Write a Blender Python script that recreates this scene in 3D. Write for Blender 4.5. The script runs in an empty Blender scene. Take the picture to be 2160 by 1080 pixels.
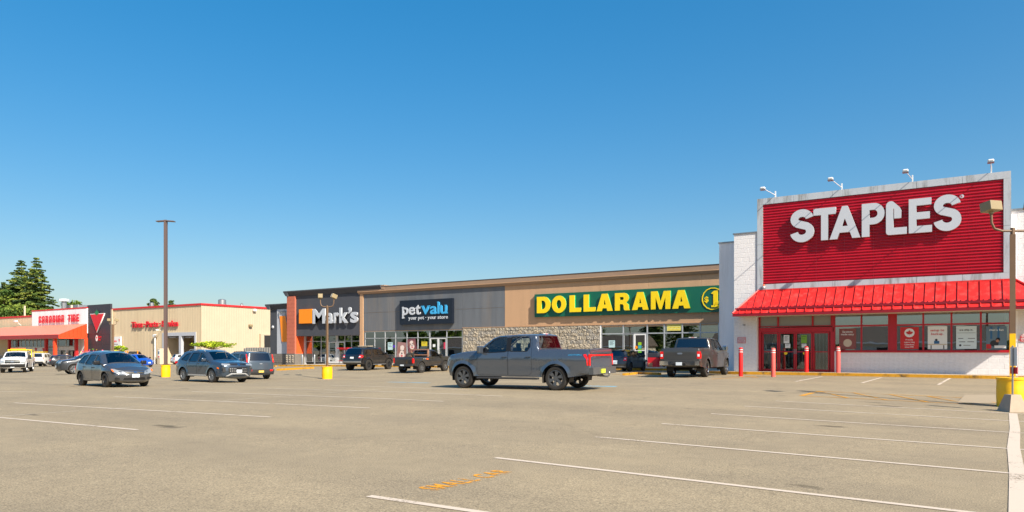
import bpy, bmesh, math, random
import numpy as np
from mathutils import Vector, Matrix
from mathutils.geometry import delaunay_2d_cdt

# ------------------------------------------------------------------ camera, world, sun, exposure
sc = bpy.context.scene
col = sc.collection
R = math.radians
EYE = 1.55                      # camera height over the near asphalt
FPX, HORY, CX = 1500.0, 740.0, 1080.0
YAW = R(122.8)                  # world azimuth of the viewing direction; X runs along the shop fronts, Y away from the camera
FV = (math.cos(YAW), math.sin(YAW)); RV = (math.sin(YAW), -math.cos(YAW))
cam = bpy.data.cameras.new('camera'); camo = bpy.data.objects.new('camera', cam); col.objects.link(camo)
camo.location = (0, 0, EYE); camo.rotation_euler = (R(90), 0, YAW - R(90))
cam.sensor_width = 36; cam.lens = 36 * FPX / 2160; cam.shift_y = (HORY - 540) / 2160
cam.clip_end = 6000; cam.clip_start = 0.1
sc.camera = camo
world = bpy.data.worlds.new('World'); sc.world = world; world.use_nodes = True
SUN_EL, SUN_AZ = R(38.5), R(-21)   # azimuth measured from +X
wn = world.node_tree; wn.nodes.clear()
sky = wn.nodes.new('ShaderNodeTexSky'); sky.sky_type = 'NISHITA'; sky.sun_disc = False
sky.sun_elevation = SUN_EL; sky.sun_rotation = math.pi / 2 - SUN_AZ
sky.air_density = 1.0; sky.dust_density = 2.0; sky.ozone_density = 3.0; sky.altitude = 20
hs = wn.nodes.new('ShaderNodeHueSaturation'); hs.inputs['Saturation'].default_value = 2.0
bg = wn.nodes.new('ShaderNodeBackground'); bg.inputs['Strength'].default_value = 0.15
wo = wn.nodes.new('ShaderNodeOutputWorld')
gmn = wn.nodes.new('ShaderNodeGamma'); gmn.inputs['Gamma'].default_value = .576; wn.links.new(sky.outputs[0], gmn.inputs['Color']); wn.links.new(gmn.outputs[0], hs.inputs['Color']); tn = wn.nodes.new('ShaderNodeMix'); tn.data_type = 'RGBA'; tn.blend_type = 'MULTIPLY'; tn.inputs[0].default_value = 1; tn.inputs[7].default_value = (1.05, 1.07, 1.05, 1)   # white balance of the photograph
wn.links.new(hs.outputs[0], tn.inputs[6]); wn.links.new(tn.outputs[2], bg.inputs[0]); wn.links.new(bg.outputs[0], wo.inputs[0])
sun = bpy.data.lights.new('sun', 'SUN'); sun.energy = 4.4; sun.angle = R(0.53); sun.color = (1.0, 0.92, 0.78)
suno = bpy.data.objects.new('sun', sun); col.objects.link(suno)
sd = Vector((math.cos(SUN_EL) * math.cos(SUN_AZ), math.cos(SUN_EL) * math.sin(SUN_AZ), math.sin(SUN_EL)))
suno.rotation_euler = sd.to_track_quat('Z', 'Y').to_euler(); suno.location = (20, -20, 40)
sc.view_settings.view_transform = 'Standard'; sc.view_settings.look = 'None'
sc.view_settings.exposure = 0.95; sc.view_settings.gamma = 1.0
try: sc.view_settings.use_curve_mapping = False
except Exception: pass
sc.render.engine = 'CYCLES'
sc.cycles.max_bounces = 8; sc.cycles.transparent_max_bounces = 12; sc.cycles.glossy_bounces = 4; sc.cycles.diffuse_bounces = 4

# ------------------------------------------------------------------ helpers
def _d(px, Y): a = (px - CX) / FPX; return Y / (FV[1] + a * RV[1])
def fx(px, Y): a = (px - CX) / FPX; return _d(px, Y) * (FV[0] + a * RV[0])
def fz(px, py, Y): return EYE + (HORY - py) * _d(px, Y) / FPX
def at(px, d): a = (px - CX) / FPX; return (d * (FV[0] + a * RV[0]), d * (FV[1] + a * RV[1]))
def rnd(a, b): return random.uniform(a, b)

CP = np.array([(0,-10,0),(0,4,0),(0,10,0),(6,25,0),(1,20,0),(-13.4,20.8,.18),(-12,33.4,.25),(-12,39,.25),(0,39.5,.25),(14,39.5,.25),(-20,46,.12),
 (-40,46,.07),(-55,46,0.0),(-33.5,30.8,-.24),(-38.5,39.5,.05),(-26,42,.09),(-41.8,25.4,-.06),(-35,27,-.14),(-33.5,23,-.08),(-31.8,17,-.02),
 (-18,8,0),(-19,12.5,.03),(-70,29,-.43),(-106,47,-.52),(-90,58,-.35),(-125,58,-.5),(-170,60,-.6),(-170,0,-.6),(-60,0,-.25),(0,-40,0),
 (-60,-60,-.3),(60,0,0),(60,60,.25),(-60,90,0),(20,-90,0),(-72,50,-.2),(-10,60,.2),(-170,-90,-.6),(-170,120,-.6),(60,120,.2)], float)
_c2 = 64.0
_D = np.sqrt(((CP[:, None, :2] - CP[None, :, :2]) ** 2).sum(-1) + _c2)
_n = len(CP); _A = np.zeros((_n + 1, _n + 1)); _A[:_n, :_n] = _D - 0.6 * np.eye(_n); _A[:_n, _n] = 1; _A[_n, :_n] = 1
_w = np.linalg.solve(_A, np.append(CP[:, 2], 0))
def gza(x, y):
    x = np.clip(x, -170, 60); y = np.clip(y, -90, 120)
    return (np.sqrt((x[..., None] - CP[:, 0]) ** 2 + (y[..., None] - CP[:, 1]) ** 2 + _c2) * _w[:_n]).sum(-1) + _w[_n]
def gz(x, y): return float(gza(np.array(float(x)), np.array(float(y))))
def G(px, py):                                   # ground point seen at a pixel
    z = 0.0
    for _ in range(12):
        d = (EYE - z) * FPX / (py - HORY); x, y = at(px, d); z = 0.5 * z + 0.5 * gz(x, y)
    return x, y

def link(o, parent=None):
    col.objects.link(o)
    if parent is not None: o.parent = parent
    return o
def tag(o, label=None, cat=None, group=None, kind=None):
    if label: o['label'] = label
    if cat: o['category'] = cat
    if group: o['group'] = group
    if kind: o['kind'] = kind
    return o
def empty(name, loc=(0, 0, 0), rz=0, label=None, cat=None, group=None):
    o = bpy.data.objects.new(name, None); o.empty_display_size = 0.3; col.objects.link(o); o.location = loc; o.rotation_euler = (0, 0, rz)
    return tag(o, label, cat, group)
def copy_tree(o, parent=None):
    c = o.copy(); col.objects.link(c); c.parent = parent
    for ch in list(o.children): copy_tree(ch, c)
    return c

class MB:
    def __init__(s): s.v = []; s.f = []; s.m = []; s.mi = 0
    def add(s, vs, fs):
        b = len(s.v); s.v += [tuple(p) for p in vs]; s.f += [tuple(i + b for i in f) for f in fs]; s.m += [s.mi] * len(fs); return s
    def box(s, x0, x1, y0, y1, z0, z1, M=None):
        vs = [(x0,y0,z0),(x1,y0,z0),(x1,y1,z0),(x0,y1,z0),(x0,y0,z1),(x1,y0,z1),(x1,y1,z1),(x0,y1,z1)]
        if M is not None: vs = [M @ Vector(p) for p in vs]
        return s.add(vs, [(0,3,2,1),(4,5,6,7),(0,1,5,4),(1,2,6,5),(2,3,7,6),(3,0,4,7)])
    def rbox(s, cx, cy, cz, dx, dy, dz, b=.02, M=None):        # box with chamfered edges
        pts = []; X, Y, Z = dx / 2, dy / 2, dz / 2; bm = bmesh.new()
        bmesh.ops.create_cube(bm, size=1); bmesh.ops.scale(bm, vec=(dx, dy, dz), verts=bm.verts)
        bmesh.ops.bevel(bm, geom=list(bm.edges), offset=b, segments=2, affect='EDGES', profile=.5)
        T = Matrix.Translation((cx, cy, cz));  T = (M @ T) if M is not None else T
        bm.verts.index_update(); r = s.add([T @ v.co for v in bm.verts], [[v.index for v in f.verts] for f in bm.faces]); bm.free(); return r
    def prism(s, poly, z0, z1, zf=None):                       # vertical prism of a plan polygon; zf(x,y) lifts both ends
        n = len(poly); h = (lambda x, y: 0) if zf is None else zf
        vs = [(x, y, z0 + h(x, y)) for x, y in poly] + [(x, y, z1 + h(x, y)) for x, y in poly]
        return s.add(vs, [tuple(range(n))[::-1], tuple(range(n, 2 * n))] + [(i, (i + 1) % n, n + (i + 1) % n, n + i) for i in range(n)])
    def ext(s, poly, axis, a, b):                              # extrude a polygon given in the two other axes
        n = len(poly)
        def P(p, t): return {'x': (t, p[0], p[1]), 'y': (p[0], t, p[1]), 'z': (p[0], p[1], t)}[axis]
        return s.add([P(p, a) for p in poly] + [P(p, b) for p in poly], [tuple(range(n))[::-1], tuple(range(n, 2 * n))] + [(i, (i + 1) % n, n + (i + 1) % n, n + i) for i in range(n)])
    def tube(s, path, r, n=8, caps=True):
        path = [Vector(p) for p in path]; m = len(path); rr = r if isinstance(r, (list, tuple)) else [r] * m
        vs = []; ref = None
        for i, p in enumerate(path):
            t = (path[min(i + 1, m - 1)] - path[max(i - 1, 0)]).normalized()
            if ref is None: ref = Vector((0, 0, 1)) if abs(t.z) < .9 else Vector((1, 0, 0))
            u = t.cross(ref).normalized(); w = u.cross(t).normalized(); ref = w
            for k in range(n):
                a = 2 * math.pi * k / n; vs.append(p + (u * math.cos(a) + w * math.sin(a)) * rr[i])
        fs = [(i * n + k, i * n + (k + 1) % n, (i + 1) * n + (k + 1) % n, (i + 1) * n + k) for i in range(m - 1) for k in range(n)]
        if caps: fs += [tuple(range(n))[::-1], tuple((m - 1) * n + k for k in range(n))]
        return s.add(vs, fs)
    def lathe(s, prof, n=24, M=None, closed=False):             # profile (r, z) around z
        m = len(prof); vs = []
        for r, z in prof:
            for k in range(n):
                a = 2 * math.pi * k / n; p = Vector((r * math.cos(a), r * math.sin(a), z)); vs.append(M @ p if M is not None else p)
        fs = [(i * n + k, i * n + (k + 1) % n, ((i + 1) % m) * n + (k + 1) % n, ((i + 1) % m) * n + k) for i in range(m if closed else m - 1) for k in range(n)]
        if not closed: fs += [tuple(range(n))[::-1], tuple((m - 1) * n + k for k in range(n))]
        return s.add(vs, fs)
    def build(s, name, mat, parent=None, smooth=None, merge=False, label=None, cat=None, group=None, kind=None, loc=None):
        me = bpy.data.meshes.new(name); me.from_pydata(s.v, [], s.f)
        mats = mat if isinstance(mat, (list, tuple)) else [mat]
        for q in mats: me.materials.append(q)
        if len(mats) > 1: me.polygons.foreach_set('material_index', s.m)
        if merge:
            bm = bmesh.new(); bm.from_mesh(me); bmesh.ops.remove_doubles(bm, verts=bm.verts, dist=.0008); bmesh.ops.recalc_face_normals(bm, faces=bm.faces); bm.to_mesh(me); bm.free()
        if smooth is not None:
            me.polygons.foreach_set('use_smooth', [True] * len(me.polygons))
            if smooth < 179: me.set_sharp_from_angle(angle=R(smooth))
        me.update()
        o = bpy.data.objects.new(name, me); link(o, parent)
        if loc is not None: o.location = loc
        return tag(o, label, cat, group, kind)

def lin(c):
    return tuple((x / 255 / 12.92) if x / 255 <= .04045 else ((x / 255 + .055) / 1.055) ** 2.4 for x in c)
MATS = {}
def mat(name, c, rough=.6, metal=0.0, var=.0, vscale=3.0, bump=.0, bscale=30.0, spec=.5, coat=0.0, srgb=True, streak=False, emit=0, dirt=None):
    """principled material; var = brightness variation by noise, bump = fine relief, dirt = (colour, amount, scale)"""
    if name in MATS: return MATS[name]
    m = bpy.data.materials.new(name); m.use_nodes = True; nt = m.node_tree; b = nt.nodes['Principled BSDF']
    c = lin(c) if srgb else c
    b.inputs['Base Color'].default_value = (*c, 1); b.inputs['Roughness'].default_value = rough; b.inputs['Metallic'].default_value = metal
    b.inputs['Specular IOR Level'].default_value = spec; b.inputs['Coat Weight'].default_value = coat; b.inputs['Coat Roughness'].default_value = .04
    if emit: b.inputs['Emission Color'].default_value = (*c, 1); b.inputs['Emission Strength'].default_value = emit
    L = nt.links.new
    if var or bump or dirt:
        tc = nt.nodes.new('ShaderNodeTexCoord'); src = tc.outputs['Object']
        if streak:
            mp = nt.nodes.new('ShaderNodeMapping'); mp.inputs['Scale'].default_value = (1, 1, .12); L(src, mp.inputs[0]); src2 = mp.outputs[0]
        else: src2 = src
    out = None
    if var:
        no = nt.nodes.new('ShaderNodeTexNoise'); no.inputs['Scale'].default_value = vscale; no.inputs['Detail'].default_value = 5; no.inputs['Roughness'].default_value = .65; L(src2, no.inputs['Vector'])
        mr = nt.nodes.new('ShaderNodeMapRange'); mr.inputs['From Min'].default_value = .25; mr.inputs['From Max'].default_value = .75
        mr.inputs['To Min'].default_value = 1 - var; mr.inputs['To Max'].default_value = 1 + var; L(no.outputs[0], mr.inputs['Value'])
        mx = nt.nodes.new('ShaderNodeMix'); mx.data_type = 'RGBA'; mx.blend_type = 'MULTIPLY'; mx.inputs[0].default_value = 1
        mx.inputs[6].default_value = (*c, 1); L(mr.outputs[0], mx.inputs[7]); out = mx.outputs[2]
        mr2 = nt.nodes.new('ShaderNodeMapRange'); mr2.inputs['To Min'].default_value = max(.02, rough - .12); mr2.inputs['To Max'].default_value = min(1, rough + .12); L(no.outputs[0], mr2.inputs['Value']); L(mr2.outputs[0], b.inputs['Roughness'])
    if dirt:
        dc, amt, dsc = dirt
        n2 = nt.nodes.new('ShaderNodeTexNoise'); n2.inputs['Scale'].default_value = dsc; n2.inputs['Detail'].default_value = 6; n2.inputs['Roughness'].default_value = .7; L(src2, n2.inputs['Vector'])
        r2 = nt.nodes.new('ShaderNodeMapRange'); r2.inputs['From Min'].default_value = .5; r2.inputs['From Max'].default_value = .68; r2.inputs['To Max'].default_value = amt; L(n2.outputs[0], r2.inputs['Value'])
        m2 = nt.nodes.new('ShaderNodeMix'); m2.data_type = 'RGBA'; L(r2.outputs[0], m2.inputs[0])
        if out is not None: L(out, m2.inputs[6])
        else: m2.inputs[6].default_value = (*c, 1)
        m2.inputs[7].default_value = (*lin(dc), 1); out = m2.outputs[2]
    if out is not None: L(out, b.inputs['Base Color'])
    if bump:
        n3 = nt.nodes.new('ShaderNodeTexNoise'); n3.inputs['Scale'].default_value = bscale; n3.inputs['Detail'].default_value = 6; L(src, n3.inputs['Vector'])
        bp = nt.nodes.new('ShaderNodeBump'); bp.inputs['Strength'].default_value = bump; bp.inputs['Distance'].default_value = .02; L(n3.outputs[0], bp.inputs['Height']); L(bp.outputs[0], b.inputs['Normal'])
    MATS[name] = m; return m
def glass(name, tint, base=.12, gain=.9, rough=0.0, gtint=(.9, .95, 1.0)):
    if name in MATS: return MATS[name]
    m = bpy.data.materials.new(name); m.use_nodes = True; nt = m.node_tree; nt.nodes.clear(); L = nt.links.new
    tr = nt.nodes.new('ShaderNodeBsdfTransparent'); tr.inputs[0].default_value = (*tint, 1)
    gl = nt.nodes.new('ShaderNodeBsdfGlossy'); gl.inputs[0].default_value = (*gtint, 1); gl.inputs['Roughness'].default_value = rough
    fr = nt.nodes.new('ShaderNodeFresnel'); fr.inputs[0].default_value = 1.5
    ma = nt.nodes.new('ShaderNodeMath'); ma.operation = 'MULTIPLY_ADD'; ma.inputs[1].default_value = gain; ma.inputs[2].default_value = base; ma.use_clamp = True; L(fr.outputs[0], ma.inputs[0])
    mi = nt.nodes.new('ShaderNodeMixShader'); L(ma.outputs[0], mi.inputs[0]); L(tr.outputs[0], mi.inputs[1]); L(gl.outputs[0], mi.inputs[2])
    tc = nt.nodes.new('ShaderNodeTexCoord'); n3 = nt.nodes.new('ShaderNodeTexNoise'); n3.inputs['Scale'].default_value = 1.1; n3.inputs['Detail'].default_value = 1; L(tc.outputs['Object'], n3.inputs['Vector'])
    bp = nt.nodes.new('ShaderNodeBump'); bp.inputs['Strength'].default_value = .025; bp.inputs['Distance'].default_value = .05; L(n3.outputs[0], bp.inputs['Height']); L(bp.outputs[0], gl.inputs['Normal'])
    o = nt.nodes.new('ShaderNodeOutputMaterial'); L(mi.outputs[0], o.inputs[0]); MATS[name] = m; return m

# lettering: every glyph becomes a mesh of its own; x right, z up, front towards -Y, y from 0 (back) to -depth
_cap = {}
def glyph_mesh(ch, h, depth, bold=0.0, sx=1.0, shear=0.0):
    key = (ch, round(h, 3), depth, bold, sx, shear)
    if key in _cap: return _cap[key]
    cu = bpy.data.curves.new('glyph', 'FONT'); cu.body = ch; cu.size = 1; cu.offset = bold; cu.extrude = .5; cu.resolution_u = 3; cu.shear = shear
    ob = bpy.data.objects.new('glyph', cu); me = bpy.data.meshes.new_from_object(ob); bpy.data.objects.remove(ob); bpy.data.curves.remove(cu)
    k = h / 0.7292
    for v in me.vertices: x, y, z = v.co; v.co = (x * k * sx, -(z + .5) * depth, y * k)
    me.flip_normals() if False else None
    xs = [v.co.x for v in me.vertices] or [0, 0]
    _cap[key] = (me, min(xs), max(xs)); return _cap[key]
def write(s, x, y, z, h, depth, m, parent, bold=0.0, sx=1.0, gap=.12, name='letter', shear=0.0, one=False, rot=None, align='l'):
    """write s starting at (x,y,z) in the parent's space, letters as parts, or joined as one when small"""
    cur = 0; items = []
    for ch in s:
        if ch == ' ': cur += h * .38 * sx; continue
        me, a, b = glyph_mesh(ch, h, depth, bold, sx, shear); items.append((me, cur - a)); cur += (b - a) + gap * h
    off = {'l': 0, 'c': -cur / 2, 'r': -cur}[align]
    if one:
        mb = MB()
        for me, dx in items: mb.add([(v.co.x + dx + x + off, v.co.y + y, v.co.z + z) for v in me.vertices], [tuple(p.vertices) for p in me.polygons])
        return mb.build(name, m, parent)
    out = []
    for me, dx in items:
        if not me.materials: me.materials.append(m)
        o = bpy.data.objects.new(name, me); link(o, parent); o.location = (x + dx + off, y, z)
        if me.materials[0] != m: o.material_slots[0].link = 'OBJECT'; o.material_slots[0].material = m
        out.append(o)
    return out
def shape(name, loops, depth, m, parent, loc=(0, 0, 0), bevel=0):   # outline loops in (x,z), holes included, front at y=-depth
    cu = bpy.data.curves.new('shape', 'CURVE'); cu.dimensions = '2D'; cu.fill_mode = 'BOTH'; cu.extrude = .5
    for lp in loops:
        sp = cu.splines.new('POLY'); sp.points.add(len(lp) - 1); sp.use_cyclic_u = True
        for q, p in zip(sp.points, lp): q.co = (p[0], p[1], 0, 1)
    ob = bpy.data.objects.new('shape', cu); me = bpy.data.meshes.new_from_object(ob); bpy.data.objects.remove(ob); bpy.data.curves.remove(cu)
    for v in me.vertices: x, y, z = v.co; v.co = (x, -(z + .5) * depth, y)
    me.materials.append(m); o = bpy.data.objects.new(name, me); link(o, parent); o.location = loc; return o
def arc(cx, cy, rx, ry, a0, a1, n=12):
    return [(cx + rx * math.cos(R(a0 + (a1 - a0) * i / n)), cy + ry * math.sin(R(a0 + (a1 - a0) * i / n))) for i in range(n + 1)]
def stroke_outline(pts, w):
    L_, R_ = [], []
    for i, p in enumerate(pts):
        a = pts[max(i - 1, 0)]; b = pts[min(i + 1, len(pts) - 1)]; dx, dy = b[0] - a[0], b[1] - a[1]; l = math.hypot(dx, dy) or 1; nx, ny = -dy / l, dx / l
        L_.append((p[0] + nx * w / 2, p[1] + ny * w / 2)); R_.append((p[0] - nx * w / 2, p[1] - ny * w / 2))
    return L_ + R_[::-1]
# ------------------------------------------------------------------ materials
def asphalt_mat():
    m = bpy.data.materials.new('asphalt'); m.use_nodes = True; nt = m.node_tree; L = nt.links.new; b = nt.nodes['Principled BSDF']; N = nt.nodes.new
    tc = N('ShaderNodeTexCoord'); o = tc.outputs['Object']
    def noise(s, det=4, r=.6, vec=o):
        n = N('ShaderNodeTexNoise'); n.inputs['Scale'].default_value = s; n.inputs['Detail'].default_value = det; n.inputs['Roughness'].default_value = r; L(vec, n.inputs['Vector']); return n.outputs[0]
    def ramp(v, stops):
        r = N('ShaderNodeValToRGB'); e = r.color_ramp.elements
        while len(e) < len(stops): e.new(.5)
        for q, (p, c) in zip(e, stops): q.position = p; q.color = (*c, 1)
        L(v, r.inputs[0]); return r.outputs[0]
    def mul(a, c, f=1.0):
        x = N('ShaderNodeMix'); x.data_type = 'RGBA'; x.blend_type = 'MULTIPLY'; x.inputs[0].default_value = f; L(a, x.inputs[6]); L(c, x.inputs[7]); return x.outputs[2]
    base = ramp(noise(55, 3, .75), [(.28, (.075, .06, .042)), (.44, (.245, .197, .132)), (.58, (.345, .278, .182)), (.74, (.58, .475, .32))])
    base = mul(base, ramp(noise(.35, 5, .6), [(.3, (.86, .86, .87)), (.7, (1.08, 1.07, 1.04))]))
    base = mul(base, ramp(noise(3.2, 4, .6), [(.3, (.93, .93, .93)), (.7, (1.06, 1.06, 1.06))]))
    mp = N('ShaderNodeMapping'); mp.inputs['Scale'].default_value = (.42, 1.15, 1); L(o, mp.inputs[0])   # drip stains, longer than wide
    v = N('ShaderNodeTexVoronoi'); v.inputs['Scale'].default_value = .55; v.inputs['Randomness'].default_value = 1; 
    wv = N('ShaderNodeVectorMath'); wv.operation = 'ADD'; nz = N('ShaderNodeTexNoise'); nz.inputs['Scale'].default_value = 2.5; L(o, nz.inputs['Vector']); sc_ = N('ShaderNodeVectorMath'); sc_.operation = 'SCALE'; sc_.inputs['Scale'].default_value = .5
    L(nz.outputs['Color'], sc_.inputs[0]); L(mp.outputs[0], wv.inputs[0]); L(sc_.outputs[0], wv.inputs[1]); L(wv.outputs[0], v.inputs['Vector'])
    st = ramp(v.outputs['Distance'], [(.05, (.42, .42, .42)), (.13, (1, 1, 1))])
    gate = N('ShaderNodeSeparateColor'); L(v.outputs['Color'], gate.inputs[0]); gt = N('ShaderNodeMath'); gt.operation = 'GREATER_THAN'; gt.inputs[1].default_value = .5; L(gate.outputs[0], gt.inputs[0])
    x = N('ShaderNodeMix'); x.data_type = 'RGBA'; x.blend_type = 'MULTIPLY'; L(gt.outputs[0], x.inputs[0]); L(base, x.inputs[6]); L(st, x.inputs[7])
    mc = N('ShaderNodeMapping'); mc.inputs['Scale'].default_value = (.07, .5, 1); L(o, mc.inputs[0])             # long pale and dark tyre lanes along the aisles
    lane = mul(x.outputs[2], ramp(noise(1.0, 3, .5, mc.outputs[0]), [(.32, (.90, .90, .905)), (.5, (1, 1, 1)), (.68, (1.06, 1.055, 1.04))]))
    vc = N('ShaderNodeTexVoronoi'); vc.feature = 'DISTANCE_TO_EDGE'; vc.inputs['Scale'].default_value = .11; wv2 = N('ShaderNodeVectorMath'); wv2.operation = 'ADD'; s2 = N('ShaderNodeVectorMath'); s2.operation = 'SCALE'; s2.inputs['Scale'].default_value = 2.2
    nz2 = N('ShaderNodeTexNoise'); nz2.inputs['Scale'].default_value = .6; nz2.inputs['Detail'].default_value = 6; L(o, nz2.inputs['Vector']); L(nz2.outputs['Color'], s2.inputs[0]); L(o, wv2.inputs[0]); L(s2.outputs[0], wv2.inputs[1]); L(wv2.outputs[0], vc.inputs['Vector'])
    crk = mul(lane, ramp(vc.outputs['Distance'], [(.0006, (.62, .6, .58)), (.0022, (1, 1, 1))]), .35)
    L(crk, b.inputs['Base Color']); b.inputs['Roughness'].default_value = .88; b.inputs['Specular IOR Level'].default_value = .3
    bp = N('ShaderNodeBump'); bp.inputs['Strength'].default_value = .55; bp.inputs['Distance'].default_value = .012; L(noise(48, 3, .7), bp.inputs['Height']); L(bp.outputs[0], b.inputs['Normal'])
    return m
def paint_mat(name, c, wear=.5):
    m = bpy.data.materials.new(name); m.use_nodes = True; nt = m.node_tree; L = nt.links.new; b = nt.nodes['Principled BSDF']; N = nt.nodes.new
    tc = N('ShaderNodeTexCoord'); n = N('ShaderNodeTexNoise'); n.inputs['Scale'].default_value = 30; n.inputs['Detail'].default_value = 5; n.inputs['Roughness'].default_value = .8; L(tc.outputs['Object'], n.inputs['Vector'])
    n2 = N('ShaderNodeTexNoise'); n2.inputs['Scale'].default_value = 1.3; n2.inputs['Detail'].default_value = 3; L(tc.outputs['Object'], n2.inputs['Vector'])
    ad = N('ShaderNodeMath'); ad.operation = 'ADD'; L(n.outputs[0], ad.inputs[0]); L(n2.outputs[0], ad.inputs[1])
    mr = N('ShaderNodeMapRange'); mr.inputs['From Min'].default_value = 1.24 - .27 * wear; mr.inputs['From Max'].default_value = 1.33 - .27 * wear; L(ad.outputs[0], mr.inputs['Value'])
    tr = N('ShaderNodeBsdfTransparent'); ms = N('ShaderNodeMixShader'); L(mr.outputs[0], ms.inputs[0]); L(b.outputs[0], ms.inputs[1]); L(tr.outputs[0], ms.inputs[2]); L(ms.outputs[0], nt.nodes['Material Output'].inputs[0])   # bare asphalt shows where the paint has worn off
    b.inputs['Base Color'].default_value = (*lin(c), 1); b.inputs['Roughness'].default_value = .8; b.inputs['Specular IOR Level'].default_value = .3
    return m
M_ASPH = asphalt_mat()
M_WLINE = paint_mat('white_road_paint', (196, 181, 165), .35); M_WLINE2 = paint_mat('worn_white_road_paint', (196, 184, 168), .9)
M_YLINE = paint_mat('yellow_road_paint', (200, 142, 50), .6); M_BLINE = paint_mat('blue_road_paint', (120, 175, 200), .8)
M_KERB = mat('yellow_kerb_paint', (196, 140, 20), .75, var=.2, vscale=4, bump=.3, dirt=((58, 50, 38), .9, 2.2))
M_CONC = mat('sidewalk_concrete', (176, 162, 143), .85, var=.1, vscale=2, bump=.3, bscale=40)
M_WHITEBLK = mat('white_painted_block', (224, 221, 222), .7, var=.05, vscale=2.2, bump=.25, bscale=35, dirt=((168, 160, 152), .22, 1.3))
M_WHITEWALL = mat('white_painted_wall', (236, 234, 236), .75, var=.05, vscale=1.2, bump=.2, bscale=25, dirt=((140, 132, 122), .25, .7), streak=True)
M_FRAME_W = mat('white_sign_frame_metal', (176, 181, 188), .5, var=.05, vscale=1.5, dirt=((92, 86, 74), .75, 2.2), streak=True)
M_CORR = mat('red_corrugated_metal', (178, 6, 38), .45, var=.14, vscale=1.1, spec=.5)
M_AWN = mat('red_metal_roofing', (206, 38, 34), .42, var=.15, vscale=1.4, spec=.5, dirt=((205, 120, 110), .28, 3.0))
M_AWNTRIM = mat('dark_red_fascia', (132, 6, 28), .5)
M_REDFRAME = mat('red_window_frame', (176, 16, 34), .4, var=.05)
M_LETTER = mat('white_sign_letter', (186, 190, 198), .4)
M_SOFFIT = mat('pale_soffit', (196, 182, 160), .7)
M_GREYMETAL = mat('grey_metal', (150, 152, 155), .4, metal=.7, var=.05)
M_WHITEMETAL = mat('white_lamp_metal', (216, 218, 220), .4)
M_BROWNPOLE = mat('brown_pole_paint', (112, 88, 66), .5, var=.08)
M_FIXTURE = mat('tan_lamp_housing', (140, 124, 92), .5, var=.06)
M_TUB = mat('yellow_plastic', (250, 190, 8), .45, var=.05, vscale=2, dirt=((170, 120, 10), .3, 4))
M_REDBOL = mat('red_bollard', (216, 26, 26), .4, var=.04); M_PINKBOL = mat('faded_red_bollard', (222, 92, 84), .5, var=.05)
M_WHITEP = mat('white_plastic', (226, 224, 222), .5)
M_DARK = mat('dark_interior', (34, 33, 33), .85); M_BLACK = mat('black_trim', (20, 20, 22), .5); M_RUB = mat('black_rubber', (40, 37, 34), .85, var=.12, vscale=20, bump=.3, bscale=60)
M_STUCCO = mat('tan_stucco', (188, 150, 116), .85, var=.07, vscale=1.1, bump=.35, bscale=55, dirt=((150, 120, 92), .22, .5), streak=True)
M_CORNICE = mat('taupe_cornice', (150, 124, 104), .8, var=.06, vscale=1.5, bump=.25, bscale=50)
M_GREYST = mat('grey_weathered_stucco', (98, 102, 108), .75, var=.18, vscale=1.6, bump=.3, bscale=50, dirt=((132, 118, 104), .3, .9), streak=True)
M_DARKST = mat('charcoal_stucco', (66, 68, 76), .8, var=.06, vscale=1.4, bump=.3, bscale=55, dirt=((84, 82, 84), .3, .8), streak=True)
M_BRICKRED = mat('terracotta_block', (182, 100, 78), .8, var=.07, vscale=2, bump=.3, bscale=40)
M_ORANGE = mat('orange_panel', (236, 92, 40), .6); M_SIGNOR = mat('orange_sign_face', (245, 138, 12), .45)
M_LGREY = mat('light_grey_stucco', (176, 178, 186), .8, var=.04, bump=.2)
M_SPLIT = mat('grey_split_block', (112, 106, 100), .9, var=.15, vscale=6, bump=.6, bscale=22)
M_STONES = [mat('split_stone_' + n, c, .9, var=.14, vscale=7, bump=.8, bscale=16) for n, c in (('buff', (162, 151, 134)), ('grey', (148, 141, 131)), ('tan', (164, 152, 134)))]
M_MORTAR = mat('stone_mortar', (160, 146, 126), .95, bump=.4)
M_ALU = mat('aluminium_frame', (176, 178, 182), .4, metal=.3, var=.04); M_ALUB = mat('light_aluminium_frame', (206, 206, 206), .45)
M_GREEN = mat('green_sign_face', (8, 92, 72), .45, var=.03); M_YEL = mat('yellow_sign_face', (240, 205, 10), .45); M_GEDGE = mat('green_letter_edge', (24, 150, 92), .5)
M_NAVY = mat('navy_sign_face', (18, 26, 40), .4); M_BLUE = mat('sky_blue_letter', (62, 162, 216), .4)
M_CTWALL = mat('beige_ribbed_metal', (204, 184, 152), .6, var=.06, vscale=.8, dirt=((168, 142, 108), .25, .6), streak=True)
M_CTSIDE = mat('cream_ribbed_metal', (184, 167, 144), .6, var=.05, vscale=.8)
M_CTTRIM = mat('red_roof_trim', (196, 34, 38), .5); M_CTORANGE = mat('orange_red_canopy', (236, 70, 30), .5, var=.04); M_CTROOF = mat('salmon_canopy_roof', (238, 130, 106), .55, var=.05)
M_CTDARK = mat('charcoal_panel', (52, 50, 58), .5, var=.06); M_CTRED = mat('red_sign_letter', (206, 22, 38), .45); M_MAPLE = mat('green_leaf_sign', (20, 128, 78), .5)
M_SHADER = mat('store_shelf', (120, 112, 100), .8, var=.3, vscale=4); M_FLOOR = mat('store_floor', (150, 146, 138), .5); M_CEIL = mat('store_ceiling', (200, 198, 190), .8); M_TUBE = mat('fluorescent_tube', (255, 250, 235), .5, emit=2.2)
GL_SHOP = glass('shop_glass', (.42, .50, .49), .27, .9); GL_DOOR = glass('door_glass', (.6, .64, .63), .07, .8); GL_FROST = mat('frosted_panel', (142, 146, 140), .35, var=.03)
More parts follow.
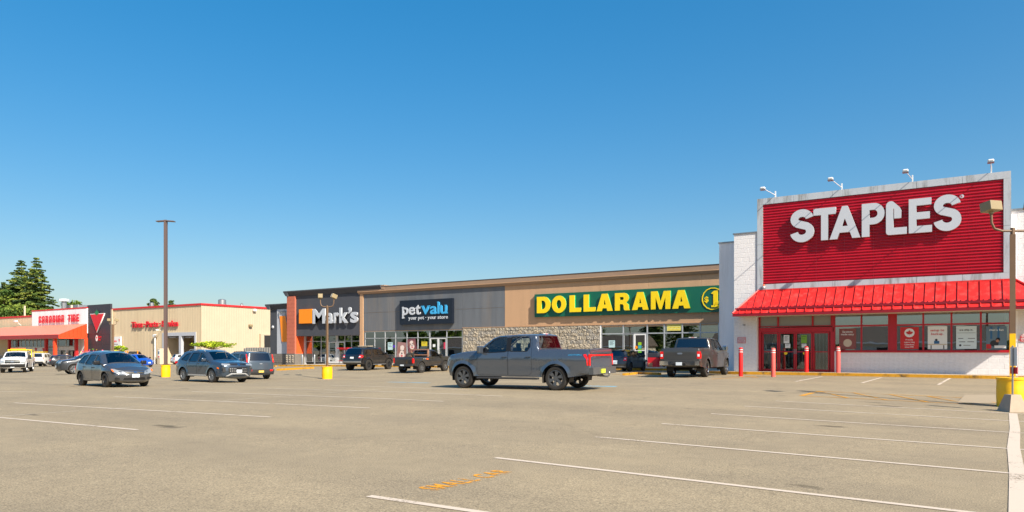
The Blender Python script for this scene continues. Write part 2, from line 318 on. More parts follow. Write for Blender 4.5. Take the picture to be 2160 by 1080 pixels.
GL_CAR = glass('car_glass', (.76, .84, .82), .05, .9); GL_TINT = glass('tinted_car_glass', (.10, .11, .12), .09, .95)

# ------------------------------------------------------------------ ground
def axis(a, b, lo, hi, far_lo, far_hi, step=1.0):
    c = list(np.arange(a, b + .01, step)); t = a; s = 1.0
    while t > far_lo: s *= 1.5; t -= s; c.append(max(t, far_lo))
    t = b; s = 1.0
    while t < far_hi: s *= 1.5; t += s; c.append(min(t, far_hi))
    return np.array(sorted(set(np.round(c, 4))))
gxs = axis(-60, 14, 0, 0, -3000, 3000, .5); gys = axis(0, 50, 0, 0, -3000, 3000, .5)
GX, GY = np.meshgrid(gxs, gys); GZ = gza(GX, GY); nx, ny = len(gxs), len(gys)
gm = MB(); gm.v = list(zip(GX.ravel().tolist(), GY.ravel().tolist(), GZ.ravel().tolist()))
gm.f = [(j * nx + i, j * nx + i + 1, (j + 1) * nx + i + 1, (j + 1) * nx + i) for j in range(ny - 1) for i in range(nx - 1)]; gm.m = [0] * len(gm.f)
gm.build('asphalt_ground', M_ASPH, smooth=180, kind='structure', label='sun-bleached asphalt of the parking lot')

def stripe(name, pts, w, m, lift=.006, kind='structure', parent=None, w2=None, label=None):
    """painted line draped over the ground along a polyline"""
    mb = MB(); P = []
    for a, b in zip(pts[:-1], pts[1:]):
        n = max(1, int(math.hypot(b[0] - a[0], b[1] - a[1]) / .5))
        P += [(a[0] + (b[0] - a[0]) * i / n, a[1] + (b[1] - a[1]) * i / n) for i in range(n)]
    P.append(pts[-1]); vs = []; n = len(P)
    for i, p in enumerate(P):
        a = P[max(i - 1, 0)]; b = P[min(i + 1, n - 1)]; dx, dy = b[0] - a[0], b[1] - a[1]; l = math.hypot(dx, dy); nx_, ny_ = -dy / l, dx / l
        ww = w if w2 is None else w + (w2 - w) * i / (n - 1)
        for s in (-.5, 0, .5): x, y = p[0] + nx_ * ww * s, p[1] + ny_ * ww * s; vs.append((x, y, gz(x, y) + lift))
    mb.add(vs, [(3 * i + k, 3 * i + k + 3, 3 * i + k + 4, 3 * i + k + 1) for i in range(n - 1) for k in (0, 1)])
    return mb.build(name, m, parent, kind=kind, label=label)
def pline(a, b, w, m=None, **k): return stripe('parking_line', [G(*a), G(*b)], w, m or M_WLINE, **k)
# right-hand bay: stall lines and the long cross line
for a, b in (((778, 1047), (1500, 1152)), ((1045, 966), (2560, 1141)), ((1256, 922), (2560, 1036)), ((1396, 894), (2560, 977)), ((1500, 873), (2560, 938)), ((1570, 857), (2560, 910)), ((1636, 846), (2560, 893))):
    pline(a, b, .10)
stripe('parking_line', [G(2137, 873), G(2141, 905), G(2138, 945), G(2146, 1000), G(2150, 1080), G(2152, 1200)], .17, M_WLINE, lift=.008)
# left-hand bay
for a, b in (((-220, 861), (290, 907)), ((30, 850), (570, 880)), ((240, 837), (780, 861)), ((405, 826), (935, 847)), ((560, 819), (1060, 836)), ((700, 813), (990, 823)), ((-60, 826), (80, 827))):
    pline(a, b, .10)
pline((-150, 889), (820, 820), .06, M_WLINE2, lift=.008)
# stalls in front of the red-sign store
for a, b in (((1678, 805), (1735, 794.5)), ((1818, 808), (1860, 796.5)), ((1979, 812), (2004, 798)), ((2190, 818), (2196, 799))): pline(a, b, .11)
# yellow hatched box and yellow marks
hA, hB, hC, hD = G(1690, 835), G(1728, 825.5), G(2210, 847), G(2210, 861)
stripe('hatch_marking', [hA, hB], .16, M_YLINE); stripe('hatch_marking', [hB, hC], .09, M_YLINE, lift=.0075); stripe('hatch_marking', [hA, hD], .09, M_YLINE, lift=.0075)
def lerp(a, b, t): return (a[0] + (b[0] - a[0]) * t, a[1] + (b[1] - a[1]) * t)
for t in (.0, .17, .34, .51, .68, .85): stripe('hatch_marking', [lerp(hB, hC, t), lerp(hA, hD, min(1, t + .22))], .08, M_YLINE, lift=.010)
stripe('hatch_marking', [G(1500, 800), G(1640, 791.5)], .12, M_YLINE); stripe('hatch_marking', [G(1545, 790.5), G(1600, 797)], .10, M_YLINE, lift=.0075)
stripe('hatch_marking', [G(1400, 797), G(1290, 789)], .10, M_YLINE); stripe('hatch_marking', [G(905, 780), G(945, 783)], .2, M_YLINE)
stripe('accessible_marking', [G(1225, 814), G(1300, 815.5)], .45, M_BLINE); stripe('accessible_marking', [G(820, 806), G(905, 808)], .3, M_BLINE); stripe('accessible_marking', [G(1460, 795), G(1500, 795)], .3, M_BLINE)
# worn yellow word on the asphalt, letters facing the far lane
wp = G(918, 1036); wq = G(1088, 995); wa = math.atan2(wq[1] - wp[1], wq[0] - wp[0])
mbw = MB(); cur = 0; scl = math.hypot(wq[0] - wp[0], wq[1] - wp[1]); tw_ = sum((.16 if ch == ' ' else glyph_mesh(ch, .36, .01, .02, .85)[2] - glyph_mesh(ch, .36, .01, .02, .85)[1] + .06) for ch in 'SMALL CAR')
for ch in 'SMALL CAR':
    if ch == ' ': cur += .16; continue
    me, a, b = glyph_mesh(ch, .36, .01, .02, .85)
    for p in me.polygons:
        vs = [me.vertices[i].co for i in p.vertices]; q = []
        for v in vs:
            lx, lz = (v.x - a + cur) * scl / tw_, v.z * .8; X = wp[0] + math.cos(wa) * lx - math.sin(wa) * lz; Y = wp[1] + math.sin(wa) * lx + math.cos(wa) * lz; q.append((X, Y, gz(X, Y) + .005))
        if p.normal.y < -.5: mbw.add(q, [tuple(range(len(q)))])
    cur += b - a + .06
M_YWORN = paint_mat('worn_yellow_road_paint', (214, 146, 40), .65)
mbw.build('painted_word', M_YWORN, kind='structure', label='worn yellow word painted on the asphalt')
# repair patch, its crack, a painted lamp post shadow, and kerbs
pp = [G(2035, 833), G(2160, 833), G(2160, 851), G(2018, 851)]
pm_ = MB(); pm_.add([(x, y, gz(x, y) + .009) for x, y in pp], [(0, 1, 2, 3)]); pm_.build('asphalt_patch', mat('smooth_asphalt', (156, 140, 116), .9, var=.08, vscale=5, bump=.3, bscale=50), kind='structure')
stripe('crack_and_shadow_line', [G(2022, 850), G(2028, 841), G(2036, 834)], .05, mat('sealant_and_shadow_dark', (62, 56, 50), .8))
stripe('crack_and_shadow_line', [G(1540, 826.6), G(1690, 831)], .03, MATS['sealant_and_shadow_dark'])  # far end of the lamp post's cast shadow, painted as a thin dark stripe

YS, YF = 41.3, 40.9            # red-sign store wall and sign face
YP = 54.0                      # strip mall wall
kerb = [(40, 39.7), (-10.3, 39.7), (-11.6, 40.0), (-12.8, 40.9), (-13.8, 42.6), (-14.8, 45.6), (-16, 47.6), (-17.6, 48.4), (-20, 48.6), (-60, 48.6)]
def densify(pts, s=.8):
    P = []
    for a, b in zip(pts[:-1], pts[1:]):
        n = max(1, int(math.hypot(b[0] - a[0], b[1] - a[1]) / s)); P += [lerp(a, b, i / n) for i in range(n)]
    return P + [pts[-1]]
def ribbon(name, pts, inner, outer, z0, z1, m, **kw):         # raised band along a path; offsets to the right of the direction
    P = densify(pts); n = len(P); vs = []
    for i, p in enumerate(P):
        a = P[max(i - 1, 0)]; b = P[min(i + 1, n - 1)]; dx, dy = b[0] - a[0], b[1] - a[1]; l = math.hypot(dx, dy); nx_, ny_ = dy / l, -dx / l
        g = gz(*p)
        for o_, z in ((inner, z0), (inner, z1), (outer, z1), (outer, z0)): vs.append((p[0] + nx_ * o_, p[1] + ny_ * o_, g + z))
    mb = MB(); fs = [(4 * i + k, 4 * i + (k + 1) % 4, 4 * i + 4 + (k + 1) % 4, 4 * i + 4 + k) for i in range(n - 1) for k in range(4)] + [(0, 1, 2, 3), (4 * n - 4, 4 * n - 3, 4 * n - 2, 4 * n - 1)]
    mb.add(vs, fs); return mb.build(name, m, merge=True, **kw)
ribbon('kerb', kerb, 0, .17, -.2, .15, M_KERB, kind='structure', label='yellow painted kerb')
P = densify([(x, y + .15) if i < 2 or i > 7 else (x + .12, y + .1) for i, (x, y) in enumerate(kerb)]); sw = MB()
back = [(40, 41.6), (-12.2, 43.0), (-12.4, 44), (-12.6, 56), (-60, 56)]
sw.add([(x, y, gz(x, y) + .147) for x, y in P], []); n0 = len(P)
vs = []
for x, y in P: yb = 41.6 if x > -10.4 else 56.0; xb = min(x, -10.4) if x > -10.4 else x; vs.append((x, yb, gz(x, min(yb, 56)) + .147))
sw.v += vs; sw.f = [(i, i + 1, n0 + i + 1, n0 + i) for i in range(n0 - 1)]; sw.m = [0] * len(sw.f)
sw.build('sidewalk', M_CONC, kind='structure', smooth=180)
ribbon('kerb', [G(583, 781.5), G(655, 777.5)], 0, .35, -.1, .14, M_KERB, kind='structure')
ribbon('kerb', [(-58, 46.6), (-66, 46.6)], 0, .17, -.2, .15, M_KERB, kind='structure')
ribbon('kerb', [G(1313, 792), G(1345, 789), G(1395, 791.0)], 0, .16, -.1, .12, M_KERB, kind='structure')

# ------------------------------------------------------------------ the store with the red sign
def wbox(mb, X0, X1, Z0, Z1, y0, y1): return mb.box(X0, X1, y0, y1, Z0, Z1)
SB = empty('store_building', (0, 0, 0), 0, 'white block store with a big red corrugated sign wall and red metal awning', 'store')
YB = 40.94; xs0, xs1 = fx(1517, 42.4), fx(1548, YB); xs2 = fx(1599, YS); xs3 = fx(2133, YS); xsR = 34.0
ZF = .40; ztA = fz(1530, 513, 42.4); ztB = fz(1548, 495, YB); ztC = fz(2145, 444, YS)
zsill, zhead = fz(1900, 741, YS), fz(1990, 655.5, YS)
xd0, xd1 = fx(1602, YS), fx(1757, YS); xw1 = fx(2131, YS)
w = MB(); w.box(xs0, xs1, 42.4, 70, -.4, ztA); w.build('wall', M_WHITEWALL, SB)
w = MB(); w.box(xs1, xd0 - .06, YB + .02, 70, -.4, ztB)
w.box(xd0 - .01, xw1 + .02, YS + .02, YS + .3, zhead, fz(1610, 600, YS) + .6)          # above the openings
w.box(xd1, xw1 + .02, YS + .02, YS + .3, -.4, zsill)                                  # below the windows
w.box(xw1 + .02, xsR, YS + .02, 70, -.4, ztC)
w.box(xd0, xw1 + .02, 49, 70, -.4, ztC)                                               # mass behind the shop floor
w.box(xd0, xw1 + .02, YS + .3, 49, zhead + .5, zhead + 2.6); w.build('wall', M_WHITEWALL, SB)
fl = MB(); fl.box(xd0, xw1, YS + .05, 48.9, ZF - .1, ZF - .01); fl.build('floor', M_FLOOR, SB)
cl = MB(); cl.box(xd0, xw1, YS + .35, 48.9, zhead + .3, zhead + .45); cl.build('ceiling', M_CEIL, SB)
bw = MB(); bw.box(xd0, xw1, 48.8, 48.95, ZF, zhead + .3); bw.build('back_wall', M_SHADER, SB)
for i in range(7):
    tb = MB(); tb.box(xd0 + .6 + i * 1.9, xd0 + 1.8 + i * 1.9, 43 + (i % 3) * 1.7, 43.12 + (i % 3) * 1.7, zhead + .22, zhead + .28); tb.build('ceiling_light', M_TUBE, SB)
for i in range(6):
    sh = MB(); x = xd1 + .8 + i * 1.6; hh = rnd(1.3, 1.9)
    sh.box(x, x + .5, 43.6, 48, ZF, ZF + hh); sh.build('shelf_unit', mat('shelf_%d' % (i % 3), [(96, 88, 80), (130, 120, 108), (84, 92, 100)][i % 3], .8, var=.5, vscale=5), SB)
# concrete blocks, one object each
bme = None
def blocks(x0, x1, z0, z1, y, bw_=.42, bh=.257, keep=None):
    global bme
    nxb = max(1, round((x1 - x0) / bw_)); bw_ = (x1 - x0) / nxb; nz = round((z1 - z0) / bh); bh = (z1 - z0) / nz
    for j in range(nz):
        off = .5 if j % 2 else 0; k = -off
        while k < nxb - .01:
            a, b_ = max(0, k), min(nxb, k + 1); k += 1
            if b_ - a < .1: continue
            X0, X1 = x0 + a * bw_, x0 + b_ * bw_; Z0 = z0 + j * bh
            if keep and not keep(X0, X1, Z0, Z0 + bh): continue
            if bme is None:
                q = MB(); c = .03
                q.add([(0,0,0),(1,0,0),(1,0,1),(0,0,1),(c,-1,c*1.4),(1-c,-1,c*1.4),(1-c,-1,1-c*1.4),(c,-1,1-c*1.4)], [(4,5,6,7),(0,1,5,4),(1,2,6,5),(2,3,7,6),(3,0,4,7)])
                o = q.build('block', M_WHITEBLK, SB); bme = o.data
            else: o = bpy.data.objects.new('block', bme); link(o, SB)
            o.location = (X0, y, Z0); o.scale = (X1 - X0 - .003, .009 + rnd(0, .005), bh - .004)
blocks(xs1, xd0 - .06, ZF, ztB - .05, YB + .02)
blocks(xd1 + .3, xw1, ZF, zsill - .02, YS + .02, .44, .27)
blocks(xw1 + .3, xw1 + 1.2, ZF, ztC - .05, YS + .02)
xf0_c = fx(1597, YF) + .02; cap = MB(); cap.box(xs0 - .05, xs1, 42.35, 43, ztA, ztA + .08); cap.box(xs1 - .05, xf0_c, YB - .04, YS + .6, ztB, ztB + .07); cap.box(xw1 + .02, xsR, YS - .05, YS + .6, ztC, ztC + .09)
cap.build('parapet_cap', M_GREYMETAL, SB)
# sign wall
xf0, xf1 = fx(1597, YF), fx(2133, YF); zf1 = fz(1597, 420, YF); zf0 = fz(1612, 613, YF); zf1 = (zf1 + fz(2133, 360, YF)) / 2
xi0, xi1 = fx(1609, YF), fx(2117, YF); zi0 = fz(1610, 600, YF); zi1 = zf1 - (fz(1609, 419, YF) - fz(1609, 430, YF)) - .05
bk = MB(); bk.box(xf0 + .01, xf1 - .01, YF + .12, YS + 1.0, zf0 + .02, zf1 - .02); bk.build('sign_wall', M_WHITEWALL, SB)
npan = 6
for i in range(npan):                                       # frame panels
    a, b_ = xf0 + (xf1 - xf0) * i / npan, xf0 + (xf1 - xf0) * (i + 1) / npan
    q = MB(); q.box(a + .006, b_ - .006, YF, YF + .12, zi1, zf1); q.build('frame_panel', M_FRAME_W, SB)
    q = MB(); q.box(a + .006, b_ - .006, YF, YF + .12, zf0, zi0); q.build('frame_panel', M_FRAME_W, SB)
for a, b_ in ((xf0, xi0), (xi1, xf1)):
    for i in range(2):
        z0, z1 = zi0 + (zi1 - zi0) * i / 2, zi0 + (zi1 - zi0) * (i + 1) / 2
        q = MB(); q.box(a + (.003 if a == xf0 else 0), b_, YF - .002, YF + .12, z0 + .006, z1 - .006); q.build('frame_panel', M_FRAME_W, SB)
nr = 29; hr = (zi1 - zi0) / nr; cg = MB(); prof = []
for i in range(nr):
    z = zi0 + i * hr; prof += [(YF + .10, z), (YF + .10, z + hr * .28), (YF + .035, z + hr * .5), (YF + .035, z + hr * .78)]
prof.append((YF + .10, zi1))
nxr = 8
for k in range(nxr):
    a, b_ = xi0 + (xi1 - xi0) * k / nxr, xi0 + (xi1 - xi0) * (k + 1) / nxr
    q = MB(); q.add([(a + .002, y, z) for y, z in prof] + [(b_ - .002, y + .001, z) for y, z in prof], [(i, len(prof) + i, len(prof) + i + 1, i + 1) for i in range(len(prof) - 1)])
    q.build('corrugated_panel', M_CORR, SB)
# the white capital letters
SG = empty('store_sign', (0, YF + .03, 0), 0, 'big white capital letters on the red corrugated wall', 'sign')
def S_loops(W, H, w):
    # centre line: from the upper right terminal over the top, through the spine, to the lower left terminal
    r1y = (H - w) * .235; cyt = H - w / 2 - r1y; cyb = w / 2 + r1y * 1.12; rx = (W - w) / 2
    p = arc(W / 2, cyt - .0, rx * .94, r1y, -8, 90, 8)[0:] 
    p = arc(W / 2, cyt, rx * .95, r1y, 8, 180, 14) + arc(W / 2, cyt, rx * .95, r1y * .95, 184, 232, 4)
    q = arc(W / 2, cyb, rx, r1y * 1.12, 52, -172, 18)
    return [stroke_outline(p + q, w)]
def letters_staples():
    o = {}
    o['S'] = (S_loops(.72, 1.04, .235), .72)
    o['T'] = ([[(0, 1), (.68, 1), (.68, .79), (.45, .79), (.45, 0), (.235, 0), (.235, .79), (0, .79)]], .68)
    o['A'] = ([[(.37, 1), (.53, 1), (.90, 0), (.665, 0), (.60, .19), (.295, .19), (.23, 0), (0, 0)], [(.45, .62), (.365, .385), (.535, .385)]], .90)
    outer = [(0, 0), (0, 1)] + [(.34, 1)] + arc(.34, .68, .32, .32, 90, -90, 12) + [(.225, .36), (.225, 0)]
    inner = [(.225, .80), (.225, .56), (.34, .56)] + arc(.34, .68, .12, .12, -90, 90, 8) + [(.34, .80)]
    o['P'] = ([outer, inner], .66)
    o['L'] = ([[(.0, .09), (.0, .84)] + arc(.14, .86, .14, .14, 180, 60, 7) + [(.40, .80), (.44, .72), (.44, .48), (.235, .48), (.235, .77), (.215, .77), (.215, .205), (.60, .205), (.60, 0), (.09, 0)] + arc(.09, .09, .09, .09, 270, 180, 4)[1:-1]], .60)
    o['E'] = ([[(0, 0), (0, 1), (.64, 1), (.64, .80), (.22, .80), (.22, .60), (.60, .60), (.60, .40), (.22, .40), (.22, .20), (.66, .20), (.66, 0)]], .66)
    return o
LS = letters_staples()
zb = fz(1720, 505, YF); zt_ = fz(1720, 438, YF); hL = zt_ - zb; zb = fz(1755, 506.5, YF)
spans = [('S', 1667, 1717), ('T', 1716, 1763), ('A', 1750, 1815), ('P', 1818, 1866), ('L', 1869, 1913), ('E', 1917, 1966), ('S', 1969, 2028)]
for ch, p0, p1 in spans:
    loops, wd = LS[ch]; X0, X1 = fx(p0, YF - .2), fx(p1, YF - .2); s = (X1 - X0) / wd
    lp = [[(x * s, z * hL * (1.0)) for x, z in l] for l in loops]
    shape('letter', lp, .18, M_LETTER, SG, (X0, -.09, zb - (.02 if ch == 'S' else 0)))
mb = MB(); rx_, rz_ = fx(2029, YF), fz(2029, 414.5, YF); mb.ext([(rx_ + .09 * math.cos(a * math.pi / 8), rz_ + .09 * math.sin(a * math.pi / 8)) for a in range(16)], 'y', -.1, -.06); mb.build('trademark_disc', M_LETTER, SG)
write('R', rx_ - .035, -.102, rz_ - .045, .09, .01, M_CTRED, SG)
sup = MB()
for px in (1740, 1830, 1878, 1925): x = fx(px, YF); sup.box(x - .03, x + .03, -.085, .05, zb + hL * .10, zb + hL * .16)
sup.build('bracket', M_GREYMETAL, SG, kind='stuff')
# awning
ya, yb_ = YF - .02, 39.55; zat = zf0 - .0; zab = fz(1900, 652, yb_); xa0, xa1 = fx(1600, YF), fx(2140, YF); xb0, xb1 = fx(1545, yb_), fx(2140, YF) + 1.7
AW = empty('awning', (0, 0, 0), 0, 'red standing seam metal awning under the red sign wall', 'awning')
kn = .80                                                     # where the lower apron starts
def awp(u, t):                                               # u along, t down
    xt = xa0 + (xa1 - xa0) * u; xb = xb0 + (xb1 - xb0) * u; return (xt + (xb - xt) * t, ya + (yb_ - ya) * t, zat + (zab - zat) * t)
na = 26
def apanel(pa, pb, pc, pd, th=.03):
    q = MB(); n = (Vector(pb) - Vector(pa)).cross(Vector(pd) - Vector(pa)).normalized() * -th
    if n.z > 0: n = -n
    q.add([pa, pb, pc, pd] + [tuple(Vector(p) + n) for p in (pa, pb, pc, pd)], [(0, 1, 2, 3), (7, 6, 5, 4), (0, 4, 5, 1), (1, 5, 6, 2), (2, 6, 7, 3), (3, 7, 4, 0)]); return q
xlines = [xa0 + (xa1 - xa0) * i / na for i in range(na + 1)]
def fl_(x, t): return (x, ya + (yb_ - ya) * t, zat + (zab - zat) * t)
for i in range(na):
    a, b_ = xlines[i] + .012, xlines[i + 1] - .012
    apanel(fl_(a, 0.02), fl_(b_, 0.02), fl_(b_, kn - .02), fl_(a, kn - .02)).build('roof_panel', M_AWN, AW)
    apanel(fl_(a, kn + .06), fl_(b_, kn + .06), fl_(b_, 1), fl_(a, 1)).build('roof_panel', M_AWN, AW)
for x in xlines:
    for t0, t1 in ((0.0, kn - .02), (kn + .06, 1.0)):
        p, q_ = Vector(fl_(x, t0)), Vector(fl_(x, t1)); s = MB(); u = Vector((.016, 0, 0)); h_ = Vector((0, -.035, .045))
        s.add([p - u, p + u, q_ + u, q_ - u, p - u + h_, p + u + h_, q_ + u + h_, q_ - u + h_], [(4, 5, 6, 7), (0, 4, 7, 3), (1, 2, 6, 5), (3, 7, 6, 2), (0, 1, 5, 4)]); s.build('seam', M_AWN, AW)
for sgn, xt, xe in ((-1, xa0, xb0), (1, xa1, xb1)):          # hipped ends, cut into seamed strips
    for k in range(3):
        u0, u1 = k / 3, (k + 1) / 3
        A_ = Vector(fl_(xt, u0)); B_ = Vector(fl_(xt, u1)); 
        C_ = Vector((xt + (xe - xt) * u1, fl_(0, 1)[1], fl_(0, 1)[2])) ; D_ = Vector((xt + (xe - xt) * u0, fl_(0, 1)[1], fl_(0, 1)[2]))
        A2 = Vector(fl_(xt + (xe - xt) * u0, u0)); B2 = Vector(fl_(xt + (xe - xt) * u1, u1))
        q = MB(); q.add([A2, B2, C_, D_], [(0, 1, 2, 3)]); q.add([p + Vector((0, .03, -.02)) for p in (A2, B2, C_, D_)], [(0, 1, 2, 3)]); q.build('hip_panel', M_AWN, AW)
        s = MB(); s.tube([A2 + Vector((0, -.02, .02)), D_ + Vector((0, -.02, .02))], .02, 5); s.build('seam', M_AWN, AW)
    s = MB(); s.tube([Vector(fl_(xt, 0)) + Vector((0, -.01, .03)), Vector(fl_(xe, 1)) + Vector((0, -.01, .03))], .045, 6); s.build('hip_ridge', M_AWN, AW)
    s = MB(); s.add([fl_(xt, 0), fl_(xe, 1), (xe, YS, zab)], [(0, 1, 2)]); s.add([(xt, YS, zat), fl_(xt, 0), (xe, YS, zab)], [(0, 1, 2)]); s.build('end_panel', M_AWNTRIM, AW)
q = MB(); p0, p1 = fl_(0, kn), fl_(0, kn + .05); q.box(xa0 - .72 * (xa0 - xb0) - .2, xa1 + .72 * (xb1 - xa1) + .2, p1[1] - .06, p0[1] - .02, p1[2] + .0, p0[2] + .05); q.build('snow_guard', M_AWNTRIM, AW)
q = MB(); q.box(xa0 - .02, xa1 + .02, ya - .05, ya, zat - .06, zat + .05); q.build('ridge_flashing', M_AWN, AW)
q = MB(); q.box(xb0, xb1, yb_ + .004, yb_ + .1, zab - .15, zab - .02); q.build('fascia', M_AWNTRIM, AW)
q = MB(); q.box(xb0 + .05, xb1 - .05, yb_ + .1, YS + .0, zab - .14, zab - .1); q.build('soffit', M_SOFFIT, AW)
bl = MB()
for i in range(na * 2):
    x = xa0 + (xa1 - xa0) * (i + .5) / na / 2; p = fl_(x, kn - .045); bl.box(x - .03, x + .03, p[1] - .05, p[1], p[2] + .0, p[2] + .05)
bl.build('snow_guard_stud', M_AWNTRIM, AW, kind='stuff')

def window_grid(parent, xs, zs, y, m_frame, m_glass, fw=.05, fd=.10, name='window', skip=(), frost=(), dfw=None):
    """frame of mullions as one part with every pane a sub-part"""
    q = MB()
    for x in xs: q.box(x - fw / 2, x + fw / 2, y - fd / 2, y + fd / 2, zs[0], zs[-1])
    for j, z in enumerate(zs):
        for a, b_ in zip(xs[:-1], xs[1:]): q.box(a + fw / 2, b_ - fw / 2, y - fd / 2 + .003, y + fd / 2 - .003, z - fw / 2 if j else z, z + fw / 2 if j < len(zs) - 1 else z + .001)
    fr = q.build(name, m_frame, parent)
    for i, (a, b_) in enumerate(zip(xs[:-1], xs[1:])):
        for j, (c, d) in enumerate(zip(zs[:-1], zs[1:])):
            if (i, j) in skip: continue
            g = MB(); g.box(a + fw / 2 - .005, b_ - fw / 2 + .005, y - .004, y + .004, c + fw / 2 - .005, d - fw / 2 + .005)
            g.build('pane', GL_FROST if (i, j) in frost else m_glass, fr)
    return fr
def door(parent, x0, x1, z0, z1, y, m_frame, m_glass, st=.07, bars=0, midrail=True, handle='r'):
    q = MB(); q.box(x0, x0 + st, y - .03, y + .03, z0, z1); q.box(x1 - st, x1, y - .03, y + .03, z0, z1); q.box(x0 + st, x1 - st, y - .028, y + .028, z1 - st, z1); q.box(x0 + st, x1 - st, y - .028, y + .028, z0, z0 + st * 1.6)
    zm = z0 + (z1 - z0) * .5
    if midrail: q.box(x0 + st, x1 - st, y - .026, y + .026, zm - .025, zm + .025)
    d = q.build('door', m_frame, parent)
    g = MB(); g.box(x0 + st, x1 - st, y - .004, y + .004, z0 + st, z1 - st); g.build('pane', m_glass, d)
    if handle: hx = x1 - st * .5 if handle == 'r' else x0 + st * .5; h_ = MB(); h_.box(hx - .015, hx + .015, y - .09, y - .06, zm - .12, zm + .16); h_.box(hx - .01, hx + .01, y - .06, y - .03, zm - .1, zm - .08); h_.box(hx - .01, hx + .01, y - .06, y - .03, zm + .12, zm + .14); h_.build('handle', M_GREYMETAL, d)
    for k in range(bars):
        bx = x0 + st + (x1 - x0 - 2 * st) * (k + .5) / bars; b = MB(); b.box(bx - .018, bx + .018, y + .05, y + .07, z0 + .1, z1 - .1); b.build('security_bar', M_WHITEMETAL, d)
    return d
zt1 = fz(1680, 689, YS); zt2 = zhead
dx = [fx(p, YS) for p in (1602, 1641, 1714, 1754)]
window_grid(SB, dx, [zt1, zt2], YS + .1, M_REDFRAME, GL_SHOP, .09, .16, 'transom', frost=((0, 0), (1, 0), (2, 0)))
q = MB(); q.box(dx[0] - .05, dx[3] + .06, YS - .02, YS + .2, zt1 - .30, zt1 - .045); q.build('door_header', M_REDFRAME, SB)
q = MB(); q.box(dx[0] - .05, dx[0] + .10, YS - .018, YS + .2, ZF, zt1 - .30); q.build('door_jamb', M_REDFRAME, SB); q = MB(); q.box(dx[3] - .06, dx[3] + .14, YS - .018, YS + .2, ZF, zt1 - .30); q.build('door_jamb', M_REDFRAME, SB); q = MB(); q.box(dx[0] - .05, dx[0] + 0.0, YS - .017, YS + .2, zt1 - .045, zt2); q.build('transom_jamb', M_REDFRAME, SB); q = MB(); q.box(dx[3] + .045, dx[3] + .14, YS - .017, YS + .2, zt1 - .045, zt2); q.build('transom_jamb', M_REDFRAME, SB)
dd = [fx(p, YS) for p in (1605, 1642, 1677, 1714, 1752)]
for i in range(4): door(SB, dd[i] + (.06 if i == 0 else .01), dd[i + 1] - (.06 if i == 3 else .01), ZF + .02, zt1 - .31, YS + .08, M_REDFRAME, GL_DOOR, .075, bars=4, handle='r' if i == 1 else ('l' if i == 2 else None))
wx = [fx(p, YS) for p in (1760, 1817, 1875)]; wx2 = [fx(p, YS) for p in (1890, 1947.5, 2007, 2069, 2131)]; zmid = fz(1990, 684, YS)
window_grid(SB, wx, [zsill + .02, zmid, zhead], YS + .06, M_REDFRAME, GL_SHOP, .08, .12)
window_grid(SB, wx2, [zsill + .02, zmid, zhead], YS + .06, M_REDFRAME, GL_SHOP, .08, .12)
q = MB(); q.box(wx[-1] + .04, wx2[0] - .04, YS - .02, YS + .25, zsill, zhead); q.build('pillar', M_REDFRAME, SB)
q = MB(); q.box(xd1 + .16, xw1 + .06, YS - .05, YS + .2, zsill - .06, zsill + .02); q.build('window_sill', M_REDFRAME, SB)
write('101', fx(1567, YB), YB, fz(1567, 687, YB), .10, .008, M_BLACK, SB, gap=.25, name='house_number')
def plate_sign(px0, px1, py0, py1, Y, bgm, txt, m, label, name='wall_sign'):
    X0, X1 = fx(px0, Y), fx(px1, Y); Z1, Z0 = fz(px0, py0, Y), fz(px0, py1, Y)
    s = empty(name, ((X0 + X1) / 2, Y, Z0), 0, label, 'sign'); q = MB(); W = (X1 - X0) / 2; H = Z1 - Z0; q.box(-W, W, 0, .01, 0, H); q.build('board', bgm, s)
    q = MB(); q.box(-W, W, -.006, -.001, 0, .02); q.box(-W, W, -.006, -.001, H - .02, H); q.box(-W, -W + .02, -.006, -.001, .02, H - .02); q.box(W - .02, W, -.006, -.001, .02, H - .02); q.build('border', m, s)
    n = len(txt); hh = (H - .08) / n * .72
    for i, t in enumerate(txt):
        o = write(t, 0, -.004, H - .05 - (i + 1) * (H - .08) / n + .01, hh, .003, m, s, one=True, name='lettering', align='c', sx=.8)
    return s
plate_sign(1556, 1573, 711.5, 724, YB - .02, mat('pinkish_sign', (214, 196, 196), .6), ['NO LOITERING', 'PRIVATE', 'PROPERTY'], MATS['red_sign_letter'], 'small pale sign with red lettering on the block wall left of the red doors')
plate_sign(2153, 2172, 706, 721, YS - .02, MATS['pinkish_sign'], ['PRIVATE', 'PROPERTY'], MATS['red_sign_letter'], 'small pale sign with red lettering on the white wall at the right edge')

def poster(px0, px1, py0, py1, Y, bgm, label, art=None, edge=None):
    X0, X1 = fx(px0, Y), fx(px1, Y); Z1, Z0 = fz((px0 + px1) / 2, py0, Y), fz((px0 + px1) / 2, py1, Y)
    s = empty('poster', ((X0 + X1) / 2, Y, Z0), 0, label, 'poster', 'posters in the shop windows'); W, H = (X1 - X0) / 2, Z1 - Z0
    q = MB(); q.box(-W, W, 0, .006, 0, H); q.build('sheet', bgm, s)
    if art: art(s, W, H)
    return s
M_PW = mat('poster_white', (226, 228, 226), .6); M_PR = mat('poster_red', (196, 36, 36), .6); M_PB = mat('poster_blue', (40, 96, 140), .6); M_SKIN = mat('poster_skin', (176, 120, 92), .7); M_PDK = mat('poster_dark', (44, 46, 52), .7)
def disc(s, x, z, r, m, y=-.002, n=20, name='printed_shape', ry=None): q = MB(); q.ext([(x + r * math.cos(2 * math.pi * a / n), z + (ry or r) * math.sin(2 * math.pi * a / n)) for a in range(n)], 'y', y - .003, y); return q.build(name, m, s)
